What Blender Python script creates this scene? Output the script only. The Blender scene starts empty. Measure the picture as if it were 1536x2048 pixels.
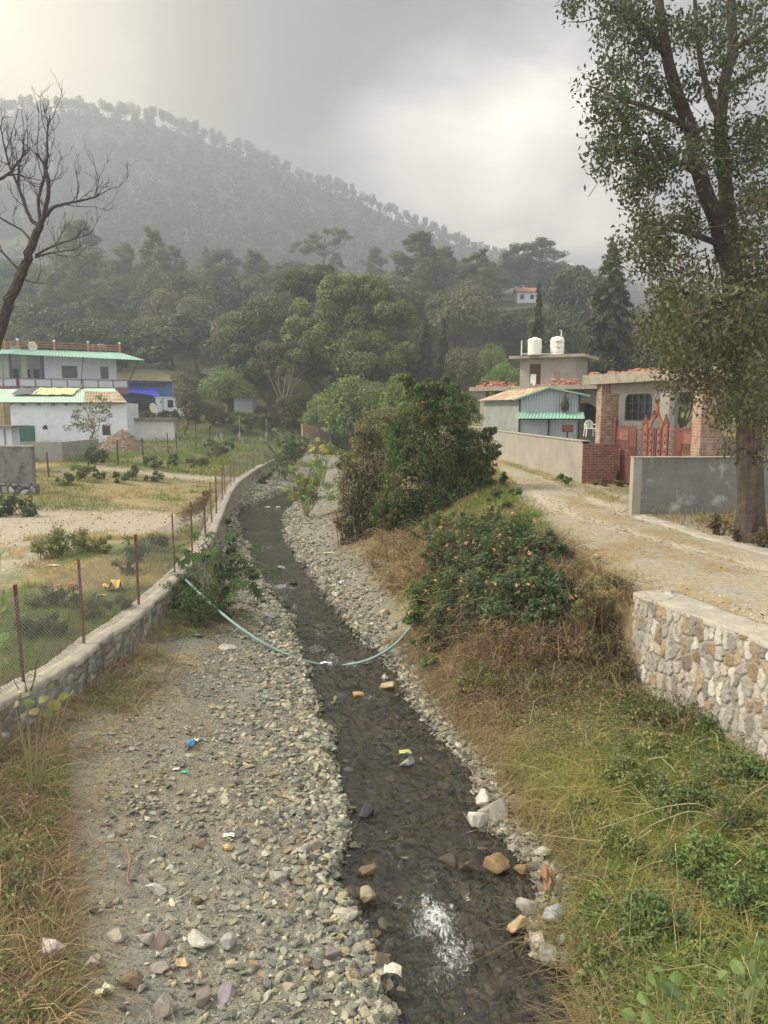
import bpy, bmesh, math, random
import numpy as np
from mathutils import Vector, Matrix
from mathutils import noise as mnoise

rng = np.random.default_rng(7)
random.seed(7)
scene = bpy.context.scene
COL = scene.collection
R_ = math.radians

# ------------------------------------------------------------------ camera
F, CX, CY, CAMZ = 1479.0, 768.0, 1024.0, 5.0
PITCH = R_(7.66)
sp, cp = math.sin(PITCH), math.cos(PITCH)
cam = bpy.data.cameras.new('camera')
camo = bpy.data.objects.new('camera', cam)
COL.objects.link(camo)
cam.sensor_fit = 'VERTICAL'
cam.sensor_height = 36.0
cam.sensor_width = 27.0
cam.lens = 26.0
cam.clip_start = 0.1
cam.clip_end = 5000
camo.location = (0, 0, CAMZ)
camo.rotation_euler = (math.pi / 2 - PITCH, 0, 0)
scene.camera = camo


def ray(px, py):
    dx, du = (px - CX) / F, (CY - py) / F
    return np.array([dx, cp + du * sp, -sp + du * cp])


def G(px, py, z):
    """survey point: where the sight line meets level z"""
    d = ray(px, py)
    t = (z - CAMZ) / d[2]
    return np.array([d[0] * t, d[1] * t, z])


def P(px, py, Y):
    """survey point at distance Y"""
    d = ray(px, py)
    t = Y / d[1]
    return np.array([d[0] * t, Y, CAMZ + d[2] * t])


def sm(a, b, x):
    t = np.clip((np.asarray(x, float) - a) / (b - a), 0, 1)
    return t * t * (3 - 2 * t)


# ------------------------------------------------------------------ value noise (numpy)
_perm = np.random.default_rng(3).random((256, 256))


def vn(x, y, s=1.0, o=0.0):
    x = np.asarray(x, float) / s + o * 17.3 + 1000
    y = np.asarray(y, float) / s + o * 9.1 + 1000
    xi, yi = np.floor(x).astype(int), np.floor(y).astype(int)
    fx, fy = x - xi, y - yi
    fx, fy = fx * fx * (3 - 2 * fx), fy * fy * (3 - 2 * fy)
    g = lambda a, b: _perm[a % 256, b % 256]
    return (g(xi, yi) * (1 - fx) + g(xi + 1, yi) * fx) * (1 - fy) + (g(xi, yi + 1) * (1 - fx) + g(xi + 1, yi + 1) * fx) * fy


def fbm(x, y, s=1.0, o=0.0, n=4):
    t, a, w = 0, 0.5, 0
    for i in range(n):
        t = t + a * vn(x, y, s / 2 ** i, o + i)
        w += a
        a *= 0.55
    return t / w


# ------------------------------------------------------------------ mesh helpers
def mesh_np(name, V, Fc, cols=None, dom='FACE', smooth=False, extra=None):
    V = np.ascontiguousarray(V, np.float32)
    Fc = np.ascontiguousarray(Fc, np.int32)
    me = bpy.data.meshes.new(name)
    n, (m, k) = len(V), Fc.shape
    me.vertices.add(n)
    me.vertices.foreach_set('co', V.ravel())
    me.loops.add(m * k)
    me.loops.foreach_set('vertex_index', Fc.ravel())
    me.polygons.add(m)
    me.polygons.foreach_set('loop_start', np.arange(m, dtype=np.int32) * k)
    me.polygons.foreach_set('use_smooth', np.full(m, smooth))
    me.update(calc_edges=True)
    if cols is not None:
        cols = np.asarray(cols, np.float32)
        a = me.attributes.new('col', 'FLOAT_COLOR', dom)
        c4 = np.ones((len(cols), 4), np.float32)
        c4[:, :cols.shape[1]] = cols
        a.data.foreach_set('color', c4.ravel())
    for nm, v in (extra or {}).items():
        a = me.attributes.new(nm, 'FLOAT', 'POINT')
        a.data.foreach_set('value', np.asarray(v, np.float32).ravel())
    return me


ORG = {}


def tag(o, label=None, cat=None, group=None, kind=None):
    if label:
        o['label'] = label
    if cat:
        o['category'] = cat
    if group:
        o['group'] = group
    if kind:
        o['kind'] = kind
    return o


def thing(name, label, cat, loc, group=None, rotz=0.0):
    o = bpy.data.objects.new(name, None)
    o.empty_display_size = 0.3
    o.location = tuple(float(v) for v in loc)
    o.rotation_euler = (0, 0, rotz)
    COL.objects.link(o)
    ORG[o.name] = np.array(o.location)
    return tag(o, label, cat, group)


def link(name, me, mats, parent=None, origin=None):
    """mesh in world coordinates -> object (child of parent, or top-level with its own origin)"""
    if not isinstance(mats, (list, tuple)):
        mats = [mats]
    for m in mats:
        me.materials.append(m)
    o = bpy.data.objects.new(name, me)
    COL.objects.link(o)
    if parent is not None:
        org = ORG[parent.name]
        o.parent = parent
    else:
        org = np.zeros(3) if origin is None else np.asarray(origin, float)
        o.location = tuple(org)
    if np.any(org != 0):
        me.transform(Matrix.Translation((-org[0], -org[1], -org[2])))
    ORG[o.name] = org
    return o


class MB:
    """polygon collector; M maps local to world"""

    def __init__(s, M=None):
        s.v, s.f, s.mi, s.sm = [], [], [], []
        s.M = M or Matrix.Identity(4)

    def add(s, vs, fs, mi=0, smooth=False):
        b = len(s.v)
        s.v += [tuple(s.M @ Vector(tuple(float(c) for c in p))) for p in vs]
        s.f += [tuple(i + b for i in f) for f in fs]
        s.mi += [mi] * len(fs)
        s.sm += [smooth] * len(fs)
        return s

    def box(s, x0, y0, z0, x1, y1, z1, mi=0):
        x0, x1 = min(x0, x1), max(x0, x1)
        y0, y1 = min(y0, y1), max(y0, y1)
        z0, z1 = min(z0, z1), max(z0, z1)
        v = [(x0, y0, z0), (x1, y0, z0), (x1, y1, z0), (x0, y1, z0), (x0, y0, z1), (x1, y0, z1), (x1, y1, z1), (x0, y1, z1)]
        return s.add(v, [(0, 3, 2, 1), (4, 5, 6, 7), (0, 1, 5, 4), (1, 2, 6, 5), (2, 3, 7, 6), (3, 0, 4, 7)], mi)

    def poly(s, pts, mi=0):
        return s.add(pts, [tuple(range(len(pts)))], mi)

    def prism(s, pts, d, mi=0):
        """closed polygon pts extruded by vector d"""
        n = len(pts)
        q = [(p[0] + d[0], p[1] + d[1], p[2] + d[2]) for p in pts]
        fs = [tuple(range(n)), tuple(range(2 * n - 1, n - 1, -1))]
        fs += [(i, i + n, (i + 1) % n + n, (i + 1) % n) for i in range(n)]
        return s.add(list(pts) + q, fs, mi)

    def tube(s, pts, rad, n=8, mi=0, cap=True, smooth=True):
        if not hasattr(rad, '__len__'):
            rad = [rad] * len(pts)
        V, Fq = tube_np(np.array(pts, float), np.array(rad, float), n)
        s.add(V.tolist(), Fq.tolist(), mi, smooth)
        if cap:
            k = len(pts)
            s.add(V[:n].tolist(), [tuple(range(n))], mi)
            s.add(V[(k - 1) * n:].tolist(), [tuple(range(n))[::-1]], mi)
        return s

    def bar(s, p, q, w, h=None, mi=0):
        """square bar from p to q"""
        p, q = Vector(p), Vector(q)
        d = (q - p).normalized()
        u = d.cross(Vector((0, 0, 1)))
        if u.length < 1e-3:
            u = Vector((1, 0, 0))
        u.normalize()
        t = u.cross(d)
        h = h or w
        u, t = u * w / 2, t * h / 2
        v = [p - u - t, p + u - t, p + u + t, p - u + t, q - u - t, q + u - t, q + u + t, q - u + t]
        return s.add(v, [(0, 1, 2, 3), (7, 6, 5, 4), (0, 4, 5, 1), (1, 5, 6, 2), (2, 6, 7, 3), (3, 7, 4, 0)], mi)

    def lathe(s, prof, c=(0, 0, 0), n=20, mi=0, smooth=True):
        k = len(prof)
        v, f = [], []
        for r, z in prof:
            for i in range(n):
                a = 2 * math.pi * i / n
                v.append((c[0] + r * math.cos(a), c[1] + r * math.sin(a), c[2] + z))
        for j in range(k - 1):
            for i in range(n):
                f.append((j * n + i, j * n + (i + 1) % n, (j + 1) * n + (i + 1) % n, (j + 1) * n + i))
        s.add(v, f, mi, smooth)
        s.add([v[(k - 1) * n + i] for i in range(n)], [tuple(range(n))], mi)
        s.add([v[i] for i in range(n)], [tuple(range(n))[::-1]], mi)
        return s

    def wall(s, x0, x1, z0, z1, y, th, openings=(), mi=0):
        """wall slab in the local xz plane, front face at y, going back by th, with rectangular openings (a,b,c,d)=(xa,za,xb,zb)"""
        xs = sorted({x0, x1, *[o[0] for o in openings], *[o[2] for o in openings]})
        zs = sorted({z0, z1, *[o[1] for o in openings], *[o[3] for o in openings]})
        inside = lambda x, z: any(o[0] < x < o[2] and o[1] < z < o[3] for o in openings)
        for a, b in zip(xs, xs[1:]):
            for c, d in zip(zs, zs[1:]):
                if inside((a + b) / 2, (c + d) / 2):
                    continue
                s.poly([(a, y, c), (b, y, c), (b, y, d), (a, y, d)], mi)
                s.poly([(a, y + th, c), (a, y + th, d), (b, y + th, d), (b, y + th, c)], mi)
        for a, c, b, d in openings:
            s.poly([(a, y, c), (a, y, d), (a, y + th, d), (a, y + th, c)], mi)
            s.poly([(b, y, c), (b, y + th, c), (b, y + th, d), (b, y, d)], mi)
            s.poly([(a, y, d), (b, y, d), (b, y + th, d), (a, y + th, d)], mi)
            s.poly([(a, y, c), (a, y + th, c), (b, y + th, c), (b, y, c)], mi)
        s.poly([(x0, y, z0), (x0, y, z1), (x0, y + th, z1), (x0, y + th, z0)], mi)
        s.poly([(x1, y, z0), (x1, y + th, z0), (x1, y + th, z1), (x1, y, z1)], mi)
        s.poly([(x0, y, z1), (x1, y, z1), (x1, y + th, z1), (x0, y + th, z1)], mi)
        return s

    def build(s, name, mats, parent=None, origin=None):
        me = bpy.data.meshes.new(name)
        me.from_pydata(s.v, [], s.f)
        me.polygons.foreach_set('material_index', s.mi)
        me.polygons.foreach_set('use_smooth', s.sm)
        me.update()
        return link(name, me, mats, parent, origin)


def tube_np(pts, rad, n=6):
    k = len(pts)
    t = np.gradient(pts, axis=0)
    t /= np.linalg.norm(t, axis=1, keepdims=True) + 1e-9
    ref = np.array([0.31, 0.17, 0.93]) if abs(t[0][2]) < 0.9 else np.array([0.9, 0.3, 0.1])
    u = np.cross(t, ref)
    u /= np.linalg.norm(u, axis=1, keepdims=True) + 1e-9
    w = np.cross(t, u)
    a = np.arange(n) * 2 * np.pi / n
    V = pts[:, None, :] + rad[:, None, None] * (np.cos(a)[None, :, None] * u[:, None, :] + np.sin(a)[None, :, None] * w[:, None, :])
    i = np.arange(n)
    Fq = []
    for j in range(k - 1):
        Fq.append(np.stack([j * n + i, j * n + (i + 1) % n, (j + 1) * n + (i + 1) % n, (j + 1) * n + i], 1))
    return V.reshape(-1, 3), np.concatenate(Fq)


class QB:
    """bulk collector of faces of k corners with a colour per face"""

    def __init__(s, k=4):
        s.k, s.V, s.F, s.C, s.n = k, [], [], [], 0

    def add(s, V, Fc, c):
        if len(V) == 0:
            return s
        s.V.append(V)
        s.F.append(np.asarray(Fc) + s.n)
        c = np.asarray(c, float)
        if c.ndim == 1:
            c = np.tile(c, (len(Fc), 1))
        s.C.append(c)
        s.n += len(V)
        return s

    def tube(s, pts, rad, c, n=5):
        pts = np.asarray(pts, float)
        rad = np.asarray(rad, float) if hasattr(rad, '__len__') else np.full(len(pts), rad)
        V, Fq = tube_np(pts, rad, n)
        return s.add(V, Fq, c)

    def mesh(s, name, smooth=False):
        return mesh_np(name, np.concatenate(s.V), np.concatenate(s.F), np.concatenate(s.C), smooth=smooth)

    def build(s, name, mats, parent=None, origin=None, smooth=False):
        return link(name, s.mesh(name, smooth), mats, parent, origin)


def frame(p, ang):
    """local frame: origin p, x axis turned by ang"""
    return Matrix.Translation(Vector(tuple(float(v) for v in p))) @ Matrix.Rotation(ang, 4, 'Z')


def frame2(a, b, z):
    """local frame whose x axis runs from plan point a to plan point b; returns (matrix, length)"""
    ang = math.atan2(b[1] - a[1], b[0] - a[0])
    return frame((a[0], a[1], z), ang), math.hypot(b[0] - a[0], b[1] - a[1])


# ------------------------------------------------------------------ materials
def newmat(name):
    m = bpy.data.materials.new(name)
    m.use_nodes = True
    nt = m.node_tree
    nt.nodes.clear()
    out = nt.nodes.new('ShaderNodeOutputMaterial')
    return m, nt, out


def nd(nt, t, **kw):
    n = nt.nodes.new(t)
    for k, v in kw.items():
        if k.startswith('i_'):
            n.inputs[k[2:].replace('_', ' ')].default_value = v
        else:
            setattr(n, k, v)
    return n


def ramp(nt, fac, stops):
    r = nt.nodes.new('ShaderNodeValToRGB')
    e = r.color_ramp.elements
    while len(e) < len(stops):
        e.new(0.5)
    for i, (p, c) in enumerate(stops):
        e[i].position = p
        e[i].color = (*c, 1) if len(c) == 3 else c
    nt.links.new(fac, r.inputs[0])
    return r


def c3(c):
    return (c[0], c[1], c[2], 1)


def mix(nt, fac, a, b, mode='MIX'):
    n = nt.nodes.new('ShaderNodeMix')
    n.data_type = 'RGBA'
    n.blend_type = mode
    for sock, v in ((n.inputs[0], fac), (n.inputs[6], a), (n.inputs[7], b)):
        if hasattr(v, 'is_linked') or hasattr(v, 'links'):
            nt.links.new(v, sock)
        else:
            sock.default_value = v if not hasattr(v, '__len__') else c3(v)
    return n.outputs[2]


def M_plain(name, c1, c2=None, scale=3.0, rough=0.8, bump=0.0, bscale=30.0, c3_=None, s3=0.7, metal=0.0, spec=0.3, thr=(0.55, 0.75)):
    """base colour varied by two noises; optional third colour as blotches (dirt, rust, stains) with a shape of their own"""
    m, nt, out = newmat(name)
    b = nd(nt, 'ShaderNodeBsdfPrincipled')
    b.inputs['Roughness'].default_value = rough
    b.inputs['Metallic'].default_value = metal
    b.inputs['Specular IOR Level'].default_value = spec
    nt.links.new(b.outputs[0], out.inputs[0])
    tc = nd(nt, 'ShaderNodeTexCoord')
    n1 = nd(nt, 'ShaderNodeTexNoise', i_Scale=scale, i_Detail=6.0, i_Roughness=0.62)
    nt.links.new(tc.outputs['Object'], n1.inputs['Vector'])
    c2 = c2 or tuple(v * 0.75 for v in c1)
    r = ramp(nt, n1.outputs[0], [(0.35, c1), (0.68, c2)])
    col = r.outputs[0]
    if c3_ is not None:
        n3 = nd(nt, 'ShaderNodeTexNoise', i_Scale=s3, i_Detail=8.0, i_Roughness=0.7)
        nt.links.new(tc.outputs['Object'], n3.inputs['Vector'])
        f = ramp(nt, n3.outputs[0], [(thr[0], (0, 0, 0)), (thr[1], (1, 1, 1))])
        col = mix(nt, f.outputs[0], col, c3_)
    nt.links.new(col, b.inputs['Base Color'])
    if bump:
        n2 = nd(nt, 'ShaderNodeTexNoise', i_Scale=bscale, i_Detail=5.0, i_Roughness=0.6)
        nt.links.new(tc.outputs['Object'], n2.inputs['Vector'])
        bp = nd(nt, 'ShaderNodeBump', i_Strength=1.0, i_Distance=bump)
        nt.links.new(n2.outputs[0], bp.inputs['Height'])
        nt.links.new(bp.outputs[0], b.inputs['Normal'])
    return m


def M_attr(name, rough=0.8, bump=0.0, bscale=40.0, var=0.25, vscale=20.0, spec=0.3):
    """colour comes from the mesh attribute (one tone per stone, leaf ...), varied by fine noise"""
    m, nt, out = newmat(name)
    b = nd(nt, 'ShaderNodeBsdfPrincipled')
    b.inputs['Roughness'].default_value = rough
    b.inputs['Specular IOR Level'].default_value = spec
    nt.links.new(b.outputs[0], out.inputs[0])
    a = nd(nt, 'ShaderNodeAttribute', attribute_name='col')
    tc = nd(nt, 'ShaderNodeTexCoord')
    n1 = nd(nt, 'ShaderNodeTexNoise', i_Scale=vscale, i_Detail=5.0, i_Roughness=0.65)
    nt.links.new(tc.outputs['Object'], n1.inputs['Vector'])
    r = ramp(nt, n1.outputs[0], [(0.3, (1 - var,) * 3), (0.7, (1 + var,) * 3)])
    col = mix(nt, 1.0, a.outputs['Color'], r.outputs[0], 'MULTIPLY')
    nt.links.new(col, b.inputs['Base Color'])
    if bump:
        n2 = nd(nt, 'ShaderNodeTexNoise', i_Scale=bscale, i_Detail=5.0, i_Roughness=0.65)
        nt.links.new(tc.outputs['Object'], n2.inputs['Vector'])
        bp = nd(nt, 'ShaderNodeBump', i_Strength=1.0, i_Distance=bump)
        nt.links.new(n2.outputs[0], bp.inputs['Height'])
        nt.links.new(bp.outputs[0], b.inputs['Normal'])
    return m


def M_leaf(name, trans=0.3, rough=0.55, spec=0.3):
    m, nt, out = newmat(name)
    a = nd(nt, 'ShaderNodeAttribute', attribute_name='col')
    b = nd(nt, 'ShaderNodeBsdfPrincipled')
    b.inputs['Roughness'].default_value = rough
    b.inputs['Specular IOR Level'].default_value = spec
    t = nd(nt, 'ShaderNodeBsdfTranslucent')
    nt.links.new(a.outputs['Color'], b.inputs['Base Color'])
    lt = mix(nt, 1.0, a.outputs['Color'], (1.25, 1.3, 0.75), 'MULTIPLY')
    nt.links.new(lt, t.inputs['Color'])
    ms = nd(nt, 'ShaderNodeMixShader')
    ms.inputs[0].default_value = trans
    nt.links.new(b.outputs[0], ms.inputs[1])
    nt.links.new(t.outputs[0], ms.inputs[2])
    nt.links.new(ms.outputs[0], out.inputs[0])
    return m


def M_corr(name, c1, c2, rust=None, period=0.12, axis='X', depth=0.02, rough=0.5, metal=0.0, rthr=(0.5, 0.7), rscale=0.8):
    """corrugated sheet: real bump of the waves, paint with rust blotches"""
    m, nt, out = newmat(name)
    b = nd(nt, 'ShaderNodeBsdfPrincipled')
    b.inputs['Roughness'].default_value = rough
    b.inputs['Metallic'].default_value = metal
    nt.links.new(b.outputs[0], out.inputs[0])
    uv = nd(nt, 'ShaderNodeAttribute', attribute_name='su')
    tc = nd(nt, 'ShaderNodeTexCoord')
    n1 = nd(nt, 'ShaderNodeTexNoise', i_Scale=1.2, i_Detail=7.0, i_Roughness=0.65)
    nt.links.new(tc.outputs['Object'], n1.inputs['Vector'])
    r = ramp(nt, n1.outputs[0], [(0.35, c1), (0.7, c2)])
    col = r.outputs[0]
    if rust is not None:
        n3 = nd(nt, 'ShaderNodeTexNoise', i_Scale=rscale, i_Detail=9.0, i_Roughness=0.72)
        nt.links.new(tc.outputs['Object'], n3.inputs['Vector'])
        f = ramp(nt, n3.outputs[0], [(rthr[0], (0, 0, 0)), (rthr[1], (1, 1, 1))])
        col = mix(nt, f.outputs[0], col, rust)
    nt.links.new(col, b.inputs['Base Color'])
    return m


def copies(src_parts, name, loc, rotz, scale, label, cat, group):
    """a copy of a thing: Empty plus a copy of each part (mesh data shared)"""
    o = bpy.data.objects.new(name, None)
    o.empty_display_size = 0.3
    o.location = tuple(float(v) for v in loc)
    o.rotation_euler = (0, 0, rotz)
    o.scale = scale if hasattr(scale, '__len__') else (scale,) * 3
    COL.objects.link(o)
    ORG[o.name] = np.array(o.location)
    tag(o, label, cat, group)
    for part_name, me in src_parts:
        c = bpy.data.objects.new(part_name, me)
        COL.objects.link(c)
        c.parent = o
    return o
# ------------------------------------------------------------------ plan of the valley (survey points)
def line(pts, z=0.0, before=None):
    a = np.array([G(px, py, z)[:2] for px, py in pts])
    a = a[np.argsort(a[:, 1])]
    return a[:, 1], a[:, 0]


Ly, Lx = line([(850, 2600), (800, 2200), (772, 2048), (748, 1960), (724, 1850), (694, 1790), (672, 1765), (696, 1705), (698, 1640), (680, 1570), (662, 1490), (640, 1420), (612, 1345),
               (598, 1290), (575, 1235), (545, 1190), (514, 1150), (500, 1110), (484, 1075), (473, 1050), (474, 1022), (517, 1009), (549, 992), (580, 980), (609, 972)])
Ry, Rx = line([(1230, 2600), (1190, 2200), (1170, 2048), (1155, 1950), (1080, 1925), (1045, 1880), (1062, 1800), (1058, 1760), (1035, 1720), (1010, 1680), (966, 1650), (955, 1600), (938, 1545),
               (905, 1500), (870, 1465), (832, 1420), (803, 1373), (783, 1341), (764, 1318), (729, 1284), (692, 1247), (664, 1212), (638, 1172), (615, 1135), (586, 1103), (566, 1060), (569, 1026),
               (584, 1015), (600, 992), (626, 976), (640, 966)])
Ly, Lx = np.append(Ly, [60, 75, 95]), np.append(Lx, [-5.9, -6.0, -4.0])
Ry, Rx = np.append(Ry, [60, 75, 95]), np.append(Rx, [-4.9, -5.0, -3.0])
# left retaining wall: front edge of its top (z = 1.05)
WTOP = 1.05
Wy, Wx = line([(0, 1412), (87, 1365), (160, 1321), (204, 1281), (255, 1252), (335, 1182), (385, 1130), (425, 1078), (452, 1010), (462, 985), (478, 964), (505, 944), (540, 923)], WTOP)
Wy, Wx = np.insert(Wy, 0, [3.0, 7.0]), np.insert(Wx, 0, [-6.6, -5.75])
Wy, Wx = np.append(Wy, [72, 78, 100]), np.append(Wx, [-9.6, -9.3, -9.0])
# left edge of the road / face of the right stone wall
SW_A, SW_B = np.array([3.78, 10.9]), np.array([4.52, 8.4])
swd = (SW_B - SW_A) / np.linalg.norm(SW_B - SW_A)
By = np.array([2.0, 8.4, 10.9, 12.6, 20.9, 27.4, 36.0, 50.0, 80.0, 110.0])
Bx = np.array([4.52 + (8.4 - 2.0) * 0.296, 4.52, 3.78, 3.45, 3.4, 3.85, 4.2, 4.0, 4.5, 5.0])


def xW(y): return np.interp(y, Wy, Wx)
def xL(y): return np.interp(y, Ly, Lx) + 0.30 * (vn(y, 0 * y, 0.8, 5) - 0.5) + 0.16 * (vn(y, 0 * y, 0.22, 6) - 0.5)
def xR(y): return np.interp(y, Ry, Rx) + 0.30 * (vn(y, 0 * y, 0.8, 7) - 0.5) + 0.16 * (vn(y, 0 * y, 0.22, 8) - 0.5)
def xB(y): return np.interp(y, By, Bx)
def zroad(y): return np.interp(y, [0, 11, 18.5, 24, 60, 90, 120], [2.3, 2.3, 2.45, 2.7, 2.8, 4.9, 4.9])


def zhill(x, y):
    hx = x / np.maximum(y, 1)
    s = 1 - 0.72 * sm(0.2, 0.40, hx)
    up = np.clip(y - 98, 0, 140)
    return s * (up * 0.27 + 1.2 * (fbm(x, y, 30, 3) - 0.5) * sm(98, 120, y) * 4)


def gz(x, y, rough=True):
    x, y = np.broadcast_arrays(np.asarray(x, float), np.asarray(y, float))
    W, L, R, B = xW(y), xL(y), xR(y), xB(y)
    zr = zroad(y)
    far = sm(60, 95, y)
    zf = 0.98 + 0.95 * sm(22, 46, y) * sm(1.0, 9.0, W - x) + 0.3 * sm(46, 72, y) + 2.7 * sm(74, 89, y)
    zf = zf + 0.14 * (fbm(x, y, 3.0, 1) - 0.5) * sm(0.2, 2.0, W - x)
    tl = np.clip((x - W) / np.maximum(L - W, 0.05), 0, 1)
    zg = 0.05 + 0.42 * (1 - tl) ** 0.75 + 0.16 * (fbm(x, y, 0.9, 2) - 0.5) * np.minimum(1, 5 * tl * (1 - tl)) + 0.05 * sm(0.0, 0.06, 1 - tl)
    tb = np.clip((x - L) / np.maximum(R - L, 0.05), 0, 1)
    zb = 0.03 - 0.2 * np.sqrt(np.clip(np.sin(np.pi * tb), 0, 1)) + 0.10 * (fbm(x, y, 0.35, 4) - 0.5)
    tr = np.clip((x - R) / np.maximum(B - R, 0.05), 0, 1)
    B0 = B
    B = B + .28 * sm(11.1, 10.8, y)
    base = 0.7 + (zr - 0.7) * sm(10.2, 13.0, y)
    near = sm(28, 16, y)
    zk = 0.05 + (base - 0.05) * (near * sm(0.05, 1.0, tr) + (1 - near) * (0.35 * tr + 0.65 * sm(0.15, 1, tr))) + 0.16 * (fbm(x, y, 1.2, 9) - 0.5) * np.minimum(1, 4 * tr * (1.02 - tr))
    zq = zr + 0.05 * (fbm(x, y, 1.6, 11) - 0.5)
    zq = zq - .16 * sm(11.5, 11.1, y) * sm(1.0, .7, x - B0)
    # low ground behind the foundation kerb on the right, between kerb and compound wall
    z = np.where(x < W, zf, np.where(x < L, zg, np.where(x < R, zb, np.where(x < B, zk, zq))))
    z = np.where((x > W) & (x < B), z * (1 - far) + far * (0.3 + 4.6 * sm(74, 92, y)), z)
    z = z + zhill(x, y)
    return z


def gz1(x, y):
    return float(gz(np.array([x]), np.array([y]))[0])


def gp(px, py, z0=1.0):
    """first point of the ground along a sight line"""
    r_ = ray(px, py)
    yy = 3.0 * 100 ** np.linspace(0, 1, 3000)
    x_, z_ = yy * r_[0] / r_[1], CAMZ + yy * r_[2] / r_[1]
    h = gz(x_, yy) >= z_
    i = int(np.argmax(h)) if h.any() else 2500
    return np.array([x_[i], yy[i], gz1(x_[i], yy[i])])


# ------------------------------------------------------------------ ground sheet
def road_mid(y):
    return np.interp(y, [3, 9, 12, 16, 20, 25, 36, 50], [9.0, 8.2, 7.3, 6.0, 5.2, 4.95, 4.95, 4.7])


def ground_colour(x, y):
    W, L, R, B = xW(y), xL(y), xR(y), xB(y)
    n1, n2, n3 = fbm(x, y, 2.2, 21), fbm(x, y, 0.6, 22), fbm(x, y, 5.0, 23)
    grav, dust = np.array([.178, .172, .132]), np.array([.34, .295, .22])
    straw, green, soil = np.array([.25, .195, .095]), np.array([.085, .105, .035]), np.array([.15, .115, .072])
    bed = np.array([.135, .122, .095])

    def mx(a, b, t):
        return a * (1 - t[:, None]) + b * t[:, None]
    one = np.ones((len(x), 1))
    # field
    f = mx(straw * one, green * one, sm(.36, .54, n1))
    f = mx(f, soil * one, sm(.55, .7, n2) * .6)
    path = np.exp(-((y - 27.0 - 0.10 * (x + 8)) / 3.2) ** 2) * sm(-6.2, -7.6, x) + sm(-8.0, -10.5, x + 0.10 * (y - 14)) * sm(27, 22, y)
    path = path + 0.9 * np.exp(-((y - 44 - 0.5 * (x + 12)) / 1.6) ** 2) * sm(-8, -10, x) * sm(-19, -16, x)
    path = np.clip(path * 1.5 * sm(.28, .5, n2 * .5 + n1 * .5), 0, 1)
    f = mx(f, dust * one * .9, path)
    f = mx(f, straw * one, np.exp(-((y - 36) / 5.5) ** 2) * sm(.3, .5, n1) * .85)
    f = mx(f, green * one, sm(48, 62, y) * .7)
    # gravel bank, bed, right bank, road side
    g = mx(grav * one, soil * one * 1.15, sm(.5, .7, n1) * .35)
    g = mx(g, straw * one * .9, sm(.7, .2, (x - W) / np.maximum(L - W, .1)) * sm(.45, .6, n2) * .6)
    b = bed * (0.45 + 1.2 * n2[:, None])
    tr = (x - R) / np.maximum(B - R, .1)
    k = mx(grav * one * 1.05, mx(straw * one * .8, soil * one, sm(.4, .6, n1)), sm(.12, .4, tr + .25 * (n2 - .5)))
    k = mx(k, green * one * .8, sm(10.5, 8.5, y) * sm(.15, .4, tr))
    q = mx(dust * one, straw * one, sm(.46, .62, n2) * .7)
    q = mx(q, grav * one, sm(.5, .65, n1) * .5)
    dm = np.abs(x - road_mid(y))
    q = mx(q, mx(straw * one * .9, green * one * 1.3, sm(.5, .62, n1)), sm(1.9, 3.2, dm + n2) * sm(3, 10, y))
    c = np.where((x < W)[:, None], f, np.where((x < L)[:, None], g, np.where((x < R)[:, None], b, np.where((x < B)[:, None], k, q))))
    h = sm(88, 108, y)
    c = mx(c, np.array([.055, .06, .03]) * one * (0.7 + .6 * n1[:, None]), h)
    c = mx(c, green * one, sm(60, 85, y) * (1 - h) * .8)
    return c


NRY, NCX = 470, 430
ry = 3.0 * (310 / 3.0) ** (np.linspace(0, 1, NRY))
uu = np.linspace(-1, 1, NCX)
GX = uu[None, :] * (5.5 + 0.80 * ry[:, None]) - 0.3
GY = np.repeat(ry[:, None], NCX, 1)
gx, gy = GX.ravel(), GY.ravel()
gzv = gz(gx, gy)
idx = (np.arange(NRY - 1)[:, None] * NCX + np.arange(NCX - 1)[None, :]).ravel()
gq = np.stack([idx, idx + 1, idx + NCX + 1, idx + NCX], 1)
m_ground = M_attr('ground_earth', rough=0.95, bump=0.03, bscale=14, var=0.35, vscale=9.0, spec=0.15)
ground = link('ground', mesh_np('ground', np.stack([gx, gy, gzv], 1), gq, ground_colour(gx, gy), 'POINT', smooth=True), m_ground)
tag(ground, kind='structure')

# ------------------------------------------------------------------ dirt road
rys = np.concatenate([np.linspace(4, 30, 260), np.linspace(30.4, 70, 110)])
un = np.linspace(0, 1, 46)
left = xB(rys) + np.where(rys < 11.2, 0.62, 0.12)
right = np.interp(rys, [4, 11, 14.5, 17.8, 18.6, 20, 24, 30, 36, 45, 70], [10.5, 9.4, 7.2, 6.05, 6.0, 6.9, 6.35, 6.0, 5.6, 5.2, 5.6])
wob = lambda o: 0.35 * (vn(rys, 0 * rys, .7, o) - .5)
left, right = left + wob(31) * 0.6, right + wob(33) * 0.5
RX = left[:, None] + (right - left)[:, None] * un[None, :]
RY = np.repeat(rys[:, None], len(un), 1)
rx, ryv = RX.ravel(), RY.ravel()
dmid = rx - road_mid(ryv)
rut = np.exp(-((np.abs(dmid) - .72) / .3) ** 2)
edge = np.minimum(1, 6 * np.minimum(np.tile(un, len(rys)), 1 - np.tile(un, len(rys))))
rz = gz(rx, ryv) + 0.012 + (0.03 * (fbm(rx, ryv, .5, 41) - .5) - 0.035 * rut + 0.02) * edge
n1, n2 = fbm(rx, ryv, .35, 42), fbm(rx, ryv, 1.4, 43)
rc = np.array([.285, .245, .175]) * np.ones((len(rx), 1))
tr_ = np.clip(rut * 1.0 + .35 * (n1 - .5), 0, 1)[:, None]
rc = rc * (1 - tr_) + np.array([.37, .325, .245]) * tr_
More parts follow.
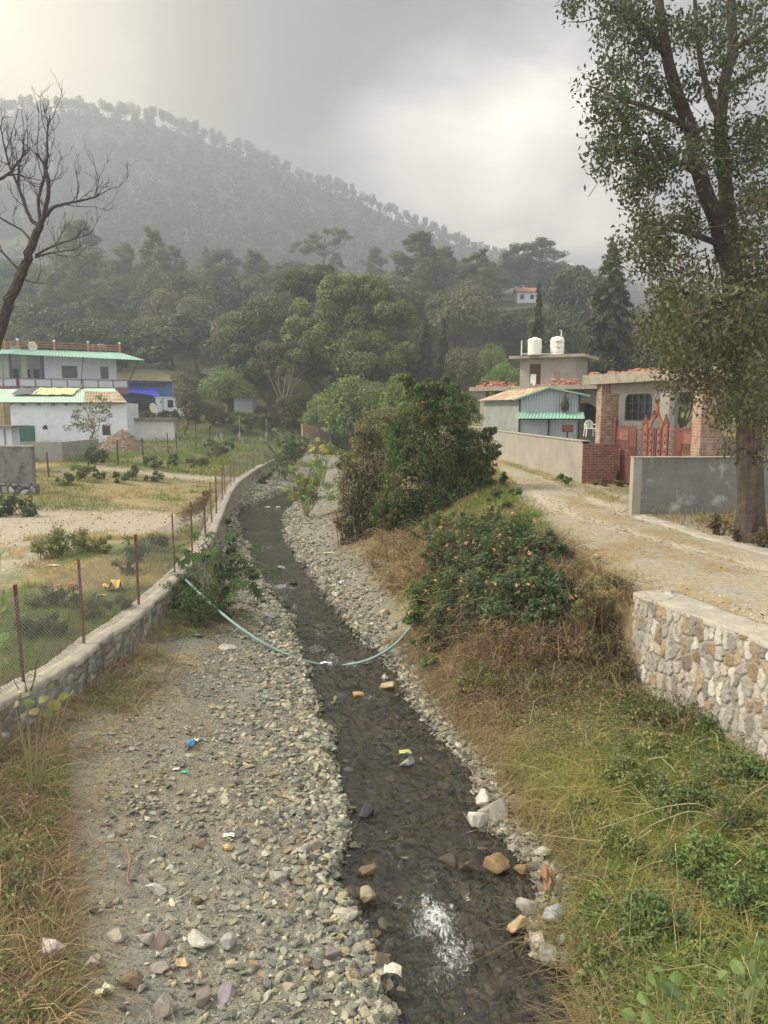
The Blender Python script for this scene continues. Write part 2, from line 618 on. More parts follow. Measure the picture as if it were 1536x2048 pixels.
st = (sm(.48, .62, n2) * (1 - rut) * .8)[:, None]
rc = rc * (1 - st) + np.array([.24, .18, .09]) * st
gr = (sm(.56, .68, n1) * (1 - rut) * .5)[:, None]
rc = rc * (1 - gr) + np.array([.26, .25, .21]) * gr
k = len(un)
idx = (np.arange(len(rys) - 1)[:, None] * k + np.arange(k - 1)[None, :]).ravel()
m_road = M_attr('road_dirt', rough=0.95, bump=0.02, bscale=22, var=0.3, vscale=12.0, spec=0.12)
road = link('road', mesh_np('road', np.stack([rx, ryv, rz], 1), np.stack([idx, idx + 1, idx + k + 1, idx + k], 1), rc, 'POINT', smooth=True), m_road)
tag(road, kind='structure')

# ------------------------------------------------------------------ water
wys = 3.4 * (62 / 3.4) ** np.linspace(0, 1, 1300)
nu = 90
t = np.linspace(-0.06, 1.06, nu)
wl, wr = xL(wys), xR(wys)
WX = wl[:, None] + (wr - wl)[:, None] * t[None, :]
WYY = np.repeat(wys[:, None], nu, 1)
wx, wy = WX.ravel(), WYY.ravel()
foam = np.zeros(len(wx))
rap = np.zeros(len(wx))
for px, py, rad, s in [(872, 1838, .36, .86), (850, 1800, .22, .7), (905, 1905, .36, .72), (840, 1850, .3, .6), (890, 1870, .4, .6), (880, 1955, .30, .55), (800, 1800, .14, .6), (935, 1795, .12, .6), (780, 1660, .2, .5), (795, 1690, .16, .55),
                       (905, 1770, .1, .4), (862, 1762, .22, .4), (985, 1755, .2, .4), (780, 1880, .12, .5), (930, 1990, .2, .35), (560, 1173, .45, .75), (585, 1176, .35, .6), (640, 1252, .3, .5),
                       (670, 1262, .3, .4), (655, 1330, .2, .55), (705, 1328, .26, .7), (735, 1322, .2, .6), (680, 1392, .2, .5), (740, 1395, .25, .5), (790, 1465, .16, .55), (770, 1480, .13, .4),
                       (812, 1560, .12, .35), (775, 1545, .15, .35), (900, 1640, .12, .3), (530, 1096, .7, .5), (560, 1022, .9, .45), (600, 1008, .8, .5), (690, 1600, .12, .3), (800, 1730, .12, .4), (860, 2010, .2, .3)]:
    c = G(px, py, 0)
    sx, sy = rad * .75, rad * 1.15
    g = np.exp(-((wx - c[0]) / sx) ** 2 - ((wy - c[1]) / sy) ** 2)
    foam = np.maximum(foam, s * g)
    rap = np.maximum(rap, s * np.exp(-((wx - c[0]) / (2.2 * sx)) ** 2 - ((wy - c[1]) / (2.0 * sy)) ** 2))
foam = np.maximum(foam, .50 * sm(.60, .70, fbm(wx * 1.3, wy * .55, .55, 55)) * sm(.45, .6, fbm(wx, wy, 2.2, 56)))
rap = np.maximum(rap, foam * .5)
rip = (fbm(wx, wy, .6, 51, 2) - .5) * .035 + (fbm(wx * 1.0, wy * .8, .22, 52, 2) - .5) * .022
wz = rip * (0.6 + 1.6 * rap) + rap * .05 * (fbm(wx, wy, .09, 53, 3) - .45) * 2.0
idx = (np.arange(len(wys) - 1)[:, None] * nu + np.arange(nu - 1)[None, :]).ravel()
m, nt, out = newmat('stream_water')
tc = nd(nt, 'ShaderNodeTexCoord')
mp = nd(nt, 'ShaderNodeMapping')
mp.inputs['Scale'].default_value = (1.0, 0.55, 1.0)
nt.links.new(tc.outputs['Object'], mp.inputs[0])
nz = nd(nt, 'ShaderNodeTexNoise', i_Scale=7.0, i_Detail=2.5, i_Roughness=0.5, i_Distortion=0.8)
nt.links.new(mp.outputs[0], nz.inputs['Vector'])
bp = nd(nt, 'ShaderNodeBump', i_Strength=1.0, i_Distance=0.06)
nt.links.new(nz.outputs[0], bp.inputs['Height'])
fr = nd(nt, 'ShaderNodeFresnel', i_IOR=1.40)
nt.links.new(bp.outputs[0], fr.inputs['Normal'])
tr = nd(nt, 'ShaderNodeBsdfTransparent')
tr.inputs[0].default_value = (.62, .59, .52, 1)
mk = nd(nt, 'ShaderNodeBsdfDiffuse')
mk.inputs[0].default_value = (.11, .098, .075, 1)
m0 = nd(nt, 'ShaderNodeMixShader')
m0.inputs[0].default_value = 0.06
nt.links.new(tr.outputs[0], m0.inputs[1])
nt.links.new(mk.outputs[0], m0.inputs[2])
gl = nd(nt, 'ShaderNodeBsdfGlossy')
gl.inputs['Roughness'].default_value = 0.05
gl.inputs[0].default_value = (1, 1, 1, 1)
nt.links.new(bp.outputs[0], gl.inputs['Normal'])
m1 = nd(nt, 'ShaderNodeMixShader')
nt.links.new(fr.outputs[0], m1.inputs[0])
nt.links.new(m0.outputs[0], m1.inputs[1])
nt.links.new(gl.outputs[0], m1.inputs[2])
fa = nd(nt, 'ShaderNodeAttribute', attribute_name='foam')
n4 = nd(nt, 'ShaderNodeTexNoise', i_Scale=15.0, i_Detail=9.0, i_Roughness=0.78, i_Distortion=2.2)
nt.links.new(mp.outputs[0], n4.inputs['Vector'])
ad = nd(nt, 'ShaderNodeMath', operation='MULTIPLY_ADD')
nt.links.new(fa.outputs['Fac'], ad.inputs[0])
ad.inputs[1].default_value = 0.33
nt.links.new(n4.outputs[0], ad.inputs[2])
fr2 = ramp(nt, ad.outputs[0], [(0.69, (0, 0, 0)), (0.80, (.42, .42, .42)), (0.93, (.8, .8, .8))])
df = nd(nt, 'ShaderNodeBsdfDiffuse')
df.inputs[0].default_value = (.72, .73, .72, 1)
m2 = nd(nt, 'ShaderNodeMixShader')
nt.links.new(fr2.outputs[0], m2.inputs[0])
nt.links.new(m1.outputs[0], m2.inputs[1])
nt.links.new(df.outputs[0], m2.inputs[2])
nt.links.new(m2.outputs[0], out.inputs[0])
water = link('stream_water', mesh_np('stream_water', np.stack([wx, wy, wz], 1), np.stack([idx, idx + 1, idx + nu + 1, idx + nu], 1), None, smooth=True, extra={'foam': foam}), m)
tag(water, kind='structure')

# ------------------------------------------------------------------ mountain behind
rpx = np.array([-700, -300, 0, 60, 120, 200, 300, 400, 500, 600, 700, 800, 900, 1000, 1100, 1200, 1300, 1450, 1700, 2300])
rpy = np.array([330, 262, 238, 228, 226, 232, 248, 282, 320, 362, 398, 445, 485, 520, 545, 562, 588, 618, 655, 690])
rD = np.array([560, 560, 560, 560, 560, 560, 565, 575, 590, 610, 630, 650, 670, 690, 720, 740, 760, 780, 800, 820])
pxs = np.linspace(-700, 2300, 190)
ts = np.concatenate([np.linspace(0, 1, 80), [1.04, 1.1, 1.2]])
MV = []
for tt in ts:
    for px in pxs:
        D = np.interp(px, rpx, rD)
        top = P(px, np.interp(px, rpx, rpy), D)
        foot = np.array([top[0] * 250 / D, 250.0, 18.0])
        if tt <= 1:
            p = foot + (top - foot) * tt
            p[2] = 18 + (top[2] - 18) * (tt ** 1.25)
        else:
            p = top + (top - foot) * (tt - 1) * 1.0
            p[2] = top[2] * (1 - (tt - 1) * 3)
        p[2] += 16 * (float(fbm(p[0], p[1], 110, 61)) - .5) * math.sin(math.pi * min(tt, 1)) * 1.6 + 3 * (float(fbm(p[0], p[1], 18, 62)) - .5)
        MV.append(p)
MV = np.array(MV)
k = len(pxs)
idx = (np.arange(len(ts) - 1)[:, None] * k + np.arange(k - 1)[None, :]).ravel()
m_mount = M_plain('mountain_ground', (.05, .06, .03), (.085, .085, .05), scale=.05, rough=.95)
tag(link('mountain', mesh_np('mountain', MV, np.stack([idx, idx + 1, idx + k + 1, idx + k], 1), smooth=True), m_mount), kind='structure')
MGRID = MV.reshape(len(ts), k, 3)


def mount_pt(px, tt):
    i = np.interp(tt, ts, np.arange(len(ts)))
    j = np.interp(px, pxs, np.arange(k_m))
    i0, j0 = int(min(i, len(ts) - 2)), int(min(j, k_m - 2))
    a, b = i - i0, j - j0
    return (MGRID[i0, j0] * (1 - a) * (1 - b) + MGRID[i0 + 1, j0] * a * (1 - b) + MGRID[i0, j0 + 1] * (1 - a) * b + MGRID[i0 + 1, j0 + 1] * a * b)


k_m = k

# ------------------------------------------------------------------ air
HAZE = 0.0019
mb = MB()
mb.box(-1150, -25, -6, 1200, 900, 285)
m, nt, out = newmat('haze_air')
v = nd(nt, 'ShaderNodeVolumePrincipled')
v.inputs['Color'].default_value = (.465, .497, .525, 1)
v.inputs['Density'].default_value = HAZE
v.inputs['Anisotropy'].default_value = 0.35
nt.links.new(v.outputs[0], out.inputs['Volume'])
hz = mb.build('haze', m)
tag(hz, kind='stuff')

# ------------------------------------------------------------------ sky and sun
SUN = Vector((-0.76, 0.08, 0.70)).normalized()
w = bpy.data.worlds.new('World')
scene.world = w
w.use_nodes = True
nt = w.node_tree
nt.nodes.clear()
out = nt.nodes.new('ShaderNodeOutputWorld')
bg = nt.nodes.new('ShaderNodeBackground')
nt.links.new(bg.outputs[0], out.inputs[0])
sky = nt.nodes.new('ShaderNodeTexSky')
sky.sky_type = 'NISHITA'
sky.sun_disc = False
sky.sun_elevation = math.asin(SUN.z)
sky.sun_rotation = math.atan2(SUN.x, SUN.y)
sky.dust_density = 3.0
tc = nt.nodes.new('ShaderNodeTexCoord')
d = tc.outputs['Generated']


def lobe(px, py, sharp):
    v = ray(px, py)
    v = v / np.linalg.norm(v)
    n = nt.nodes.new('ShaderNodeVectorMath')
    n.operation = 'DOT_PRODUCT'
    nt.links.new(d, n.inputs[0])
    n.inputs[1].default_value = tuple(v)
    mx_ = nt.nodes.new('ShaderNodeMath')
    mx_.operation = 'MAXIMUM'
    nt.links.new(n.outputs['Value'], mx_.inputs[0])
    mx_.inputs[1].default_value = 0.0
    pw = nt.nodes.new('ShaderNodeMath')
    pw.operation = 'POWER'
    nt.links.new(mx_.outputs[0], pw.inputs[0])
    pw.inputs[1].default_value = sharp
    return pw.outputs[0]


def mth(op, a, b):
    n = nt.nodes.new('ShaderNodeMath')
    n.operation = op
    for s, v in ((n.inputs[0], a), (n.inputs[1], b)):
        if hasattr(v, 'links'):
            nt.links.new(v, s)
        else:
            s.default_value = v
    return n.outputs[0]


mp = nt.nodes.new('ShaderNodeMapping')
mp.inputs['Scale'].default_value = (1.0, 1.0, 1.9)
nt.links.new(d, mp.inputs[0])
n1 = nd(nt, 'ShaderNodeTexNoise', i_Scale=2.6, i_Detail=7.0, i_Roughness=0.52, i_Distortion=0.35)
nt.links.new(mp.outputs[0], n1.inputs['Vector'])
gap = mth('ADD', mth('MULTIPLY', lobe(740, 300, 200), 0.62), mth('MULTIPLY', lobe(930, 250, 60), 0.62))
gap = mth('ADD', gap, mth('MULTIPLY', lobe(-120, 190, 40), 0.85))
gap = mth('ADD', gap, mth('MULTIPLY', lobe(1150, 380, 50), 0.75))
dark = mth('ADD', mth('MULTIPLY', lobe(590, 140, 80), 0.75), mth('MULTIPLY', lobe(850, -80, 40), 0.55))
lum = mth('SUBTRACT', mth('ADD', 0.36, gap), dark)
nzv = mth('MULTIPLY', mth('SUBTRACT', n1.outputs[0], 0.5), 2.1)
lum = mth('MAXIMUM', mth('ADD', lum, nzv), 0.0)
# cloud tone: grey blue where thick, warm white where thin
cr = ramp(nt, mth('MULTIPLY', lum, 0.5), [(0.0, (.03, .028, .027)), (0.2, (.13, .128, .128)), (0.45, (.56, .53, .50)), (1.0, (2.6, 2.35, 2.0))])
warm = mth('MULTIPLY', lobe(-150, 140, 34), 0.85)
cl = mix(nt, warm, cr.outputs[0], (1.15, .93, .56))
sk = nt.nodes.new('ShaderNodeVectorMath')
sk.operation = 'SCALE'
nt.links.new(sky.outputs[0], sk.inputs[0])
sk.inputs['Scale'].default_value = 0.10
sxyz = nt.nodes.new('ShaderNodeSeparateXYZ')
nt.links.new(d, sxyz.inputs[0])


def mrange(v, a, b_):
    n = nt.nodes.new('ShaderNodeMapRange')
    n.interpolation_type = 'SMOOTHSTEP'
    nt.links.new(v, n.inputs[0])
    n.inputs[1].default_value, n.inputs[2].default_value = a, b_
    return n.outputs[0]


# the open, brighter cloud cover behind the viewer and overhead
cl = mix(nt, mrange(sxyz.outputs[1], .25, -.55), cl, (.86, .86, .87))
cl = mix(nt, mrange(sxyz.outputs[2], .48, .80), cl, (1.2, 1.18, 1.14))
col = mix(nt, 0.9, sk.outputs[0], cl)
nt.links.new(col, bg.inputs[0])
bg.inputs[1].default_value = 1.0

sl = bpy.data.lights.new('sun', 'SUN')
sl.energy = 5.0
sl.angle = R_(11)
sl.color = (1.0, .91, .77)
so = bpy.data.objects.new('sun', sl)
so.rotation_euler = (-SUN).to_track_quat('-Z', 'Y').to_euler()
so.location = (-60, 20, 60)
COL.objects.link(so)

scene.view_settings.view_transform = 'Standard'
scene.view_settings.look = 'None'
scene.view_settings.exposure = 0.98
scene.view_settings.gamma = 1.0
scene.render.engine = 'CYCLES'
cy = scene.cycles
cy.max_bounces = 6
cy.diffuse_bounces = 3
cy.glossy_bounces = 2
cy.transmission_bounces = 2
cy.transparent_max_bounces = 8
cy.volume_bounces = 1
cy.use_denoising = True
try:
    cy.denoiser = 'OPENIMAGEDENOISE'
    cy.denoising_input_passes = 'RGB_ALBEDO_NORMAL'
except Exception:
    pass
cy.caustics_reflective = False
cy.caustics_refractive = False
cy.sample_clamp_indirect = 6.0
# ------------------------------------------------------------------ masonry
def cells(U, V, cw, ch, seed, jit=0.75):
    """jittered-grid cells: (distance to the nearest border, id) for points of a wall"""
    r = np.random.default_rng(seed)
    tab = r.random((97, 89, 2))
    iu, iv = np.floor(U / cw).astype(int), np.floor(V / ch).astype(int)
    d1 = np.full(U.shape, 9.0)
    d2 = np.full(U.shape, 9.0)
    cid = np.zeros(U.shape, int)
    for a in (-1, 0, 1):
        for b in (-1, 0, 1):
            i, j = iu + a, iv + b
            t = tab[i % 97, j % 89]
            off = 0.5 * (j % 2)
            du = (U / cw - (i + off * 0.8 + 0.5 + jit * (t[..., 0] - .5)))
            dv = (V / ch - (j + 0.5 + jit * (t[..., 1] - .5)))
            d = np.maximum(np.abs(du), np.abs(dv)) * .7 + .3 * (np.abs(du) + np.abs(dv)) * .7
            new = d < d1
            d2 = np.where(new, d1, np.minimum(d2, d))
            cid = np.where(new, (i % 97) * 89 + (j % 89), cid)
            d1 = np.where(new, d, d1)
    return d2 - d1, cid


def stone_sheet(top, zbot_fn, out_dir, ncol, nrow, cw, ch, palette, mortar, seed, depth=.03, mort_w=.10, ztop=None):
    """relief of rubble masonry hung from a polyline 'top' (N,3): returns V, quads, colours per vertex"""
    seg = np.concatenate([[0], np.cumsum(np.hypot(np.diff(top[:, 0]), np.diff(top[:, 1])))])
    u = np.linspace(0, seg[-1], ncol)
    X, Y, Z = (np.interp(u, seg, top[:, i]) for i in range(3))
    tx, ty = np.gradient(X), np.gradient(Y)
    ln = np.hypot(tx, ty)
    nx, ny = ty / ln * out_dir, -tx / ln * out_dir
    zb = zbot_fn(X, Y)
    s = np.linspace(0, 1, nrow)[:, None]
    zz = Z[None, :] * (1 - s) + zb[None, :] * s
    UU = np.repeat(u[None, :], nrow, 0)
    VV = Z[None, :] - zz
    wu = UU + .6 * cw * (fbm(UU, VV, cw * 1.5, seed) - .5) * 2
    wv = VV + .6 * ch * (fbm(UU, VV, ch * 1.5, seed + 1) - .5) * 2 + 5
    e, cid = cells(wu, wv, cw, ch, seed)
    r = np.random.default_rng(seed + 5)
    pick = r.integers(0, len(palette), 97 * 89)
    tone = .62 + .7 * r.random(97 * 89)
    hgt = .35 + .65 * r.random(97 * 89)
    e = e + .10 * (fbm(UU, VV, cw * .6, seed + 7) - .5) + .06 * (fbm(UU, VV, .05, seed + 8) - .5)
    lift = sm(mort_w * .5, mort_w * 1.05, e)
    disp = depth * lift * hgt[cid] + depth * .5 * (fbm(UU, VV, .05, seed + 2) - .5)
    pal = np.array(palette)
    colr = pal[pick[cid]] * tone[cid][..., None] * (.8 + .4 * fbm(UU, VV, .07, seed + 3))[..., None]
    mo = np.array(mortar) * (.75 + .5 * fbm(UU, VV, .12, seed + 4))[..., None]
    lf = sm(mort_w * .55, mort_w * 1.0, e)[..., None]
    C = mo * (1 - lf) + colr * lf
    PX, PY = X[None, :] + nx[None, :] * disp, Y[None, :] + ny[None, :] * disp
    V = np.stack([PX, PY, zz], -1).reshape(-1, 3)
    idx = (np.arange(nrow - 1)[:, None] * ncol + np.arange(ncol - 1)[None, :]).ravel()
    q = np.stack([idx, idx + 1, idx + ncol + 1, idx + ncol], 1)
    if out_dir > 0:
        q = q[:, ::-1]
    return V, q, C.reshape(-1, 3), (X, Y, Z, nx, ny)


m_masonry = M_attr('rubble_masonry', rough=0.9, bump=0.012, bscale=45, var=.25, vscale=25, spec=.2)
m_cope = M_plain('cement_coping', (.36, .325, .255), (.25, .225, .175), scale=2.5, rough=.95, bump=.025, bscale=12, c3_=(.52, .48, .40), s3=3.0)


def coping(X, Y, Z, nx, ny, width, over, thick, seed):
    """rough cement top of a wall: a strip lying on it"""
    n, k = len(X), 9
    a = np.linspace(0, 1, k)
    off = over - a[None, :] * (width + over)
    edge = .09 * (fbm(X, Y, .22, seed) - .5)
    off = off + edge[:, None] * np.array([1] + [0] * (k - 2) + [-1])[None, :]
    px, py = X[:, None] + nx[:, None] * off, Y[:, None] + ny[:, None] * off
    pz = Z[:, None] + thick + .05 * (fbm(px, py, .35, seed + 1) - .5) + .02 * (fbm(px, py, .09, seed + 2) - .5)
    pz[:, 0] -= thick * .5
    top = np.stack([px, py, pz], -1)
    lo0 = np.stack([px[:, 0], py[:, 0], Z - .05], -1)[:, None]
    lo1 = np.stack([px[:, -1], py[:, -1], Z - .35], -1)[:, None]
    A = np.concatenate([lo0, top, lo1], 1)
    kk = k + 2
    V = A.reshape(-1, 3)
    idx = (np.arange(n - 1)[:, None] * kk + np.arange(kk - 1)[None, :]).ravel()
    return V, np.stack([idx, idx + kk, idx + kk + 1, idx + 1], 1)


# ---- left retaining wall along the stream
ys = np.concatenate([np.linspace(4, 24, 500), np.linspace(24.05, 68, 500)])
top = np.stack([xW(ys), ys, np.full(len(ys), WTOP)], 1)
pal_grey = [(.30, .285, .25), (.24, .235, .21), (.36, .33, .28), (.20, .20, .18), (.29, .25, .19)]
V, q, C, aux = stone_sheet(top, lambda X, Y: gz(X + .12, Y) - .12, 1, 1800, 30, .19, .15, pal_grey, (.27, .26, .235), 11, depth=.035, mort_w=.12)
W1 = thing('retaining_wall', 'low rubble stone retaining wall with a pale cement top carrying the mesh fence along the stream', 'wall', (xW(12.0), 12, WTOP))
link('stone_face', mesh_np('stone_face', V, q, C, 'POINT', smooth=True), m_masonry, W1)
V, q = coping(*aux, .42, .03, .035, 71)
link('coping', mesh_np('coping', V, q, None, smooth=True), m_cope, W1)

# ---- right stone wall under the road
t = np.linspace(0, 1, 200)
ext = SW_A + swd * 7.5
sA = SW_A
nrm = np.array([swd[1], -swd[0]])          # towards the stream (negative x)
if nrm[0] > 0:
    nrm = -nrm
ret = SW_A - nrm * .62
top = np.array([[*ret, 2.3], [*(SW_A), 2.3], [*ext, 2.3]])
seglen = .62 + 7.5
# dense polyline so that the return at the end stays square
pl = []
for a, b, n in ((top[0], top[1], 40), (top[1], top[2], 300)):
    for i in range(n):
        pl.append(a + (b - a) * i / n)
pl.append(top[2])
pal_warm = [(.33, .285, .21), (.28, .20, .125), (.36, .33, .27), (.24, .21, .17), (.40, .36, .29), (.27, .25, .21), (.31, .225, .13), (.42, .39, .32)]
V, q, C, aux = stone_sheet(np.array(pl), lambda X, Y: gz(X - .15, Y) - .3, 1, 800, 190, .125, .25, pal_warm, (.265, .24, .195), 23, depth=.026, mort_w=.20)
W2 = thing('stone_wall', 'pale mortared stone wall holding up the dirt road above the grassy bank', 'wall', (*SW_A, 2.3))
link('stone_face', mesh_np('stone_face', V, q, C, 'POINT', smooth=True), m_masonry, W2)
X, Y, Z, nx, ny = aux
keep = np.arange(len(X)) >= 60
V, q = coping(X[keep], Y[keep], Z[keep], nx[keep], ny[keep], .62, .012, .012, 75)
link('coping', mesh_np('coping', V, q, None, smooth=True), m_cope, W2)

# ------------------------------------------------------------------ wire fence on the retaining wall
m_post = M_plain('rust_red_paint', (.20, .055, .040), (.13, .045, .035), scale=9, rough=.7, c3_=(.10, .05, .03), s3=6)
m_wire = M_plain('galvanised_wire', (.40, .40, .37), (.30, .29, .26), scale=5, rough=.5, metal=.3)


def diamond_net(path, zb, zt, pitch, wire, seed=0, sag=.03):
    """chain-link netting: crossing diagonal strands, each one thin flat strip, following plan path (N,2)"""
    seg = np.concatenate([[0], np.cumsum(np.hypot(*np.diff(path, axis=0).T))])
    Ltot = seg[-1]
    q = QB(4)
    h = zt - zb
    pos = lambda s: np.stack([np.interp(s, seg, path[:, 0]), np.interp(s, seg, path[:, 1])], -1)
    s0 = np.arange(-h, Ltot, pitch)
    for sgn in (1, -1):
        starts = s0 if sgn > 0 else s0 + h
        nn = 7
        tt = np.linspace(0, 1, nn)
        s = starts[:, None] + sgn * h * tt[None, :]
        z = zb + h * tt[None, :] + 0 * s
        ok = (s >= 0) & (s <= Ltot)
        z = z - sag * np.sin(np.clip(s, 0, Ltot) * 2.7 + seed) * tt[None, :]
        xy = pos(np.clip(s, 0, Ltot))
        bul = .02 * np.sin(s * 3.1) * np.sin(np.pi * tt[None, :])
        Pm = np.concatenate([xy, z[..., None]], -1)
        Pm[..., 0] += bul + .003 * sgn
        for i in range(nn - 1):
            k = ok[:, i] & ok[:, i + 1]
            a, b = Pm[k, i], Pm[k, i + 1]
            o = np.zeros_like(a)
            o[:, 2] = wire * .8
            V = np.stack([a - o, b - o, b + o, a + o], 1).reshape(-1, 3)
            q.add(V, np.arange(len(V)).reshape(-1, 4), (.4, .4, .37))
    return q


fpx = [(155, 1290), (274, 1213), (352, 1148), (384, 1110), (411, 1076), (432, 1048), (441, 1029), (445, 1002), (449, 990), (457, 974), (463, 966), (469, 957), (481, 946), (495, 939), (507, 932), (522, 926), (536, 920)]
fy = sorted([float(G(a, b, WTOP)[1]) for a, b in fpx] + [10.4, 8.3, 6.2])
fy += [66.0]
FEN = thing('wire_fence', 'chain-link fence on thin rust-red posts running along the low stone wall beside the stream', 'fence', (xW(12.0) - .2, 12, WTOP))
for i, y in enumerate(fy):
    x = float(xW(y)) - .22
    lean = random.uniform(-.03, .03)
    b = MB()
    h = 1.5 if y < 40 else 1.45
    for dx, dy, w_, d_ in ((0, 0, .045, .006), (-.02, .02, .006, .045)):
        b.bar((x + dx, y + dy, WTOP - .08), (x + dx + lean, y + dy + random.uniform(-.03, .03), WTOP + h), w_, d_)
    b.build('post', m_post, FEN)
path = np.stack([xW(np.linspace(5, 30, 120)) - .20, np.linspace(5, 30, 120)], 1)
diamond_net(path, WTOP + .06, WTOP + 1.38, .062, .0065).build('wire_mesh', m_wire, FEN)
path = np.stack([xW(np.linspace(30, 66, 120)) - .20, np.linspace(30, 66, 120)], 1)
diamond_net(path, WTOP + .06, WTOP + 1.38, .085, .011).build('wire_mesh', m_wire, FEN)

# ------------------------------------------------------------------ brick
def M_brick(name, c1, c2, mortar, bw=.24, bh=.085, plaster=None, pthr=(.5, .6)):
    m, nt, out = newmat(name)
    b = nd(nt, 'ShaderNodeBsdfPrincipled')
    b.inputs['Roughness'].default_value = .9
    b.inputs['Specular IOR Level'].default_value = .2
    nt.links.new(b.outputs[0], out.inputs[0])
    tc = nd(nt, 'ShaderNodeTexCoord')
    sx = nd(nt, 'ShaderNodeSeparateXYZ')
    nt.links.new(tc.outputs['Object'], sx.inputs[0])
    sm_ = nd(nt, 'ShaderNodeMath', operation='ADD')
    nt.links.new(sx.outputs[0], sm_.inputs[0])
    nt.links.new(sx.outputs[1], sm_.inputs[1])
    cx = nd(nt, 'ShaderNodeCombineXYZ')
    nt.links.new(sm_.outputs[0], cx.inputs[0])
    nt.links.new(sx.outputs[2], cx.inputs[1])
    nz = nd(nt, 'ShaderNodeTexNoise', i_Scale=14.0, i_Detail=3.0)
    nt.links.new(tc.outputs['Object'], nz.inputs['Vector'])
    wob = nd(nt, 'ShaderNodeVectorMath', operation='MULTIPLY_ADD')
    nt.links.new(nz.outputs['Color'], wob.inputs[0])
    wob.inputs[1].default_value = (.03, .02, 0)
    nt.links.new(cx.outputs[0], wob.inputs[2])
    br = nd(nt, 'ShaderNodeTexBrick')
    br.inputs['Scale'].default_value = 1.0
    br.inputs['Brick Width'].default_value = bw
    br.inputs['Row Height'].default_value = bh
    br.inputs['Mortar Size'].default_value = .010
    br.inputs['Mortar Smooth'].default_value = .3
    br.inputs['Bias'].default_value = -.1
    br.inputs['Color1'].default_value = c3(c1)
    br.inputs['Color2'].default_value = c3(c2)
    br.inputs['Mortar'].default_value = c3(mortar)
    nt.links.new(wob.outputs[0], br.inputs['Vector'])
    n2 = nd(nt, 'ShaderNodeTexNoise', i_Scale=5.0, i_Detail=8.0, i_Roughness=.7)
    nt.links.new(tc.outputs['Object'], n2.inputs['Vector'])
    col = mix(nt, 1.0, br.outputs[0], ramp(nt, n2.outputs[0], [(.3, (.65,) * 3), (.7, (1.3,) * 3)]).outputs[0], 'MULTIPLY')
    if plaster:
        n3 = nd(nt, 'ShaderNodeTexNoise', i_Scale=3.0, i_Detail=9.0, i_Roughness=.75)
        nt.links.new(tc.outputs['Object'], n3.inputs['Vector'])
        col = mix(nt, ramp(nt, n3.outputs[0], [(pthr[0], (0, 0, 0)), (pthr[1], (1, 1, 1))]).outputs[0], col, plaster)
    nt.links.new(col, b.inputs['Base Color'])
    bp = nd(nt, 'ShaderNodeBump', i_Strength=.9, i_Distance=.012)
    nt.links.new(br.outputs['Fac'], bp.inputs['Height'])
    bp.invert = True
    nt.links.new(bp.outputs[0], b.inputs['Normal'])
    return m


m_brick = M_brick('old_brick', (.33, .185, .12), (.26, .15, .10), (.40, .34, .27), plaster=(.42, .36, .29), pthr=(.50, .64))
m_brick_red = M_brick('red_brick', (.26, .10, .07), (.19, .075, .055), (.26, .22, .19), plaster=(.36, .33, .30), pthr=(.62, .72))
m_conc = M_plain('grey_cement_plaster', (.30, .285, .25), (.24, .23, .205), scale=1.6, rough=.92, bump=.006, bscale=30, c3_=(.44, .42, .38), s3=1.1, thr=(.58, .7))
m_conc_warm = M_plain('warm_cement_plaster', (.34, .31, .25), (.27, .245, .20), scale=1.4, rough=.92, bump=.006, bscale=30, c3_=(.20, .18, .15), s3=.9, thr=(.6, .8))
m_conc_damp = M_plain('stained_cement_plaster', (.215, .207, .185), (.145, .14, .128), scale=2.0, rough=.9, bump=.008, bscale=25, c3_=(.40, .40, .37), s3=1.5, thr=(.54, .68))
m_conc_shade = M_plain('shaded_bare_cement', (.175, .172, .155), (.135, .132, .12), scale=1.6, rough=.92, bump=.006, bscale=30, c3_=(.26, .25, .22), s3=1.1, thr=(.6, .72))  # bare cement, its colour also darkened for the shade under porch and verandah
m_conc_dark = M_plain('blackened_concrete', (.23, .215, .19), (.13, .12, .105), scale=1.8, rough=.95, bump=.01, bscale=20, c3_=(.07, .065, .055), s3=1.4, thr=(.5, .62))
m_slab = M_plain('weathered_slab', (.33, .29, .225), (.24, .20, .155), scale=3.5, rough=.95, bump=.02, bscale=14, c3_=(.13, .11, .09), s3=2.5, thr=(.55, .68))
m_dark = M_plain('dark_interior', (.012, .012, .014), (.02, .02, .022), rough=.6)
m_glass = M_plain('dark_window_glass', (.012, .014, .018), (.02, .022, .025), rough=.15, spec=.5)
m_white = M_plain('white_limewash', (.74, .75, .77), (.60, .61, .63), scale=1.6, rough=.95, bump=.05, bscale=2.6, c3_=(.40, .38, .34), s3=1.1, thr=(.66, .82))
m_white_dirty = M_plain('stained_limewash', (.66, .65, .62), (.52, .50, .45), scale=1.4, rough=.95, bump=.05, bscale=3.0, c3_=(.30, .27, .22), s3=1.3, thr=(.56, .72))
m_white_p = M_plain('white_paint', (.66, .68, .71), (.58, .60, .64), scale=.8, rough=.7)
m_pink = M_plain('maroon_trim', (.25, .10, .09), (.20, .085, .08), rough=.7)
m_green_trim = M_plain('pale_green_paint', (.42, .50, .38), (.36, .44, .33), rough=.7)
m_blue_dk = M_plain('dark_blue_paint', (.06, .09, .20), (.05, .07, .16), rough=.7)
m_blue = M_plain('blue_paint', (.04, .20, .52), (.04, .16, .42), scale=2, rough=.7)
m_tarp = M_plain('blue_tarpaulin', (.06, .085, .60), (.05, .07, .48), scale=2, rough=.45, bump=.05, bscale=3)
m_wood = M_plain('old_wood', (.14, .09, .055), (.09, .06, .04), scale=6, rough=.85)
m_woodred = M_plain('brown_door', (.09, .05, .04), (.06, .035, .03), scale=6, rough=.7)
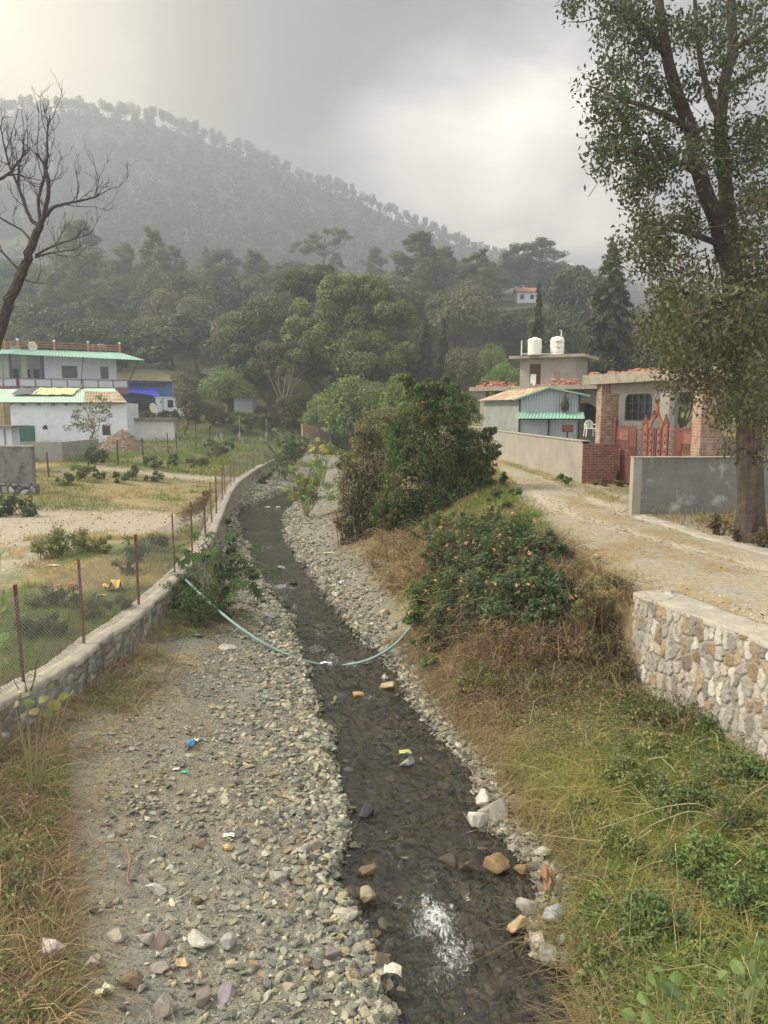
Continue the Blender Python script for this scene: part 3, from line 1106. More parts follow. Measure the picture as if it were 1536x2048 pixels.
m_rail = M_plain('orange_brown_rail', (.42, .17, .09), (.32, .13, .075), scale=3, rough=.7)
m_plastic = M_plain('white_plastic', (.72, .70, .62), (.66, .64, .56), rough=.45)
m_dishm = M_plain('dish_paint', (.62, .57, .45), (.55, .5, .4), rough=.5)
m_roof_green = M_plain('green_sheet', (.24, .40, .31), (.19, .33, .26), scale=1.2, rough=.5)
m_roof_pale = M_plain('faded_green_sheet', (.33, .50, .36), (.42, .52, .40), scale=1.0, rough=.6, c3_=(.46, .43, .36), s3=.9, thr=(.58, .72))
m_roof_rust = M_plain('rusty_sheet', (.36, .26, .15), (.27, .17, .09), scale=1.5, rough=.75, c3_=(.42, .40, .30), s3=1.1, thr=(.5, .62))
m_roof_olive = M_plain('mossy_sheet', (.24, .21, .12), (.17, .155, .085), scale=.6, rough=.85)
m_tin = M_plain('galvanised_sheet', (.40, .44, .45), (.31, .35, .36), scale=1.2, rough=.45, metal=.35, c3_=(.30, .27, .22), s3=.8, thr=(.62, .78))
m_tin_dull = M_plain('dull_tin_sheet', (.33, .35, .32), (.26, .28, .25), scale=1.2, rough=.55, metal=.25, c3_=(.28, .23, .17), s3=.8, thr=(.55, .7))
m_gate = M_plain('red_oxide_paint', (.165, .062, .046), (.125, .05, .038), scale=4, rough=.6, c3_=(.18, .07, .045), s3=4)
m_gate_lt = M_plain('faded_red_oxide', (.27, .115, .085), (.22, .095, .07), scale=4, rough=.6)
m_iron = M_plain('dark_iron', (.035, .035, .035), (.05, .045, .04), rough=.6)
m_rubble = M_plain('broken_brick', (.45, .20, .12), (.36, .17, .11), scale=5, rough=.95)


def corr(b, A, B, C, D, period=.15, depth=.018, mi=0, thick=0):
    """corrugated sheet between corners A-B (eave, waves run along it) and D-C (ridge)"""
    A, B, C, D = (np.array(p, float) for p in (A, B, C, D))
    n = max(4, int(np.linalg.norm(B - A) / period * 4))
    nm = np.cross(B - A, D - A)
    nm /= np.linalg.norm(nm)
    u = np.arange(n + 1) / n
    w_ = (depth * np.sin(np.arange(n + 1) * np.pi / 2))[:, None] * nm
    lo = A + (B - A) * u[:, None] + w_
    hi = D + (C - D) * u[:, None] + w_
    v = np.concatenate([lo, hi])
    b.add(v.tolist(), [(i, i + 1, n + 2 + i, n + 1 + i) for i in range(n)], mi)
    return b


def window(parent, Mx, x0, z0, x1, z1, y=0.0, bars=2, hbars=2, frame_m=None, pane_m=None, name='window', fw=.06, depth=.12):
    """frame set into the opening, dark pane behind it, bars; pane and bars are sub-parts"""
    f = MB(Mx)
    yy = y + .03
    for a in ((x0, z0, x0 + fw, z1), (x1 - fw, z0, x1, z1)):
        f.box(a[0], yy, a[1], a[2], yy + .05, a[3])
    for a in ((x0 + fw, z0, x1 - fw, z0 + fw), (x0 + fw, z1 - fw, x1 - fw, z1)):
        f.box(a[0], yy, a[1], a[2], yy + .05, a[3])
    fo = f.build(name, frame_m or m_wood, parent)
    g = MB(Mx)
    g.poly([(x0, y + depth, z0), (x1, y + depth, z0), (x1, y + depth, z1), (x0, y + depth, z1)])
    g.build('pane', pane_m or m_glass, fo)
    if bars or hbars:
        g = MB(Mx)
        for i in range(bars):
            x = x0 + fw + (x1 - x0 - 2 * fw) * (i + 1) / (bars + 1)
            g.box(x - .018, yy + .004, z0 + fw, x + .018, yy + .03, z1 - fw)
        for i in range(hbars):
            z = z0 + fw + (z1 - z0 - 2 * fw) * (i + 1) / (hbars + 1)
            g.box(x0 + fw, yy + .034, z - .015, x1 - fw, yy + .046, z + .015)
        g.build('window_bars', frame_m or m_wood, fo)
    return fo
# ================================================================== RIGHT SIDE
def pl(px, Y):
    p = P(px, 900, Y)
    return p[0], p[1]


def zat(px, py, Y):
    return float(P(px, py, Y)[2])


# ---- compound wall along the road (left of the gate)
cwpts = [pl(1165, 24.0), (5.95, 30.0), (5.62, 36.0), (5.35, 42.0), (5.2, 48.0)]
T = thing('compound_wall', 'long pale cement compound wall beside the dirt road with a brick end at the gate', 'wall', (cwpts[0][0], 24, 2.7))
b = MB()
for (x0, y0), (x1, y1) in zip(cwpts, cwpts[1:]):
    za, zb_ = float(zroad(y0)), float(zroad(y1))
    h = 1.36
    th = .22
    v = [(x0, y0, za - .4), (x1, y1, zb_ - .4), (x1, y1, zb_ + h), (x0, y0, za + h)]
    w_ = [(p[0] + th, p[1], p[2]) for p in v]
    b.add(v + w_, [(3, 2, 1, 0), (4, 5, 6, 7), (3, 7, 6, 2)])
b.poly([(cwpts[-1][0], cwpts[-1][1], 2.4), (cwpts[-1][0] + .22, cwpts[-1][1], 2.4), (cwpts[-1][0] + .22, cwpts[-1][1], 4.1), (cwpts[-1][0], cwpts[-1][1], 4.1)])
b.build('plaster_face', m_conc_warm, T)
b = MB()
for (x0, y0), (x1, y1) in zip(cwpts, cwpts[1:]):
    za, zb_ = float(zroad(y0)) + 1.362, float(zroad(y1)) + 1.362
    b.prism([(x0 - .03, y0, za), (x0 + .25, y0, za), (x0 + .25, y0, za + .035), (x0 - .03, y0, za + .035)], (x1 - x0, y1 - y0, zb_ - za))
b.build('coping', m_cope, T)
x0, y0 = cwpts[0]
b = MB()
xr = pl(1228, 24.3)[0]
b.box(x0 + .002, y0 - .05, 2.3, xr, y0 + .2, 4.0)
b.build('brick_end', m_brick_red, T)

# ---- porch of the house: two brick columns, beam and slab
c1 = np.array(pl(1216, 24.9))
c2 = np.array(pl(1421, 20.3))
pd = (c2 - c1) / np.linalg.norm(c2 - c1)
angp = math.atan2(pd[1], pd[0])
HOUSE = thing('flat_roofed_house', 'unfinished flat-roofed house with brick porch columns, arches and a stair tower behind the red gate', 'house', (12.0, 38, 2.7))


def column(px0, px1, Y, side, ztop, zbot=2.2):
    xa, xb_ = P(px0, 900, Y)[0], P(px1, 900, Y)[0]
    b = MB()
    b.box(xa, Y, zbot, xa + side, Y + side, ztop)
    return b


b = column(1199, 1236, 24.7, .58, zat(1216, 768, 24.9))
b.build('porch_column', m_brick, HOUSE)
b = column(1399, 1442, 20.1, .58, zat(1216, 768, 24.9))
b.build('porch_column', m_brick, HOUSE)
# porch slab: front edge from (1160,748)@25.5 to right; depth to the back right
zs0, zs1 = 5.93, 6.27
e0, e1 = np.array(pl(1160, 25.6)), np.array(pl(1160, 25.6))
dr = np.array([pl(1330, 21.7)[0] - e0[0], 21.7 - 25.6])
dr /= np.linalg.norm(dr)
e1 = e0 + dr * 7.2
bk = np.array([-dr[1], dr[0]])
f0, f1 = e0 + bk * 12.2, e1 + bk * 12.2
n_ = 40
b = MB()
b.prism([(*e0, zs0), (*e1, zs0), (*f1, zs0), (*f0, zs0)], (0, 0, zs1 - zs0 - .02))
b.build('porch_slab', m_slab, HOUSE)
b = MB()
bo = e0 + dr * .5 + bk * .35
bo2 = e0 + dr * 6.6 + bk * .35
b.prism([(*bo, zs0 - .34), (*bo2, zs0 - .34), (*(bo2 + bk * .3), zs0 - .34), (*(bo + bk * .3), zs0 - .34)], (0, 0, .338))
b.build('porch_beam', m_conc_warm, HOUSE)
b = MB()
for i in range(150):
    s_, t_ = random.uniform(0.02, .98) * 7.2, random.uniform(.02, .9) * 2.2
    p = e0 + dr * s_ + bk * t_
    sz = random.uniform(.04, .12)
    Mx = Matrix.Translation((p[0], p[1], zs1 - .02 + sz * .4)) @ Matrix.Rotation(random.uniform(0, 3), 4, 'Z') @ Matrix.Rotation(random.uniform(-.4, .4), 4, 'X')
    q = MB(Mx)
    q.box(-sz, -sz * .6, -sz * .4, sz, sz * .6, sz * .4)
    b.add(q.v, q.f)
b.build('brick_rubble', m_rubble, HOUSE)['kind'] = 'stuff'

# porch back room: wall with window facing the road
Mx, Lw = frame2(pl(1232, 36.0), pl(1345, 33.6), 2.7)
wz0, wz1 = zat(1275, 842, 35) - 2.7, zat(1275, 787, 35) - 2.7
wx0, wx1 = (1247 - 1232) / 113 * Lw, (1302 - 1232) / 113 * Lw
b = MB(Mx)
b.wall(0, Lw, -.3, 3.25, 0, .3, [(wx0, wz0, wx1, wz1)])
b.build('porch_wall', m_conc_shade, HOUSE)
# rounded upper corners of the opening
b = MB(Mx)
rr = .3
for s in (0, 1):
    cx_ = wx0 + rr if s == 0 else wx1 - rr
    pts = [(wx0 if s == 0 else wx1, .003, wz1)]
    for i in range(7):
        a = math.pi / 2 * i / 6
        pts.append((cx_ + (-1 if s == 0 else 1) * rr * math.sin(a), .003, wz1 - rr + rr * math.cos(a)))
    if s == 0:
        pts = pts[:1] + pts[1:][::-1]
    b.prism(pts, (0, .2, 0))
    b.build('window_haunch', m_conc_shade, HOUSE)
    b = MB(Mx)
window(HOUSE, Mx, wx0, wz0, wx1, wz1, 0.0, bars=3, hbars=2, frame_m=m_iron)
b = MB(Mx)
b.box(Lw - .45, -.45, -.3, Lw, -.003, 3.22)
b.build('pillar', m_conc_warm, HOUSE)

# main block: facade, arches
A0, B0 = pl(948, 47.0), pl(1236, 41.3)
Mx, Lw = frame2(A0, B0, 2.7)
zr_ = 3.62
sx = lambda px: (px - 948) / (1236 - 948) * Lw
op = [(sx(957), 1.0, sx(1000), 3.0), (sx(1140), .2, sx(1199), 2.3)]
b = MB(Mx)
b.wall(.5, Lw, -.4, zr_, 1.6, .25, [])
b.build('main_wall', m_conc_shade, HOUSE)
# verandah front: pillars and the arch over the sitting place
for px in (955, 1000):
    b = MB(Mx)
    b.box(sx(px), .25, -.3, sx(px) + .4, .65, zr_ - .003)
    b.build('pillar', m_conc_warm, HOUSE)
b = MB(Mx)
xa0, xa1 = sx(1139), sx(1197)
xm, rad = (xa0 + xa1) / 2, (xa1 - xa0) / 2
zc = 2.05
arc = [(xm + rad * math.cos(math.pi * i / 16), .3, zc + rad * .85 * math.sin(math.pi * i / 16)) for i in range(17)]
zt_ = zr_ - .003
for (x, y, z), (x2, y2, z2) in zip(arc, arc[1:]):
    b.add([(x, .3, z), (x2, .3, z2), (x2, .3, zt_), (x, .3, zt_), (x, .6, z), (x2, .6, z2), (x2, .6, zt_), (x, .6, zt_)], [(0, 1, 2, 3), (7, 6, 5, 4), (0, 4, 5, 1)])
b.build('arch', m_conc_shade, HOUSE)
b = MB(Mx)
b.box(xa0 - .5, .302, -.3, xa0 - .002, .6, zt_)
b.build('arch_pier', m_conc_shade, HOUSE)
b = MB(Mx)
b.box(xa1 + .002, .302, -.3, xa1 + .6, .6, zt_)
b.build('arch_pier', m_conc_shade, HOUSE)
b = MB(Mx)
b.box(.5, .3, -.4, Lw, 1.598, .25)
b.build('verandah_floor', m_conc_warm, HOUSE)
# arched window behind
ax0, ax1 = sx(1152), sx(1184)
b = MB(Mx)
pts = [(ax0, 1.58, 1.35), (ax1, 1.58, 1.35), (ax1, 1.58, 2.55)] + [((ax0 + ax1) / 2 + (ax1 - ax0) / 2 * math.cos(math.pi * i / 10), 1.58, 2.55 + .45 * math.sin(math.pi * i / 10)) for i in range(1, 10)] + [(ax0, 1.58, 2.55)]
b.poly(pts)
wo = b.build('window', m_glass, HOUSE)
b = MB(Mx)
for i in range(4):
    x = ax0 + (ax1 - ax0) * (i + .5) / 4
    b.box(x - .02, 1.55, 1.35, x + .02, 1.575, 2.6)
b.box(ax0, 1.53, 2.0, ax1, 1.548, 2.04)
b.build('window_bars', m_iron, wo)
b = MB(Mx)
b.box(-.25, -.3, zr_, Lw + .3, 9, zr_ + .26)
b.build('roof_slab', m_slab, HOUSE)
b = MB(Mx)
for i in range(160):
    cxx = random.choice([sx(968), sx(980), sx(975), sx(1005), sx(1130), sx(1140), sx(1120), random.uniform(0, Lw)])
    x, y = cxx + random.gauss(0, .45), random.uniform(-.1, 1.2)
    sz = random.uniform(.07, .16)
    hh = zr_ + .26 + abs(random.gauss(0, .14)) * (1 if abs(x - cxx) < .5 else .3)
    if x < -.1 or x > Lw:
        continue
    q = MB(Mx @ Matrix.Translation((x, y, hh)) @ Matrix.Rotation(random.uniform(0, 3), 4, 'Z') @ Matrix.Rotation(random.uniform(-.6, .6), 4, 'X'))
    q.box(-sz, -sz * .5, -sz * .35, sz, sz * .5, sz * .35)
    b.v += q.v[:0]
    k0 = len(b.v)
    b.v += q.v
    b.f += [tuple(i_ + k0 for i_ in f) for f in q.f]
    b.mi += [0] * 6
    b.sm += [False] * 6
b.build('brick_rubble', m_rubble, HOUSE)['kind'] = 'stuff'
# stair tower on the roof
Mt, Lt = frame2(pl(1036, 46.5), pl(1147, 44.9), 2.7)
zt0, zt1 = zr_ + .26, zat(1090, 716, 45.5) - 2.7
st = lambda px: (px - 1036) / (1147 - 1036) * Lt
b = MB(Mt)
b.wall(0, Lt, zt0, zt1, 0, .2, [(st(1056), zt0 + .05, st(1078), zat(1067, 727, 45.5) - 2.7)])
b.poly([(0, .2, zt0), (0, 3, zt0), (0, 3, zt1), (0, .2, zt1)])
b.poly([(Lt, .2, zt0), (Lt, 3, zt0), (Lt, 3, zt1), (Lt, .2, zt1)])
b.poly([(0, 3, zt0), (Lt, 3, zt0), (Lt, 3, zt1), (0, 3, zt1)])
b.build('stair_tower', m_conc_warm, HOUSE)
b = MB(Mt)
b.box(st(1056), .08, zt0 + .05, st(1078), .14, zat(1067, 727, 45.5) - 2.7)
do = b.build('door', m_woodred, HOUSE)
b = MB(Mt)
b.box(st(1058), -.04, zt0 + .06, st(1069), .06, zt0 + .75)
b.build('door_board', m_plastic, do)
b = MB(Mt)
b.box(-.55, -.55, zt1, Lt + .6, 3.4, zt1 + .17)
b.build('tower_slab', m_slab, HOUSE)
for px in (1099, 1104, 1108):
    b = MB(Mx)
    xx = sx(px)
    b.bar((xx, 1.0, zr_ + .2), (xx + random.uniform(-.05, .05), 1.0, zr_ + 1.1), .03)
    b.build('rebar', m_post, HOUSE)

# ---- water tanks
def tank(px, Y, wpx, ytop, label, ribs, dome):
    r = wpx / F * Y / 2
    base = P(px, 706, Y)
    z0 = 2.7 + zt1 + .17
    zt = zat(px, ytop, Y)
    T = thing('water_tank', label, 'water tank', (base[0], Y, z0), 'water tanks on the stair tower')
    h = zt - z0
    pr = [(r * .98, 0)]
    n = 24
    hb = h * (.80 if dome else .84)
    for i in range(n + 1):
        z = hb * i / n
        rr = r * (1 - .035 * (math.sin(2 * math.pi * ribs * i / n) > .35))
        pr.append((rr, z + .005))
    pr += [(r * .97, hb + .04), (r * .78, hb + (h - hb) * (.75 if dome else .6)), (r * .36, h * .95)]
    b = MB()
    b.lathe(pr, (base[0], Y, z0), 28)
    b.build('tank_shell', m_plastic, T)
    b = MB()
    b.lathe([(r * .36, 0), (r * .37, h * .05), (r * .2, h * .07)], (base[0], Y, z0 + h * .945), 18)
    b.build('lid', m_plastic, T)
    return T, r, z0, h, base


T, r, z0, h, base = tank(1069, 45.6, 27, 675, 'ribbed cylindrical white water tank, the wider-shouldered one beside the thin upright pipe', 6, False)
T, r, z0, h, base = tank(1114, 45.4, 27, 673, 'domed white water tank with a small yellow label and a bent pipe on top', 3, True)
b = MB()
b.box(base[0] - .14, base[1] - r - .012, z0 + h * .62, base[0] + .14, base[1] - r + .1, z0 + h * .72)
b.build('yellow_label', M_plain('yellow_label', (.5, .42, .08), (.45, .38, .07)), T)
b = MB()
b.box(base[0] - .1, base[1] - r - .012, z0 + h * .33, base[0] + .08, base[1] - r + .1, z0 + h * .39)
b.build('grey_label', M_plain('grey_label', (.25, .25, .25), (.3, .3, .3)), T)
b = MB()
b.tube([(base[0] + .22, 45.4, z0 + h * .9), (base[0] + .22, 45.4, z0 + h + .35), (base[0] + .1, 45.4, z0 + h + .38)], .03, 6)
b.build('overflow_pipe', m_plastic, T)
b = MB()
p = P(1043, 700, 45.6)
b.tube([(p[0], 45.6, 2.7 + zt1 + .15), (p[0], 45.6, 2.7 + zt1 + 1.05)], .035, 6)
b.tube([(p[0], 45.6, 2.7 + zt1 + .25), (p[0] + 1.9, 45.6, 2.7 + zt1 + .25)], .03, 6)
tag(b.build('vent_pipe', m_plastic, None, (p[0], 45.6, 2.7 + zt1)), 'thin upright pale pipe standing on the stair tower beside the tanks', 'pipe')

# ---- metal shed
sA_, sB_ = pl(1037, 36.0), pl(1156, 35.2)
Mx, Lw = frame2(sA_, sB_, 2.75)
zE, zG = zat(1037, 797, 36) - 2.75, zat(1096, 776, 36) - 2.75
zE2 = zat(1150, 788, 35.5) - 2.75
Ds = 5.2
SHED = thing('metal_shed', 'grey corrugated metal shed with a green-edged gable roof and double doors behind the pale wall', 'shed', (*sA_, 2.75))
xg = Lw * .50
# side wall (faces the road)
sb = frame2(sA_, pl(966, 41.4), 2.75)
b = MB()
p0 = np.array([*sA_, 2.4])
p1 = np.array([*pl(966, 41.4), 2.4])
zt_side = zat(966, 802, 41.4)
corr(b, p1, p0, [p0[0], p0[1], 2.75 + zE - .03], [p1[0], p1[1], zt_side], .2, .02)
b.build('side_wall', m_tin_dull, SHED)
b = MB(Mx)
dz = 1.95
nn = 90
xs = [Lw * i / nn for i in range(nn + 1)]
tp = lambda x: (zE + (zG - zE) * x / xg) if x < xg else (zG + (zE2 - zG) * (x - xg) / (Lw - xg))
for i in range(nn):
    a, c = xs[i], xs[i + 1]
    ya, yc = .02 * math.sin(i * 1.57), .02 * math.sin((i + 1) * 1.57)
    b.poly([(a, ya, dz), (c, yc, dz), (c, yc, tp(c) - .02), (a, ya, tp(a) - .02)])
b.build('gable_wall', m_tin, SHED)
for s in (0, 1):
    b = MB(Mx)
    x0, x1 = (.06, Lw * .5 - .015) if s == 0 else (Lw * .5 + .015, Lw - .06)
    k = 44
    for i in range(k):
        a, c = x0 + (x1 - x0) * i / k, x0 + (x1 - x0) * (i + 1) / k
        ya, yc = .03 + .014 * math.sin(i * 1.57), .03 + .014 * math.sin((i + 1) * 1.57)
        b.poly([(a, ya, -.2), (c, yc, -.2), (c, yc, dz - .04), (a, ya, dz - .04)])
    d_ = b.build('door', m_tin, SHED)
    if s == 1:
        b = MB(Mx)
        b.box(x0 + .02, -.03, .75, x0 + .3, .01, .8)
        b.box(x0 + .02, -.03, .6, x0 + .08, .01, 1.0)
        b.build('door_bolt', m_iron, d_)
for x in (0.0, Lw * .5, Lw):
    b = MB(Mx)
    b.box(x - .03, -.035, -.3, x + .03, .0 if x == Lw * .5 else .05, (dz - .045 if x == Lw * .5 else tp(min(x, Lw)) - .05))
    b.build('door_post', m_iron, SHED)
b = MB(Mx)
b.box(0.032, -.034, dz - .04, Lw - .032, .02, dz - .003)
b.build('door_lintel', m_iron, SHED)
b = MB(Mx)
corr(b, (-.1, -.62, dz + .02), (Lw + .28, -.62, dz + .02), (Lw + .2, -.03, dz + .32), (-.03, -.03, dz + .32), .16, .02)
b.build('canopy', m_roof_green, SHED)
b = MB(Mx)
pb = Mx.inverted() @ Vector((p1[0], p1[1], 2.75))
dv = np.array([pb.x, pb.y])
corr(b, (-.25, -.25, zE - .06), (-.25 + dv[0] * 1.03, -.25 + dv[1] * 1.03, zt_side - 2.75 + .02), (xg + dv[0] * 1.03, dv[1] * 1.03 - .25, zG + .03), (xg, -.25, zG + .03), .2, .02)
b.build('roof_sheet', m_roof_rust, SHED)
b = MB(Mx)
corr(b, (xg, -.25, zG + .035), (xg + dv[0], dv[1] - .25, zG + .035), (Lw + .45 + dv[0], dv[1] - .25, zE2 - .08), (Lw + .45, -.25, zE2 - .08), .2, .02)
b.build('roof_sheet', m_roof_green, SHED)
b = MB(Mx)
b.bar((-.27, -.27, zE - .08), (xg, -.27, zG + .01), .03, .07)
b.bar((xg, -.27, zG + .01), (Lw + .47, -.27, zE2 - .10), .03, .07)
b.build('verge_strip', m_roof_green, SHED)
# dark bundle hanging at the gable
b = MB(Mx)
xh = Lw * .76
b.lathe([(.03, 0), (.16, .12), (.2, .35), (.12, .6), (.03, .82)], (xh, -.2, zG - 1.15), 12)
b.bar((xh, -.2, zG - .35), (xh + .12, -.05, zG - .12), .03)
tag(b.build('net_bundle', m_iron, None, tuple(Mx @ Vector((xh, -.2, zG - 1.1)))), 'dark bundle of netting hanging under the gable of the metal shed', 'bundle')

# ---- red notice board in front of the shed
Y = 30.0
p = P(1135, 857, Y)
SG = thing('notice_board', 'small dark red notice board on a post behind the pale wall', 'sign', (p[0], Y, 2.7))
b = MB()
hw, hh = 11 / F * Y, 7.5 / F * Y
b.box(p[0] - hw, Y - .03, p[2] - hh, p[0] + hw, Y, p[2] + hh)
bo_ = b.build('board', M_plain('dark_red_board', (.17, .035, .03), (.14, .03, .028), rough=.6), SG)
b = MB()
for i, (u0, u1) in enumerate(((-.75, .75), (-.85, .8), (-.7, .85), (-.5, .5))):
    z = p[2] + hh * (.6 - .4 * i)
    xx = p[0] + hw * u0
    while xx < p[0] + hw * u1:
        w_ = random.uniform(.012, .022)
        b.box(xx, Y - .036, z - .013, xx + w_, Y - .031, z + .013)
        xx += w_ + .014
b.build('lettering', M_plain('pale_lettering', (.42, .26, .22), (.40, .25, .2)), bo_)
b = MB()
b.box(p[0] - .03, Y + .001, 2.4, p[0] + .03, Y + .05, p[2] + hh * .5)
b.build('post', m_post, SG)

# ---- plastic chair on the verandah
Y = 41.5
p = P(1179, 873, Y)
zf = p[2]
CH = thing('plastic_chair', 'white plastic armchair standing on the verandah', 'chair', (p[0], Y, zf))
s_ = .95
b = MB()
b.box(p[0] - .25 * s_, Y - .25, zf + .42, p[0] + .25 * s_, Y + .25, zf + .46)
b.build('seat', m_plastic, CH)
b = MB()
pts = [(p[0] + (.24 if i < 7 else .24) * math.cos(math.pi * i / 12) * s_, Y + .26, zf + .62 + .28 * math.sin(math.pi * i / 12)) for i in range(13)]
b.tube([(p[0] + .24, Y + .24, zf + .44)] + pts + [(p[0] - .24, Y + .24, zf + .44)], .025, 6)
for i in range(5):
    x = p[0] - .16 + .08 * i
    b.bar((x, Y + .26, zf + .46), (x, Y + .27, zf + .85), .04, .015)
b.build('backrest', m_plastic, CH)
for sx_ in (-1, 1):
    for sy in (-1, 1):
        b = MB()
        b.bar((p[0] + sx_ * .27, Y + sy * .26, zf), (p[0] + sx_ * .23, Y + sy * .22, zf + .42), .045)
        b.build('leg', m_plastic, CH)
    b = MB()
    b.tube([(p[0] + sx_ * .25, Y - .23, zf + .44), (p[0] + sx_ * .27, Y - .22, zf + .66), (p[0] + sx_ * .27, Y + .22, zf + .68)], .022, 6)
    b.build('armrest', m_plastic, CH)

# ---- the gate between the columns
ga = np.array([P(1229, 900, 24.5)[0], 24.5])
gb = np.array([P(1397, 900, 20.5)[0], 20.5])
Mg, Lg = frame2(ga, gb, 2.68)
sg = lambda px: float(np.interp(px, [1229, 1262, 1287, 1313, 1340, 1397], np.array([0, .20, .36, .52, .68, 1.0]) * Lg))
GT = thing('iron_gate', 'ornate red oxide iron gate with a pointed crest between the brick porch columns', 'gate', (*ga, 2.68))
H = 1.86
xl, xc0, xc1, xr_ = 0.0, Lg * .355, Lg * .67, Lg


def rect(b, x0, z0, x1, z1, w_=.05, y=0, d=.04):
    b.box(x0, y, z0, x0 + w_, y + d, z1)
    b.box(x1 - w_, y, z0, x1, y + d, z1)
    b.box(x0 + w_, y, z0, x1 - w_, y + d, z0 + w_)
    b.box(x0 + w_, y, z1 - w_, x1 - w_, y + d, z1)


def scroll(b, cx_, cz, r, y=0.0, n=14, turns=1.5):
    b.tube([(cx_ + r * (1 - i / n * .75) * math.cos(i / n * turns * 2 * math.pi), y, cz + r * (1 - i / n * .75) * math.sin(i / n * turns * 2 * math.pi)) for i in range(n + 1)], .012, 5)


def leaf_panel(x0, x1, name, ajar=0.0, mirror=False):
    L = MB(Mg)
    rect(L, x0, .12, x1, H, .07)
    L.box(x0 + .07, -.004, .86, x1 - .07, .044, .95)
    lo = L.build(name, m_gate, GT)
    b = MB(Mg)
    b.box(x0 + .074, .012, .19, x1 - .074, .03, .856)
    b.poly([(x0 + .15, .004, .84), (x1 - .15, .004, .84), (x1 - .35, .004, .34), (x0 + .35, .004, .34)])
    b.build('sheet_panel', m_gate, lo)
    b = MB(Mg)
    xm_ = x0 + (x1 - x0) * (.62 if not mirror else .38)
    a, c = (x0 + .1, xm_) if not mirror else (xm_, x1 - .1)
    for i in range(8):
        x = a + (c - a) * (i + .5) / 8
        b.box(x - .012, .01, .95, x + .012, .034, 1.44)
    for i in range(4):
        x = a + (c - a) * (i + .5) / 4
        scroll(b, x, 1.06, .09, .02)
    b.build('bars', m_gate_lt, lo)
    b = MB(Mg)
    rect(b, a, 1.45, c, H - .08, .03, -.01, .03)
    mz = (1.45 + H - .08) / 2
    b.prism([(a + .06, -.006, mz), ((a + c) / 2, -.006, mz - .09), (c - .06, -.006, mz), ((a + c) / 2, -.006, mz + .09)], (0, .03, 0))
    b.prism([(a + .03, .004, 1.48), (c - .03, .004, 1.48), (c - .03, .004, H - .11), (a + .03, .004, H - .11)], (0, .02, 0))
    b.build('frieze_panel', m_gate_lt, lo)
    b = MB(Mg)
    a2, c2_ = (xm_ + .03, x1 - .08) if not mirror else (x0 + .08, xm_ - .03)
    b.box(a2, .008, .96, c2_, .03, H - .08)
    for i in range(5):
        x = a2 + (c2_ - a2) * (i + .5) / 5
        b.box(x - .02, -.004, .97, x + .02, .007, 1.25)
    b.build('ribbed_panel', m_gate, lo)
    b = MB(Mg)
    n = max(6, int((x1 - x0) / .14))
    b.box(x0 + .04, .012, H + .001, x1 - .04, .028, H + .02)
    for i in range(n):
        x = x0 + .06 + (x1 - x0 - .12) * i / (n - 1)
        b.add([(x - .015, .005, H), (x + .015, .005, H), (x + .015, .035, H), (x - .015, .035, H), (x, .02, H + .15)], [(0, 1, 4), (1, 2, 4), (2, 3, 4), (3, 0, 4)])
    b.build('spike_fringe', m_gate, lo)
    return lo


leaf_panel(xl + .08, xc0 - .30, 'gate_leaf')
leaf_panel(xc1 + .26, xr_ - .08, 'gate_leaf', mirror=True)
for a_, c_ in ((xc0 - .30, xc0), (xc1, xc1 + .26)):
    b = MB(Mg)
    b.box(a_ + .003, 0, H - .05, c_ - .003, .04, H)
    b.box(a_ + .003, 0, .12, c_ - .003, .04, .17)
    for i in range(9):
        scroll(b, (a_ + c_) / 2, .28 + .19 * i, .085, .02)
    b.build('scroll_strip', m_gate_lt, GT)
# centre: pair of narrow leaves with studded panels under a pointed crest
C_ = MB(Mg)
wq = (xc1 - xc0) / 4
for i, tall in enumerate((.16, .0, .0, .16)):
    x0, x1 = xc0 + wq * i + .015, xc0 + wq * (i + 1) - .015
    rect(C_, x0, .12, x1, H + tall, .05)
    if tall:
        m_ = (x0 + x1) / 2
        C_.prism([(x0, .0, H + tall), (x1, .0, H + tall), (m_ + .07, .0, H + tall + .10), (m_, .0, H + tall + .26), (m_ - .07, .0, H + tall + .10)], (0, .04, 0))
co = C_.build('centre_frame', m_gate, GT)
b = MB(Mg)
for i in (0, 1, 2, 3):
    x0, x1 = xc0 + wq * i + .075, xc0 + wq * (i + 1) - .075
    if i in (1, 2):
        x0, x1 = (x0 - .0, x0 + (x1 - x0) * .62) if i == 1 else (x1 - (x1 - x0) * .62, x1)
    for z0_, z1_ in ((.2, .8), (.86, 1.3), (1.34, H + (.08 if i in (0, 3) else -.06))):
        b.box(x0, .0, z0_, x1, .035, z1_)
        m_ = (x0 + x1) / 2
        for zz in np.arange(z0_ + .12, z1_ - .05, .22):
            b.prism([(m_ - .05, -.03, zz), (m_, -.03, zz - .05), (m_ + .05, -.03, zz), (m_, -.03, zz + .05)], (0, .028, 0))
b.build('studded_panel', m_gate_lt, co)
xm_ = (xc0 + xc1) / 2
b = MB(Mg)
hw = wq * 1.38
prof = [(-hw, H), (-hw, H + .14), (-hw * .62, H + .22), (-hw * .40, H + .38), (-hw * .20, H + .54), (-.07, H + .62), (-.04, H + .70), (0, H + .84), (.04, H + .70), (.07, H + .62), (hw * .20, H + .54), (hw * .40, H + .38), (hw * .62, H + .22), (hw, H + .14), (hw, H)]
outer = [(xm_ + x, .0, z) for x, z in prof]
inner = [(xm_ + x, .0, z) for x, z in [(hw * .45, H), (hw * .42, H + .14), (hw * .2, H + .26), (0, H + .30), (-hw * .2, H + .26), (-hw * .42, H + .14), (-hw * .45, H)]]
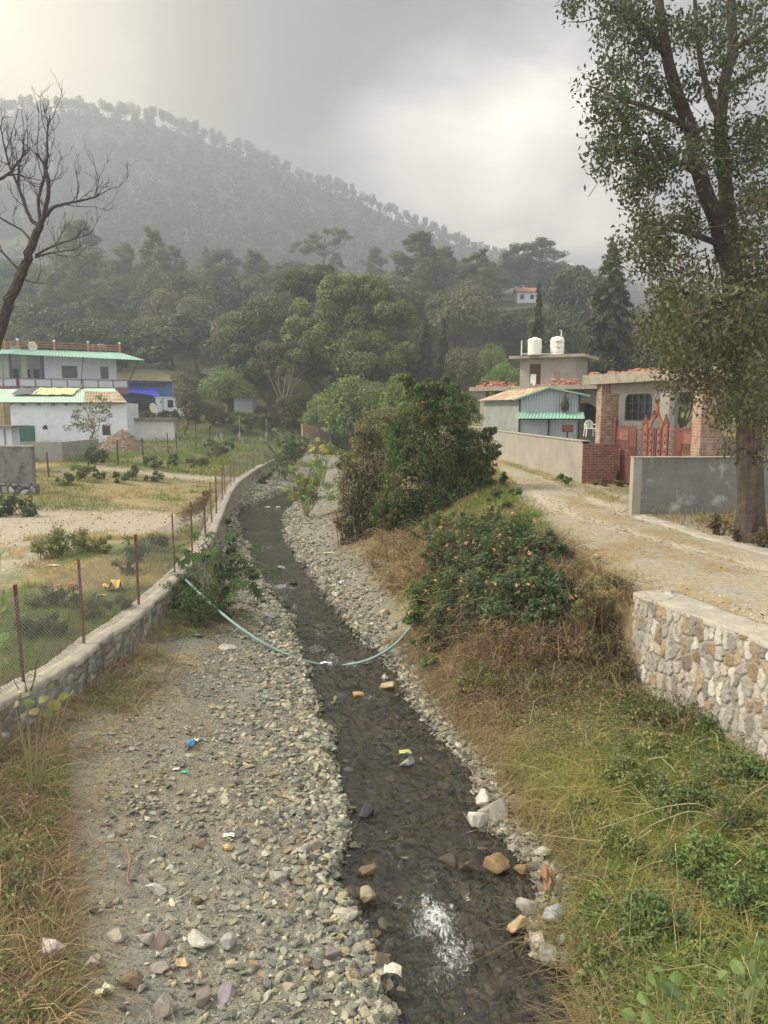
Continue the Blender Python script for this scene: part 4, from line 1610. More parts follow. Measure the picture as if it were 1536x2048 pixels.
# crest as a left and a right half so that the arch stays open
ol, orr = outer[:8], outer[7:]
il, ir = inner[3:], inner[:4]
b.prism(ol + [il[0]] + il[1:], (0, .045, 0))
b.prism(orr + ir, (0, .045, 0))
cr_ = b.build('crest', m_gate_lt, co)
b = MB(Mg)
b.tube([(xm_ + .1 * math.cos(2 * math.pi * i / 16), -.012, H + .42 + .1 * math.sin(2 * math.pi * i / 16)) for i in range(17)], .018, 6)
b.lathe([(.02, 0), (.045, .03), (.02, .06)], (xm_, -.005, H + .39), 8)
b.build('rosette', m_gate, cr_)
for s in (0, Lg):
    b = MB(Mg)
    b.box(s - .05, -.03, -.1, s + .05, .07, H + .12)
    b.lathe([(.05, 0), (.08, .06), (.02, .2)], (s, .02, H + .12), 8)
    b.build('gate_post', m_gate, GT)
b = MB(Mg)
for i in (.25, .33, .75):
    b.lathe([(.02, 0), (.06, .02), (.06, .08), (.02, .1)], (Lg * i, .02, .02), 10)
b.box(.12, -.03, .08, Lg - .12, .06, .118)
b.build('bottom_rail', m_gate, GT)

# ---- near compound wall, its end towards the road, and its stone footing
Yw = 18.5
xa = P(1265, 1000, Yw)[0]
NW = thing('near_compound_wall', 'stained grey cement compound wall behind the tall leafy tree', 'wall', (xa, Yw, 2.45))
zt_ = zat(1265, 916, Yw)
b = MB()
b.box(xa, Yw, 2.40, xa + 7.5, Yw + .23, zt_)
b.build('plaster_face', m_conc_damp, NW)
b = MB()
b.box(xa - .004, Yw - .012, 2.38, xa + .2, Yw - .002, zt_ + .004)
b.box(xa - .012, Yw - .012, 2.38, xa - .002, Yw + .24, zt_ + .004)
b.build('end_face', m_conc_warm, NW)
b = MB()
b.box(xa - .02, Yw - .03, zt_ + .002, xa + 7.5, Yw + .26, zt_ + .03)
b.build('coping', m_cope, NW)
# stone footing below, dropping to the lower ground at its foot
X0, X1 = xa - .5, xa + 7.5
topl = np.stack([np.linspace(X0, X1, 40), np.full(40, Yw - .16), np.full(40, 2.42)], 1)
V, q, C, aux = stone_sheet(topl, lambda X, Y: 0 * X + 1.45, 1, 420, 50, .30, .14, pal_grey, (.20, .19, .17), 31, depth=.05, mort_w=.16)
link('stone_footing', mesh_np('stone_footing', V, q, C, 'POINT', smooth=True), m_masonry, NW)
b = MB()
b.box(X0, Yw - .17, 2.425, X1, Yw + .3, 2.455)
b.build('footing_ledge', m_cope, NW)
# road kerb of rubble and cement from the wall foot towards the tree
kp = np.array([G(1268, 1036, 2.43)[:2], G(1330, 1052, 2.42)[:2], G(1400, 1078, 2.38)[:2], G(1470, 1098, 2.34)[:2], G(1545, 1122, 2.3)[:2], G(1700, 1180, 2.3)[:2]])
seg = np.concatenate([[0], np.cumsum(np.hypot(*np.diff(kp, axis=0).T))])
u = np.linspace(0, seg[-1], 160)
X, Y = np.interp(u, seg, kp[:, 0]), np.interp(u, seg, kp[:, 1])
tx, ty = np.gradient(X), np.gradient(Y)
ln = np.hypot(tx, ty)
V, q = coping(X, Y, zroad(Y) + .0, ty / ln * -1 * -1, -tx / ln * -1 * -1, .30, .02, .05, 81)
kb = link('stone_kerb', mesh_np('stone_kerb', V, q, None, smooth=True), m_cope, None, (X[0], Y[0], 2.4))
tag(kb, 'rough cement kerb edging the dirt road from the grey wall to the leafy tree', 'kerb')
# far boundary wall glimpsed behind the tree
b = MB()
p0, p1 = P(1440, 900, 23.5), P(1700, 900, 21.5)
Mx, Lw = frame2(p0, p1, 2.5)
b = MB(Mx)
b.box(0, 0, -.3, Lw, .22, 1.75)
tag(b.build('boundary_wall', M_plain('beige_plaster', (.46, .42, .33), (.40, .365, .29), scale=1.2, rough=.9, bump=.01, c3_=(.3, .27, .22), s3=1.0, thr=(.62, .75)), None, p0), 'plain beige boundary wall behind the leafy tree and the brick column', 'wall')
# ================================================================== LEFT SIDE
# ---- long whitewashed stone house with patched sheet roof
Yh = 68.0
zg = 1.7
A, B = pl(-60, 66.5), pl(257, 68.5)
Mx, Lw = frame2(A, B, zg)
s = lambda px: (px + 60) / 317 * Lw
zw = lambda py: zat(150, py, 67.7) - zg
LH = thing('whitewashed_house', 'long low whitewashed stone house with a patched green and rusty sheet roof', 'house', (*pl(128, 67.7), zg))
b = MB(Mx)
ops = [(s(205), zw(871), s(222), zw(851))]
b.wall(0, Lw, -.6, zw(806), 0, .45, ops)
b.poly([(Lw, .45, -.6), (Lw, 6, -.6), (Lw, 6, zw(806)), (Lw, .45, zw(806))])
b.build('wall', m_white, LH)
window(LH, Mx, s(205), zw(871), s(222), zw(851), 0, bars=1, hbars=0, frame_m=m_wood, pane_m=m_woodred, fw=.1)
b = MB(Mx)
b.box(s(39), -.06, -.2, s(70), -.004, zw(852))
do = b.build('door', M_plain('dark_green_sheet', (.025, .13, .085), (.02, .10, .065), rough=.6), LH)
b = MB(Mx)
b.box(s(39), -.08, zw(852) + .002, s(70), -.004, zw(852) + .08)
b.build('door_lintel', m_roof_green, do)
b = MB(Mx)
for px in (91,):
    b.box(s(px) - .22, -.05, zw(858), s(px) + .2, -.003, zw(853))
    b.box(s(px) - .1, -.05, zw(853) + .002, s(px) + .12, -.003, zw(850))
b.build('wall_niche', m_dark, LH)
b = MB(Mx)
b.box(s(146), -.05, zw(834), s(147.5), -.003, zw(828))
b.build('drain_hole', m_dark, LH)
ze, zr2 = zw(804), zw(776)
b = MB(Mx)
corr(b, (-.3, -.55, ze - .02), (s(177), -.55, ze - .02), (s(150), 4.2, zr2), (-.3, 4.2, zr2), .25, .02)
b.build('roof_sheet', m_roof_pale, LH)
b = MB(Mx)
for i in range(4):
    t0, t1 = i / 4, (i + 1) / 4 + .03
    xa_, xb_ = s(152 + 20 * (1 - t0)), s(219 + 43 * (1 - t0))
    f = lambda t: (-.62 + 4.8 * t, ze - .08 + (zr2 - ze) * t)
    (ya, za), (yb, zb_) = f(t0), f(t1)
    corr(b, (xa_, ya, za + .05), (xb_, ya, za + .05), (s(219 + 43 * (1 - t1)), yb, zb_ + .01), (s(152 + 20 * (1 - t1)), yb, zb_ + .01), .25, .02)
b.build('roof_sheet', m_roof_rust, LH)
b = MB(Mx)
corr(b, (s(143), 3.4, zr2 - .2), (s(222), 3.4, zr2 - .25), (s(214), 4.4, zr2 + .12), (s(150), 4.4, zr2 + .12), .25, .02)
b.build('roof_sheet', m_roof_pale, LH)
b = MB(Mx)
for px in (5, 22, 48, 78, 108, 133, 160):
    b.box(s(px), -.5, ze - .28, s(px) + .22, .0, ze - .12)
b.box(0, -.42, ze - .125, Lw - .2, -.36, ze - .06)
b.build('eave_rafters', m_wood, LH)
# sheets spread on the roof
def draped(name, label, cat, px0, py0, px1, py1, matl, seed, Yd=70.5, lift=.1):
    n, k = 14, 6
    V = []
    for j in range(k):
        for i in range(n):
            u, t = i / (n - 1), j / (k - 1)
            x = s(px0 + (px1 - px0) * u + 6 * (vn(u * 3, t * 3, 1, seed) - .5))
            tt = .42 + .55 * t
            y = -.6 + 4.8 * tt + .3 * (vn(u * 4, t * 4, 1, seed + 1) - .5)
            z = ze + (zr2 - ze) * (y + .6) / 4.8 + lift + .16 * vn(u * 7, t * 5, 1, seed + 2)
            V.append(tuple(Mx @ Vector((float(x), float(y), float(z)))))
    fs = [(j * n + i, j * n + i + 1, (j + 1) * n + i + 1, (j + 1) * n + i) for j in range(k - 1) for i in range(n - 1)]
    b = MB()
    b.add(V, fs, 0, True)
    o = b.build(name, matl, None, V[0])
    tag(o, label, cat)


draped('plastic_sheet', 'cream yellow plastic sheet spread over the roof of the whitewashed house', 'sheet', 58, 0, 142, 0, M_plain('cream_sheet', (.62, .53, .25), (.55, .47, .22), rough=.6), 3)
draped('tarpaulin', 'crumpled dark grey tarpaulin on the roof of the whitewashed house', 'tarpaulin', 17, 0, 66, 0, M_plain('dark_tarp', (.07, .07, .075), (.12, .12, .12), rough=.6, bump=.05, bscale=2), 5)

# ---- two-storey house with green awning roof and roof-top railing
z2 = 2.0
C0 = np.array(pl(47, 80.0))
E0 = np.array(pl(250, 84.5))
Mx, Lw = frame2(C0, E0, z2)
s = lambda px: (px - 47) / 203 * Lw
Y2 = 82.0
zz = lambda py: zat(150, py, Y2) - z2
DH = thing('two_storey_house', 'white two-storey house with a green sheet awning, balcony and orange roof railing', 'house', (*C0, z2))
zf, zt_ = zz(777), zz(709)
b = MB(Mx)
wz0, wz1 = zz(755), zz(730)
ops = [(s(131), wz0, s(162), wz1), (s(209), wz0, s(226), wz1)]
b.wall(s(97), s(243), 0, zt_, 1.3, .25, ops)
b.poly([(s(243), 1.55, 0), (s(243), 9, 0), (s(243), 9, zt_), (s(243), 1.55, zt_)])
b.wall(-8, s(96.6), 0, zf, 1.3, .25, [])
b.build('wall', m_white_p, DH)
window(DH, Mx, s(131), wz0, s(162), wz1, 1.3, bars=3, hbars=3, frame_m=m_wood)
window(DH, Mx, s(209), wz0, s(226), wz1, 1.3, bars=1, hbars=0, frame_m=m_woodred)
# recessed verandah with pale pillars
b = MB(Mx)
b.wall(-7, s(97), zf, zt_, 3.6, .2, [])
b.poly([(s(97), 1.56, zf), (s(97), 3.6, zf), (s(97), 3.6, zt_), (s(97), 1.56, zt_)])
b.build('verandah_wall', m_white_p, DH)
for px, w_ in ((53, .55), (20, .5), (8, .4)):
    b = MB(Mx)
    b.box(s(px), 1.35, zf + .003, s(px) + w_, 1.8, zt_ - .003)
    b.build('pillar', m_green_trim, DH)
for px in (25, 90):
    b = MB(Mx)
    b.box(s(px), 1.4, zf + .003, s(px) + .5, 1.7, zt_ - .004)
    b.build('door_jamb', m_blue_dk, DH)
for a, c in ((36, 47), (76, 88), (64, 70)):
    b = MB(Mx)
    b.box(s(a), 3.5, zf + .004, s(c), 3.59, zz(736))
    b.build('door', m_woodred, DH)
b = MB(Mx)
b.box(-8, -.3, zf - .55, s(263), 1.29, zf - .003)
b.box(-8.0, 1.291, zf - .3, s(96.5), 3.59, zf)
b.build('balcony_floor', m_pink, DH)
# balcony railing: pale slats between maroon posts, along the front and round the corner
def railing(M_, x0, x1, nseg, parent, nm='balcony_railing'):
    zr0, zr1 = zz(775), zz(758)
    b = MB(M_)
    for i in range(nseg):
        a, c = x0 + (x1 - x0) * i / nseg + .1, x0 + (x1 - x0) * (i + 1) / nseg - .1
        k = 13
        for j in range(k):
            x = a + (c - a) * (j + .5) / k
            b.box(x - .075, -.2, zr0 + .08, x + .075, -.17, zr1 - .08)
    o = b.build(nm, m_white_p, parent)
    b = MB(M_)
    for i in range(nseg + 1):
        x = x0 + (x1 - x0) * i / nseg
        b.box(x - .06, -.26, zr0, x + .06, -.14, zr1 - .1)
    b.box(x0 - .05, -.27, zr1 - .09, x1 + .05, -.13, zr1)
    b.box(x0 - .05, -.25, zr0 - .09, x1 + .05, -.15, zr0 - .002)
    b.build('maroon_rail', m_pink, o)


railing(Mx, 0, s(262), 7, DH)
Mc = Mx @ Matrix.Rotation(R_(158), 4, 'Z')
Mc2 = frame((*(np.array(pl(-60, 80.5))), z2), math.atan2(C0[1] - 80.5, C0[0] - pl(-60, 80.5)[0]))
railing(Mc2, 0, float(np.hypot(C0[1] - 80.5, C0[0] - pl(-60, 80.5)[0])) - .15, 4, DH)
# awning roof
ze_, zi_ = zz(713), zz(700)
xl_, xr2 = s(25), s(296)
b = MB(Mx)
corr(b, (xl_, -1.5, ze_), (xr2, -1.5, ze_ - .25), (s(252), 1.2, zi_), (s(56), 1.2, zi_), .35, .03)
corr(b, (xr2, -1.5, ze_ - .25), (xr2 + .6, 8, ze_ - .2), (s(252) + .6, 8, zi_), (s(252), 1.2, zi_), .35, .03)
pL = Mx.inverted() @ Vector((*pl(-60, 78.5), 0))
corr(b, (pL.x, pL.y, ze_ - .1), (xl_, -1.5, ze_), (s(56), 1.2, zi_), (pL.x - .5, pL.y + 3.2, zi_), .35, .03)
b.build('awning_roof', m_roof_green, DH)
b = MB(Mx)
b.box(s(50), 1.22, zi_ - .6, s(251), 8, zi_ - .05)
b.poly([(pL.x, pL.y + .4, zt_ - .01), (s(250), .4, zt_ - .01), (s(250), 3.4, zt_ - .01), (pL.x, pL.y + 4, zt_ - .01)])
b.build('terrace_slab', m_green_trim, DH)
b = MB(Mx)
b.box(s(34), 1.9, zi_ + .0, s(54), 3.0, zz(692))
b.build('parapet_block', m_roof_green, DH)
b = MB(Mx)
for px, xt in ((170, 172),):
    b.bar((s(px - 4), -.15, zz(770)), (s(xt), -1.45, ze_ - .05), .07)
b.build('awning_strut', m_iron, DH)
b = MB(Mx)
b.bar((s(270), 1.5, zz(757)), (s(285), -1.0, ze_ - .2), .08)
b.build('awning_strut', m_iron, DH)
# terrace railing
b = MB(Mx)
zt0, zt1 = zi_ - .02, zz(685)
pxs_ = [49, 119, 187, 252]
for px in pxs_:
    b.box(s(px) - .1, 1.35, zt0, s(px) + .1, 1.55, zt1 + .12)
for k in range(3):
    z = zt0 + (zt1 - zt0) * (.35 + .3 * k)
    b.bar((s(49), 1.45, z + .15), (s(252), 1.45, z), .07)
Lc = Mx.inverted() @ Vector((*pl(-40, 80), 0))
for t in (.3, .62):
    b.box(s(49) + (Lc.x - s(49)) * t - .1, 1.4 + (Lc.y + 2 - 1.4) * t - .1, zt0, s(49) + (Lc.x - s(49)) * t + .1, 1.4 + (Lc.y + 2 - 1.4) * t + .1, zt1 + .1)
for k in range(3):
    z = zt0 + (zt1 - zt0) * (.35 + .3 * k)
    b.bar((s(49), 1.45, z + .15), (Lc.x, Lc.y + 2, z - .5), .07)
rl = b.build('terrace_railing', m_rail, DH)
b = MB(Mx)
for px in pxs_:
    b.lathe([(.05, 0), (.13, .08), (.13, .16), (.05, .25)], (s(px), 1.45, zt1 + .12), 10)
b.build('post_finial', m_white_p, rl)
p = Mx @ Vector((s(76), 1.9, 0))
z0 = z2 + zi_
b = MB()
Td = Matrix.Translation((p.x, p.y, z2 + zz(692))) @ Matrix.Rotation(R_(75), 4, 'X') @ Matrix.Rotation(R_(55), 4, 'Y')
q = MB(Td)
q.lathe([(.02, -.08), (.25, -.05), (.45, .04), (.55, .12)], (0, 0, 0), 16)
q.bar((0, 0, -.08), (0, -.4, -.5), .06)
tag(q.build('satellite_dish', m_plastic, None, (p.x, p.y, z0)), 'white satellite dish on the roof terrace behind the orange railing', 'satellite dish')
p = Mx @ Vector((s(215), 2.6, 0))
q = MB()
q.lathe([(.62, 0), (.62, .1), (.60, .35), (.62, .6), (.6, .85), (.45, 1.0), (.2, 1.05)], (p.x, p.y, z0 - .05), 20)
tag(q.build('water_tank', m_conc_dark, None, (p.x, p.y, z0)), 'squat grey water tank on the roof terrace behind the orange railing', 'water tank')
p = Mx @ Vector((s(203), 2.4, 0))
q = MB()
q.lathe([(.42, 0), (.42, .5), (.40, .8), (.2, .9)], (p.x, p.y, z0 - .05), 16)
tag(q.build('barrel', m_woodred, None, (p.x, p.y, z0)), 'small dark brown barrel beside the squat grey tank on the roof terrace', 'barrel')

# ---- blue house behind with a mossy roof and blue tarpaulin
zb = 2.2
Mx, Lw = frame2(pl(238, 100), pl(384, 103), zb)
s = lambda px: (px - 238) / 146 * Lw
zz = lambda py: zat(310, py, 101.5) - zb
BH = thing('blue_house', 'blue-painted house with a mossy brown roof beside the two-storey house', 'house', (*pl(310, 101.5), zb))
b = MB(Mx)
b.wall(0, s(352), -.5, zz(762), 0, .3, [])
b.poly([(s(352), .3, -.5), (s(352), 7, -.5), (s(352), 7, zz(762)), (s(352), .3, zz(762))])
b.build('wall', m_blue, BH)
for i in range(9):
    x = s(266 + i * 7.6)
    f = MB(Mx)
    f.box(x, -.05, zz(774), x + .42, -.004, zz(766))
    fo = f.build('window', m_woodred, BH)
b = MB(Mx)
for z in (763.5, 778):
    b.box(0, -.09, zz(z) - .06, s(351), -.052, zz(z) + .06)
b.build('string_course', M_plain('light_blue_paint', (.08, .25, .55), (.07, .2, .45)), BH)
b = MB(Mx)
corr(b, (-.8, -1.0, zz(761)), (s(381), -1.0, zz(761) - .1), (s(342), 4.5, zz(734)), (-.8, 4.5, zz(734)), .4, .03)
b.build('roof_sheet', m_roof_olive, BH)
b = MB(Mx)
b.box(-.8, -.98, zz(763.5), s(379), -.9, zz(761) - .12)
b.build('fascia', m_pink, BH)
n, k = 16, 8
V = []
for j in range(k):
    for i in range(n):
        u, t = i / (n - 1), j / (k - 1)
        x = s(236 + 78 * u + 14 * t * u)
        y = -.1 - 5.5 * t
        z = zz(777) - (zz(777) - zz(797)) * t * (.3 + .7 * u) - .5 * math.sin(math.pi * t) * (1 - .4 * u) + .15 * vn(u * 3, t * 3, 1, 91)
        V.append((x, y, float(z)))
b = MB(Mx)
b.add(V, [(j * n + i, j * n + i + 1, (j + 1) * n + i + 1, (j + 1) * n + i) for j in range(k - 1) for i in range(n - 1)], 0, True)
tag(b.build('tarpaulin', m_tarp, None, tuple(Mx @ Vector(V[0]))), 'bright blue tarpaulin awning sagging in front of the blue house', 'tarpaulin')

# ---- small white annexe below it
def shed_box(name, label, cat, px0, px1, Y, ytop, ybot, depth, matl, roofm, over=.25, rt=.2, slope=0, parts=(), Y1=None):
    z0 = zat((px0 + px1) / 2, ybot, Y)
    Mx, Lw = frame2(pl(px0, Y), pl(px1, Y1 or Y), z0)
    h = zat((px0 + px1) / 2, ytop, Y) - z0
    T = thing(name, label, cat, (*pl((px0 + px1) / 2, Y), z0))
    b = MB(Mx)
    b.box(0, 0, -1.0, Lw, depth, h)
    b.build('wall', matl, T)
    b = MB(Mx)
    b.prism([(-over, -over, h + .003), (Lw + over, -over, h + .003), (Lw + over, depth + over, h + .003 + slope), (-over, depth + over, h + .003 + slope)], (0, 0, rt))
    b.build('roof', roofm, T)
    for nm, a, c, za, zb_, mm in parts:
        b = MB(Mx)
        b.box((a - px0) / (px1 - px0) * Lw, -.05, zat(px0, za, Y) - z0, (c - px0) / (px1 - px0) * Lw, -.004, zat(px0, zb_, Y) - z0)
        b.build(nm, mm, T)
    return T, Mx, Lw, h


shed_box('white_annexe', 'small white annexe with a dark window below the blue house', 'building', 315, 372, 86, 796, 826, 4, m_white_p, m_white_dirty, .1, .12, parts=(('window', 339, 350, 815, 800, m_glass), ('wall_niche', 325, 327.5, 806, 802, m_dark), ('downpipe', 329.5, 330.3, 825, 797, m_iron)))
T, Mx, Lw, h = shed_box('flat_roofed_shed', 'stained white flat-roofed shed beside the whitewashed house', 'shed', 257, 350, 72, 841, 884, 4, m_white_dirty, m_conc_dark, .35, .22, Y1=73)
p = Mx @ Vector((Lw * .55, .7, h + .22))
Td = Matrix.Translation((p.x, p.y, p.z + .95)) @ Matrix.Rotation(R_(62), 4, 'Z') @ Matrix.Rotation(R_(75), 4, 'X')
q = MB(Td)
q.lathe([(.05, -.12), (.22, -.09), (.4, -.02), (.52, .08)], (0, 0, 0), 20)
q.bar((0, 0, -.1), (.0, -.5, .5), .03)
DS = thing('satellite_dish', 'cream satellite dish on the flat roof of the stained white shed', 'satellite dish', p)
q.build('reflector', m_dishm, DS)
q = MB()
q.bar((p.x, p.y + .1, p.z), (p.x, p.y + .06, p.z + .95), .06)
q.build('pole', m_iron, DS)
# hut with dark green roof
T, Mx, Lw, h = shed_box('green_roofed_hut', 'small white hut with a dark green pitched roof under the big tree', 'hut', 470, 507, 98, 796, 822, 4, m_white_p, m_dark, .05, .05)
b = MB(Mx)
corr(b, (-1.6, -.8, h + .06), (Lw + .5, -.8, h + .06), (Lw + .2, 1.8, h + 1.7), (0.9, 1.8, h + 1.2), .3, .03)
b.build('roof_sheet', M_plain('dark_green_roof', (.035, .09, .06), (.03, .07, .045), rough=.6), T)
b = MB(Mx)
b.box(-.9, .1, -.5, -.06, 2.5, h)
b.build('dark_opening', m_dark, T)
# cream-roofed house mostly hidden by trees
z0 = zat(430, 800, 122)
Mx, Lw = frame2(pl(383, 122), pl(528, 118), z0)
CRH = thing('cream_roofed_house', 'house with pale cream roofs almost hidden by the trees behind the blue house', 'house', (*pl(440, 120), z0))
s = lambda px: (px - 383) / 145 * Lw
zz = lambda py: zat(440, py, 121) - z0
b = MB(Mx)
b.box(0.5, 1, -3, Lw - 1, 4, zz(775))
b.build('wall', m_white_dirty, CRH)
m_cream = M_plain('cream_roof', (.52, .46, .34), (.46, .40, .29), scale=.6, rough=.8)
b = MB(Mx)
corr(b, (-.8, -.5, zz(769)), (s(440), -.5, zz(769)), (s(430), 5, zz(731)), (s(386), 5, zz(731)), .4, .03)
b.build('roof_sheet', m_cream, CRH)
b = MB(Mx)
corr(b, (s(455), -.5, zz(770)), (Lw + .5, -.5, zz(770)), (s(505), 5, zz(748)), (s(470), 5, zz(748)), .4, .03)
b.build('roof_sheet', m_cream, CRH)

# ---- concrete wall at the left edge, on a stone base
Y = 33.0
z0, zb_, z1 = zat(30, 1002, Y), zat(30, 968, Y), zat(30, 894, Y)
xr_ = P(66, 950, Y)[0]
CW = thing('concrete_wall', 'blackened concrete wall on a rough stone base at the edge of the field', 'wall', (xr_, Y, z0))
b = MB()
b.box(xr_ - 5, Y, zb_, xr_, Y + .3, z1)
b.build('concrete_panel', m_conc_dark, CW)
b = MB()
b.box(xr_ - 5, Y - .03, z1 + .003, xr_ + .04, Y + .33, z1 + .07)
b.build('coping', m_cope, CW)
topl = np.stack([np.linspace(xr_ - 5, xr_ + .15, 30), np.full(30, Y - .1), np.full(30, zb_ + .05)], 1)
V, q, C, aux = stone_sheet(topl, lambda X, Y: 0 * X + z0 - .4, 1, 200, 50, .42, .30, [(.22, .21, .19), (.15, .145, .13), (.5, .5, .48), (.18, .17, .15)], (.07, .068, .06), 41, depth=.1, mort_w=.2)
link('stone_base', mesh_np('stone_base', V, q, C, 'POINT', smooth=True), m_masonry, CW)
b = MB()
b.box(xr_ - 5, Y + .02, z0 - .4, xr_ + .14, Y + .28, zb_ - .003)
b.build('wall_core', m_conc_dark, CW)
# grey plastered enclosure behind it
Y = 46.0
xa_, xb_ = P(20, 900, Y)[0], P(124, 900, Y)[0]
z0, z1 = zat(60, 930, Y), zat(60, 884, Y)
b = MB()
b.box(xa_, Y, z0 - .5, xb_, Y + .25, z1)
b.box(xb_ - .25, Y + .251, z0 - .5, xb_, Y + 6, z1 - .003)
tag(b.build('enclosure_wall', m_conc, None, (xb_, Y, z0)), 'low grey plastered enclosure wall in front of the green door', 'wall')
# small pale shed behind the concrete wall
shed_box('pale_shed', 'small pale shed with a thin dark flat roof peeping over the concrete wall', 'shed', -40, 25, 40, 855, 900, .9, M_plain('pale_blue_wash', (.55, .60, .62), (.48, .53, .55)), m_conc_dark, .35, .1, parts=(('downpipe', 11.5, 12.6, 894, 858, m_iron),))
# brick pier piece at the far left edge
b = MB()
p = P(0, 820, 55)
b.box(p[0] - 1.2, 55, 1.5, p[0] + .25, 56, zat(0, 806, 55))
tag(b.build('brick_pier', M_brick('yellow_brick', (.45, .34, .18), (.38, .28, .15), (.3, .25, .2)), None, (p[0], 55, 1.5)), 'pale yellow brick pier at the edge beside the whitewashed house', 'pier')

# ---- ruined brick hut beyond the bend, fence end pier
Y = 74.0
z0 = zat(630, 892, Y)
Mx, Lw = frame2(pl(606, Y), pl(664, Y + 3), z0)
s = lambda px: (px - 606) / 58 * Lw
zz = lambda py: zat(635, py, Y + 1) - z0
RH = thing('brick_ruin', 'roofless red brick hut half fallen down beyond the bend of the stream', 'ruin', (*pl(635, Y), z0))
b = MB(Mx)
b.prism([(0, 0, -1), (s(648), 0, -1), (s(648), 0, zz(862)), (s(640), 0, zz(857)), (s(630), 0, zz(850)), (0, 0, zz(848))], (0, .25, 0))
b.build('brick_wall', m_brick, RH)
b = MB(Mx)
b.prism([(s(648) + .01, 0.02, -1), (s(664), 0.02, -1), (s(664), 0.02, zz(858)), (s(648) + .01, 0.02, zz(864))], (0, .22, 0))
b.box(s(662), .25, -1, s(664), 4, zz(856))
b.build('plaster_wall', m_conc, RH)
b = MB(Mx)
for i in range(14):
    x = s(628) + (s(656) - s(628)) * random.random()
    b.bar((x, .3 + random.random() * 2, zz(862)), (x + random.uniform(-1.2, 1.2), 1 + random.random() * 2, zz(850) + random.uniform(-.2, .4)), .07)
b.build('fallen_timber', m_wood, RH)
b = MB()
p = G(686, 893, 1.0)
b.box(p[0] - .25, p[1], -.2, p[0] + .25, p[1] + .5, zat(686, 866, p[1]))
tag(b.build('brick_pier', M_brick('pinkish_brick', (.40, .22, .16), (.34, .18, .13), (.36, .30, .26)), None, tuple(p)), 'pinkish brick pier at the far end of the streamside wall', 'pier')
b = MB()
pA, pB = P(600, 890, 70), P(690, 893, 66)
Mx, Lw = frame2(pA, pB, .2)
b = MB(Mx)
b.box(0, 0, -.4, Lw, .4, .95)
tag(b.build('end_wall', m_conc, None, tuple(pA)), 'grey wall closing the stream bed in front of the brick ruin', 'wall')

# ---- second wire fence across the field
FF = thing('field_fence', 'thin wire fence on dark posts crossing the field in front of the white shed', 'fence', (*pl(340, 58), 2.0))
fp = []
for px, py, top_ in ((98, 955, 905), (178, 938, 898), (236, 930, 880), (287, 920, 876), (337, 908, 866), (354, 905, 866), (393, 898, 846), (420, 890, 850)):
    p = gp(px, py, 2.0)
    b = MB()
    zt1 = zat(px, top_, p[1])
    b.bar((p[0], p[1], p[2] - .2), (p[0] + random.uniform(-.05, .05), p[1], zt1), .06)
    b.build('post', m_iron if px > 100 else m_post, FF)
    fp.append((p[0], p[1]))
fp = np.array(fp)
pa = np.stack([np.interp(np.linspace(0, 1, 60), np.linspace(0, 1, len(fp)), fp[:, i]) for i in (0, 1)], 1)
diamond_net(pa[20:], 2.0, 3.1, .14, .006).build('wire_mesh', m_wire, FF)
# pale concrete stub posts of a third fence
for i, (px, py, top_) in enumerate(((433, 892, 866), (479, 882, 830), (443, 882, 886 - 20), (485, 886, 879 - 1), (522, 884, 873), (533, 882, 838), (372, 850, 822), (420, 893, 888))):
    p = gp(px, py, 2.0)
    b = MB()
    h_ = max(.5, zat(px, top_, p[1]) - p[2])
    b.box(p[0] - .13, p[1] - .1, p[2] - .3, p[0] + .13, p[1] + .1, p[2] + min(h_, .85))
    if h_ > .9:
        b.bar((p[0], p[1] + .13, p[2]), (p[0], p[1] + .13, p[2] + h_), .07)
    tag(b.build('fence_stub', m_cope, None, tuple(p)), 'pale concrete fence stub standing in the weeds beyond the field', 'post', 'concrete fence stubs in the weeds')

# ---- houses on the wooded hillside and the far spur
def far_house(name, label, px0, px1, Y, yeave, ybase, roofh, wallm, roofm, depth=6):
    pm = (px0 + px1) / 2
    if Y > 300:      # stands on the mountain
        tt = np.linspace(0, 1, 200)
        pts = np.array([mount_pt(pm, t_) for t_ in tt])
        vy = CY - F * ((pts[:, 2] - CAMZ) * cp + pts[:, 1] * sp) / (pts[:, 1] * cp - (pts[:, 2] - CAMZ) * sp)
        Y = float(pts[np.argmax(vy <= ybase), 1]) if (vy <= ybase).any() else float(pts[-1, 1])
    else:            # stands on the wooded hillside
        yy = np.arange(100, 238, .5)
        r_ = ray(pm, ybase)
        zl = CAMZ + yy * r_[2] / r_[1]
        hit = gz(yy * r_[0] / r_[1], yy) >= zl
        Y = float(yy[np.argmax(hit)]) if hit.any() else Y
    print(name, pm, Y)
    z0 = zat((px0 + px1) / 2, ybase, Y)
    Mx, Lw = frame2(pl(px0, Y), pl(px1, Y), z0)
    h = zat((px0 + px1) / 2, yeave, Y) - z0
    T = thing(name, label, 'house', (*pl((px0 + px1) / 2, Y), z0))
    b = MB(Mx)
    b.box(0, 0, -4, Lw, depth, h)
    b.build('wall', wallm, T)
    b = MB(Mx)
    b.poly([(-.5, -.6, h + .02), (Lw + .5, -.6, h + .02), (Lw + .2, depth / 2, h + roofh), (-.2, depth / 2, h + roofh)])
    b.poly([(-.5, depth + .6, h + .02), (-.2, depth / 2, h + roofh), (Lw + .2, depth / 2, h + roofh), (Lw + .5, depth + .6, h + .02)])
    b.build('roof', roofm, T)
    nw = max(2, int(Lw / 2.5))
    for i in range(nw):
        x = Lw * (i + .5) / nw
        b = MB(Mx)
        b.box(x - .5, -.06, h * .35, x + .5, -.004, h * .75)
        b.build('window', m_dark, T)


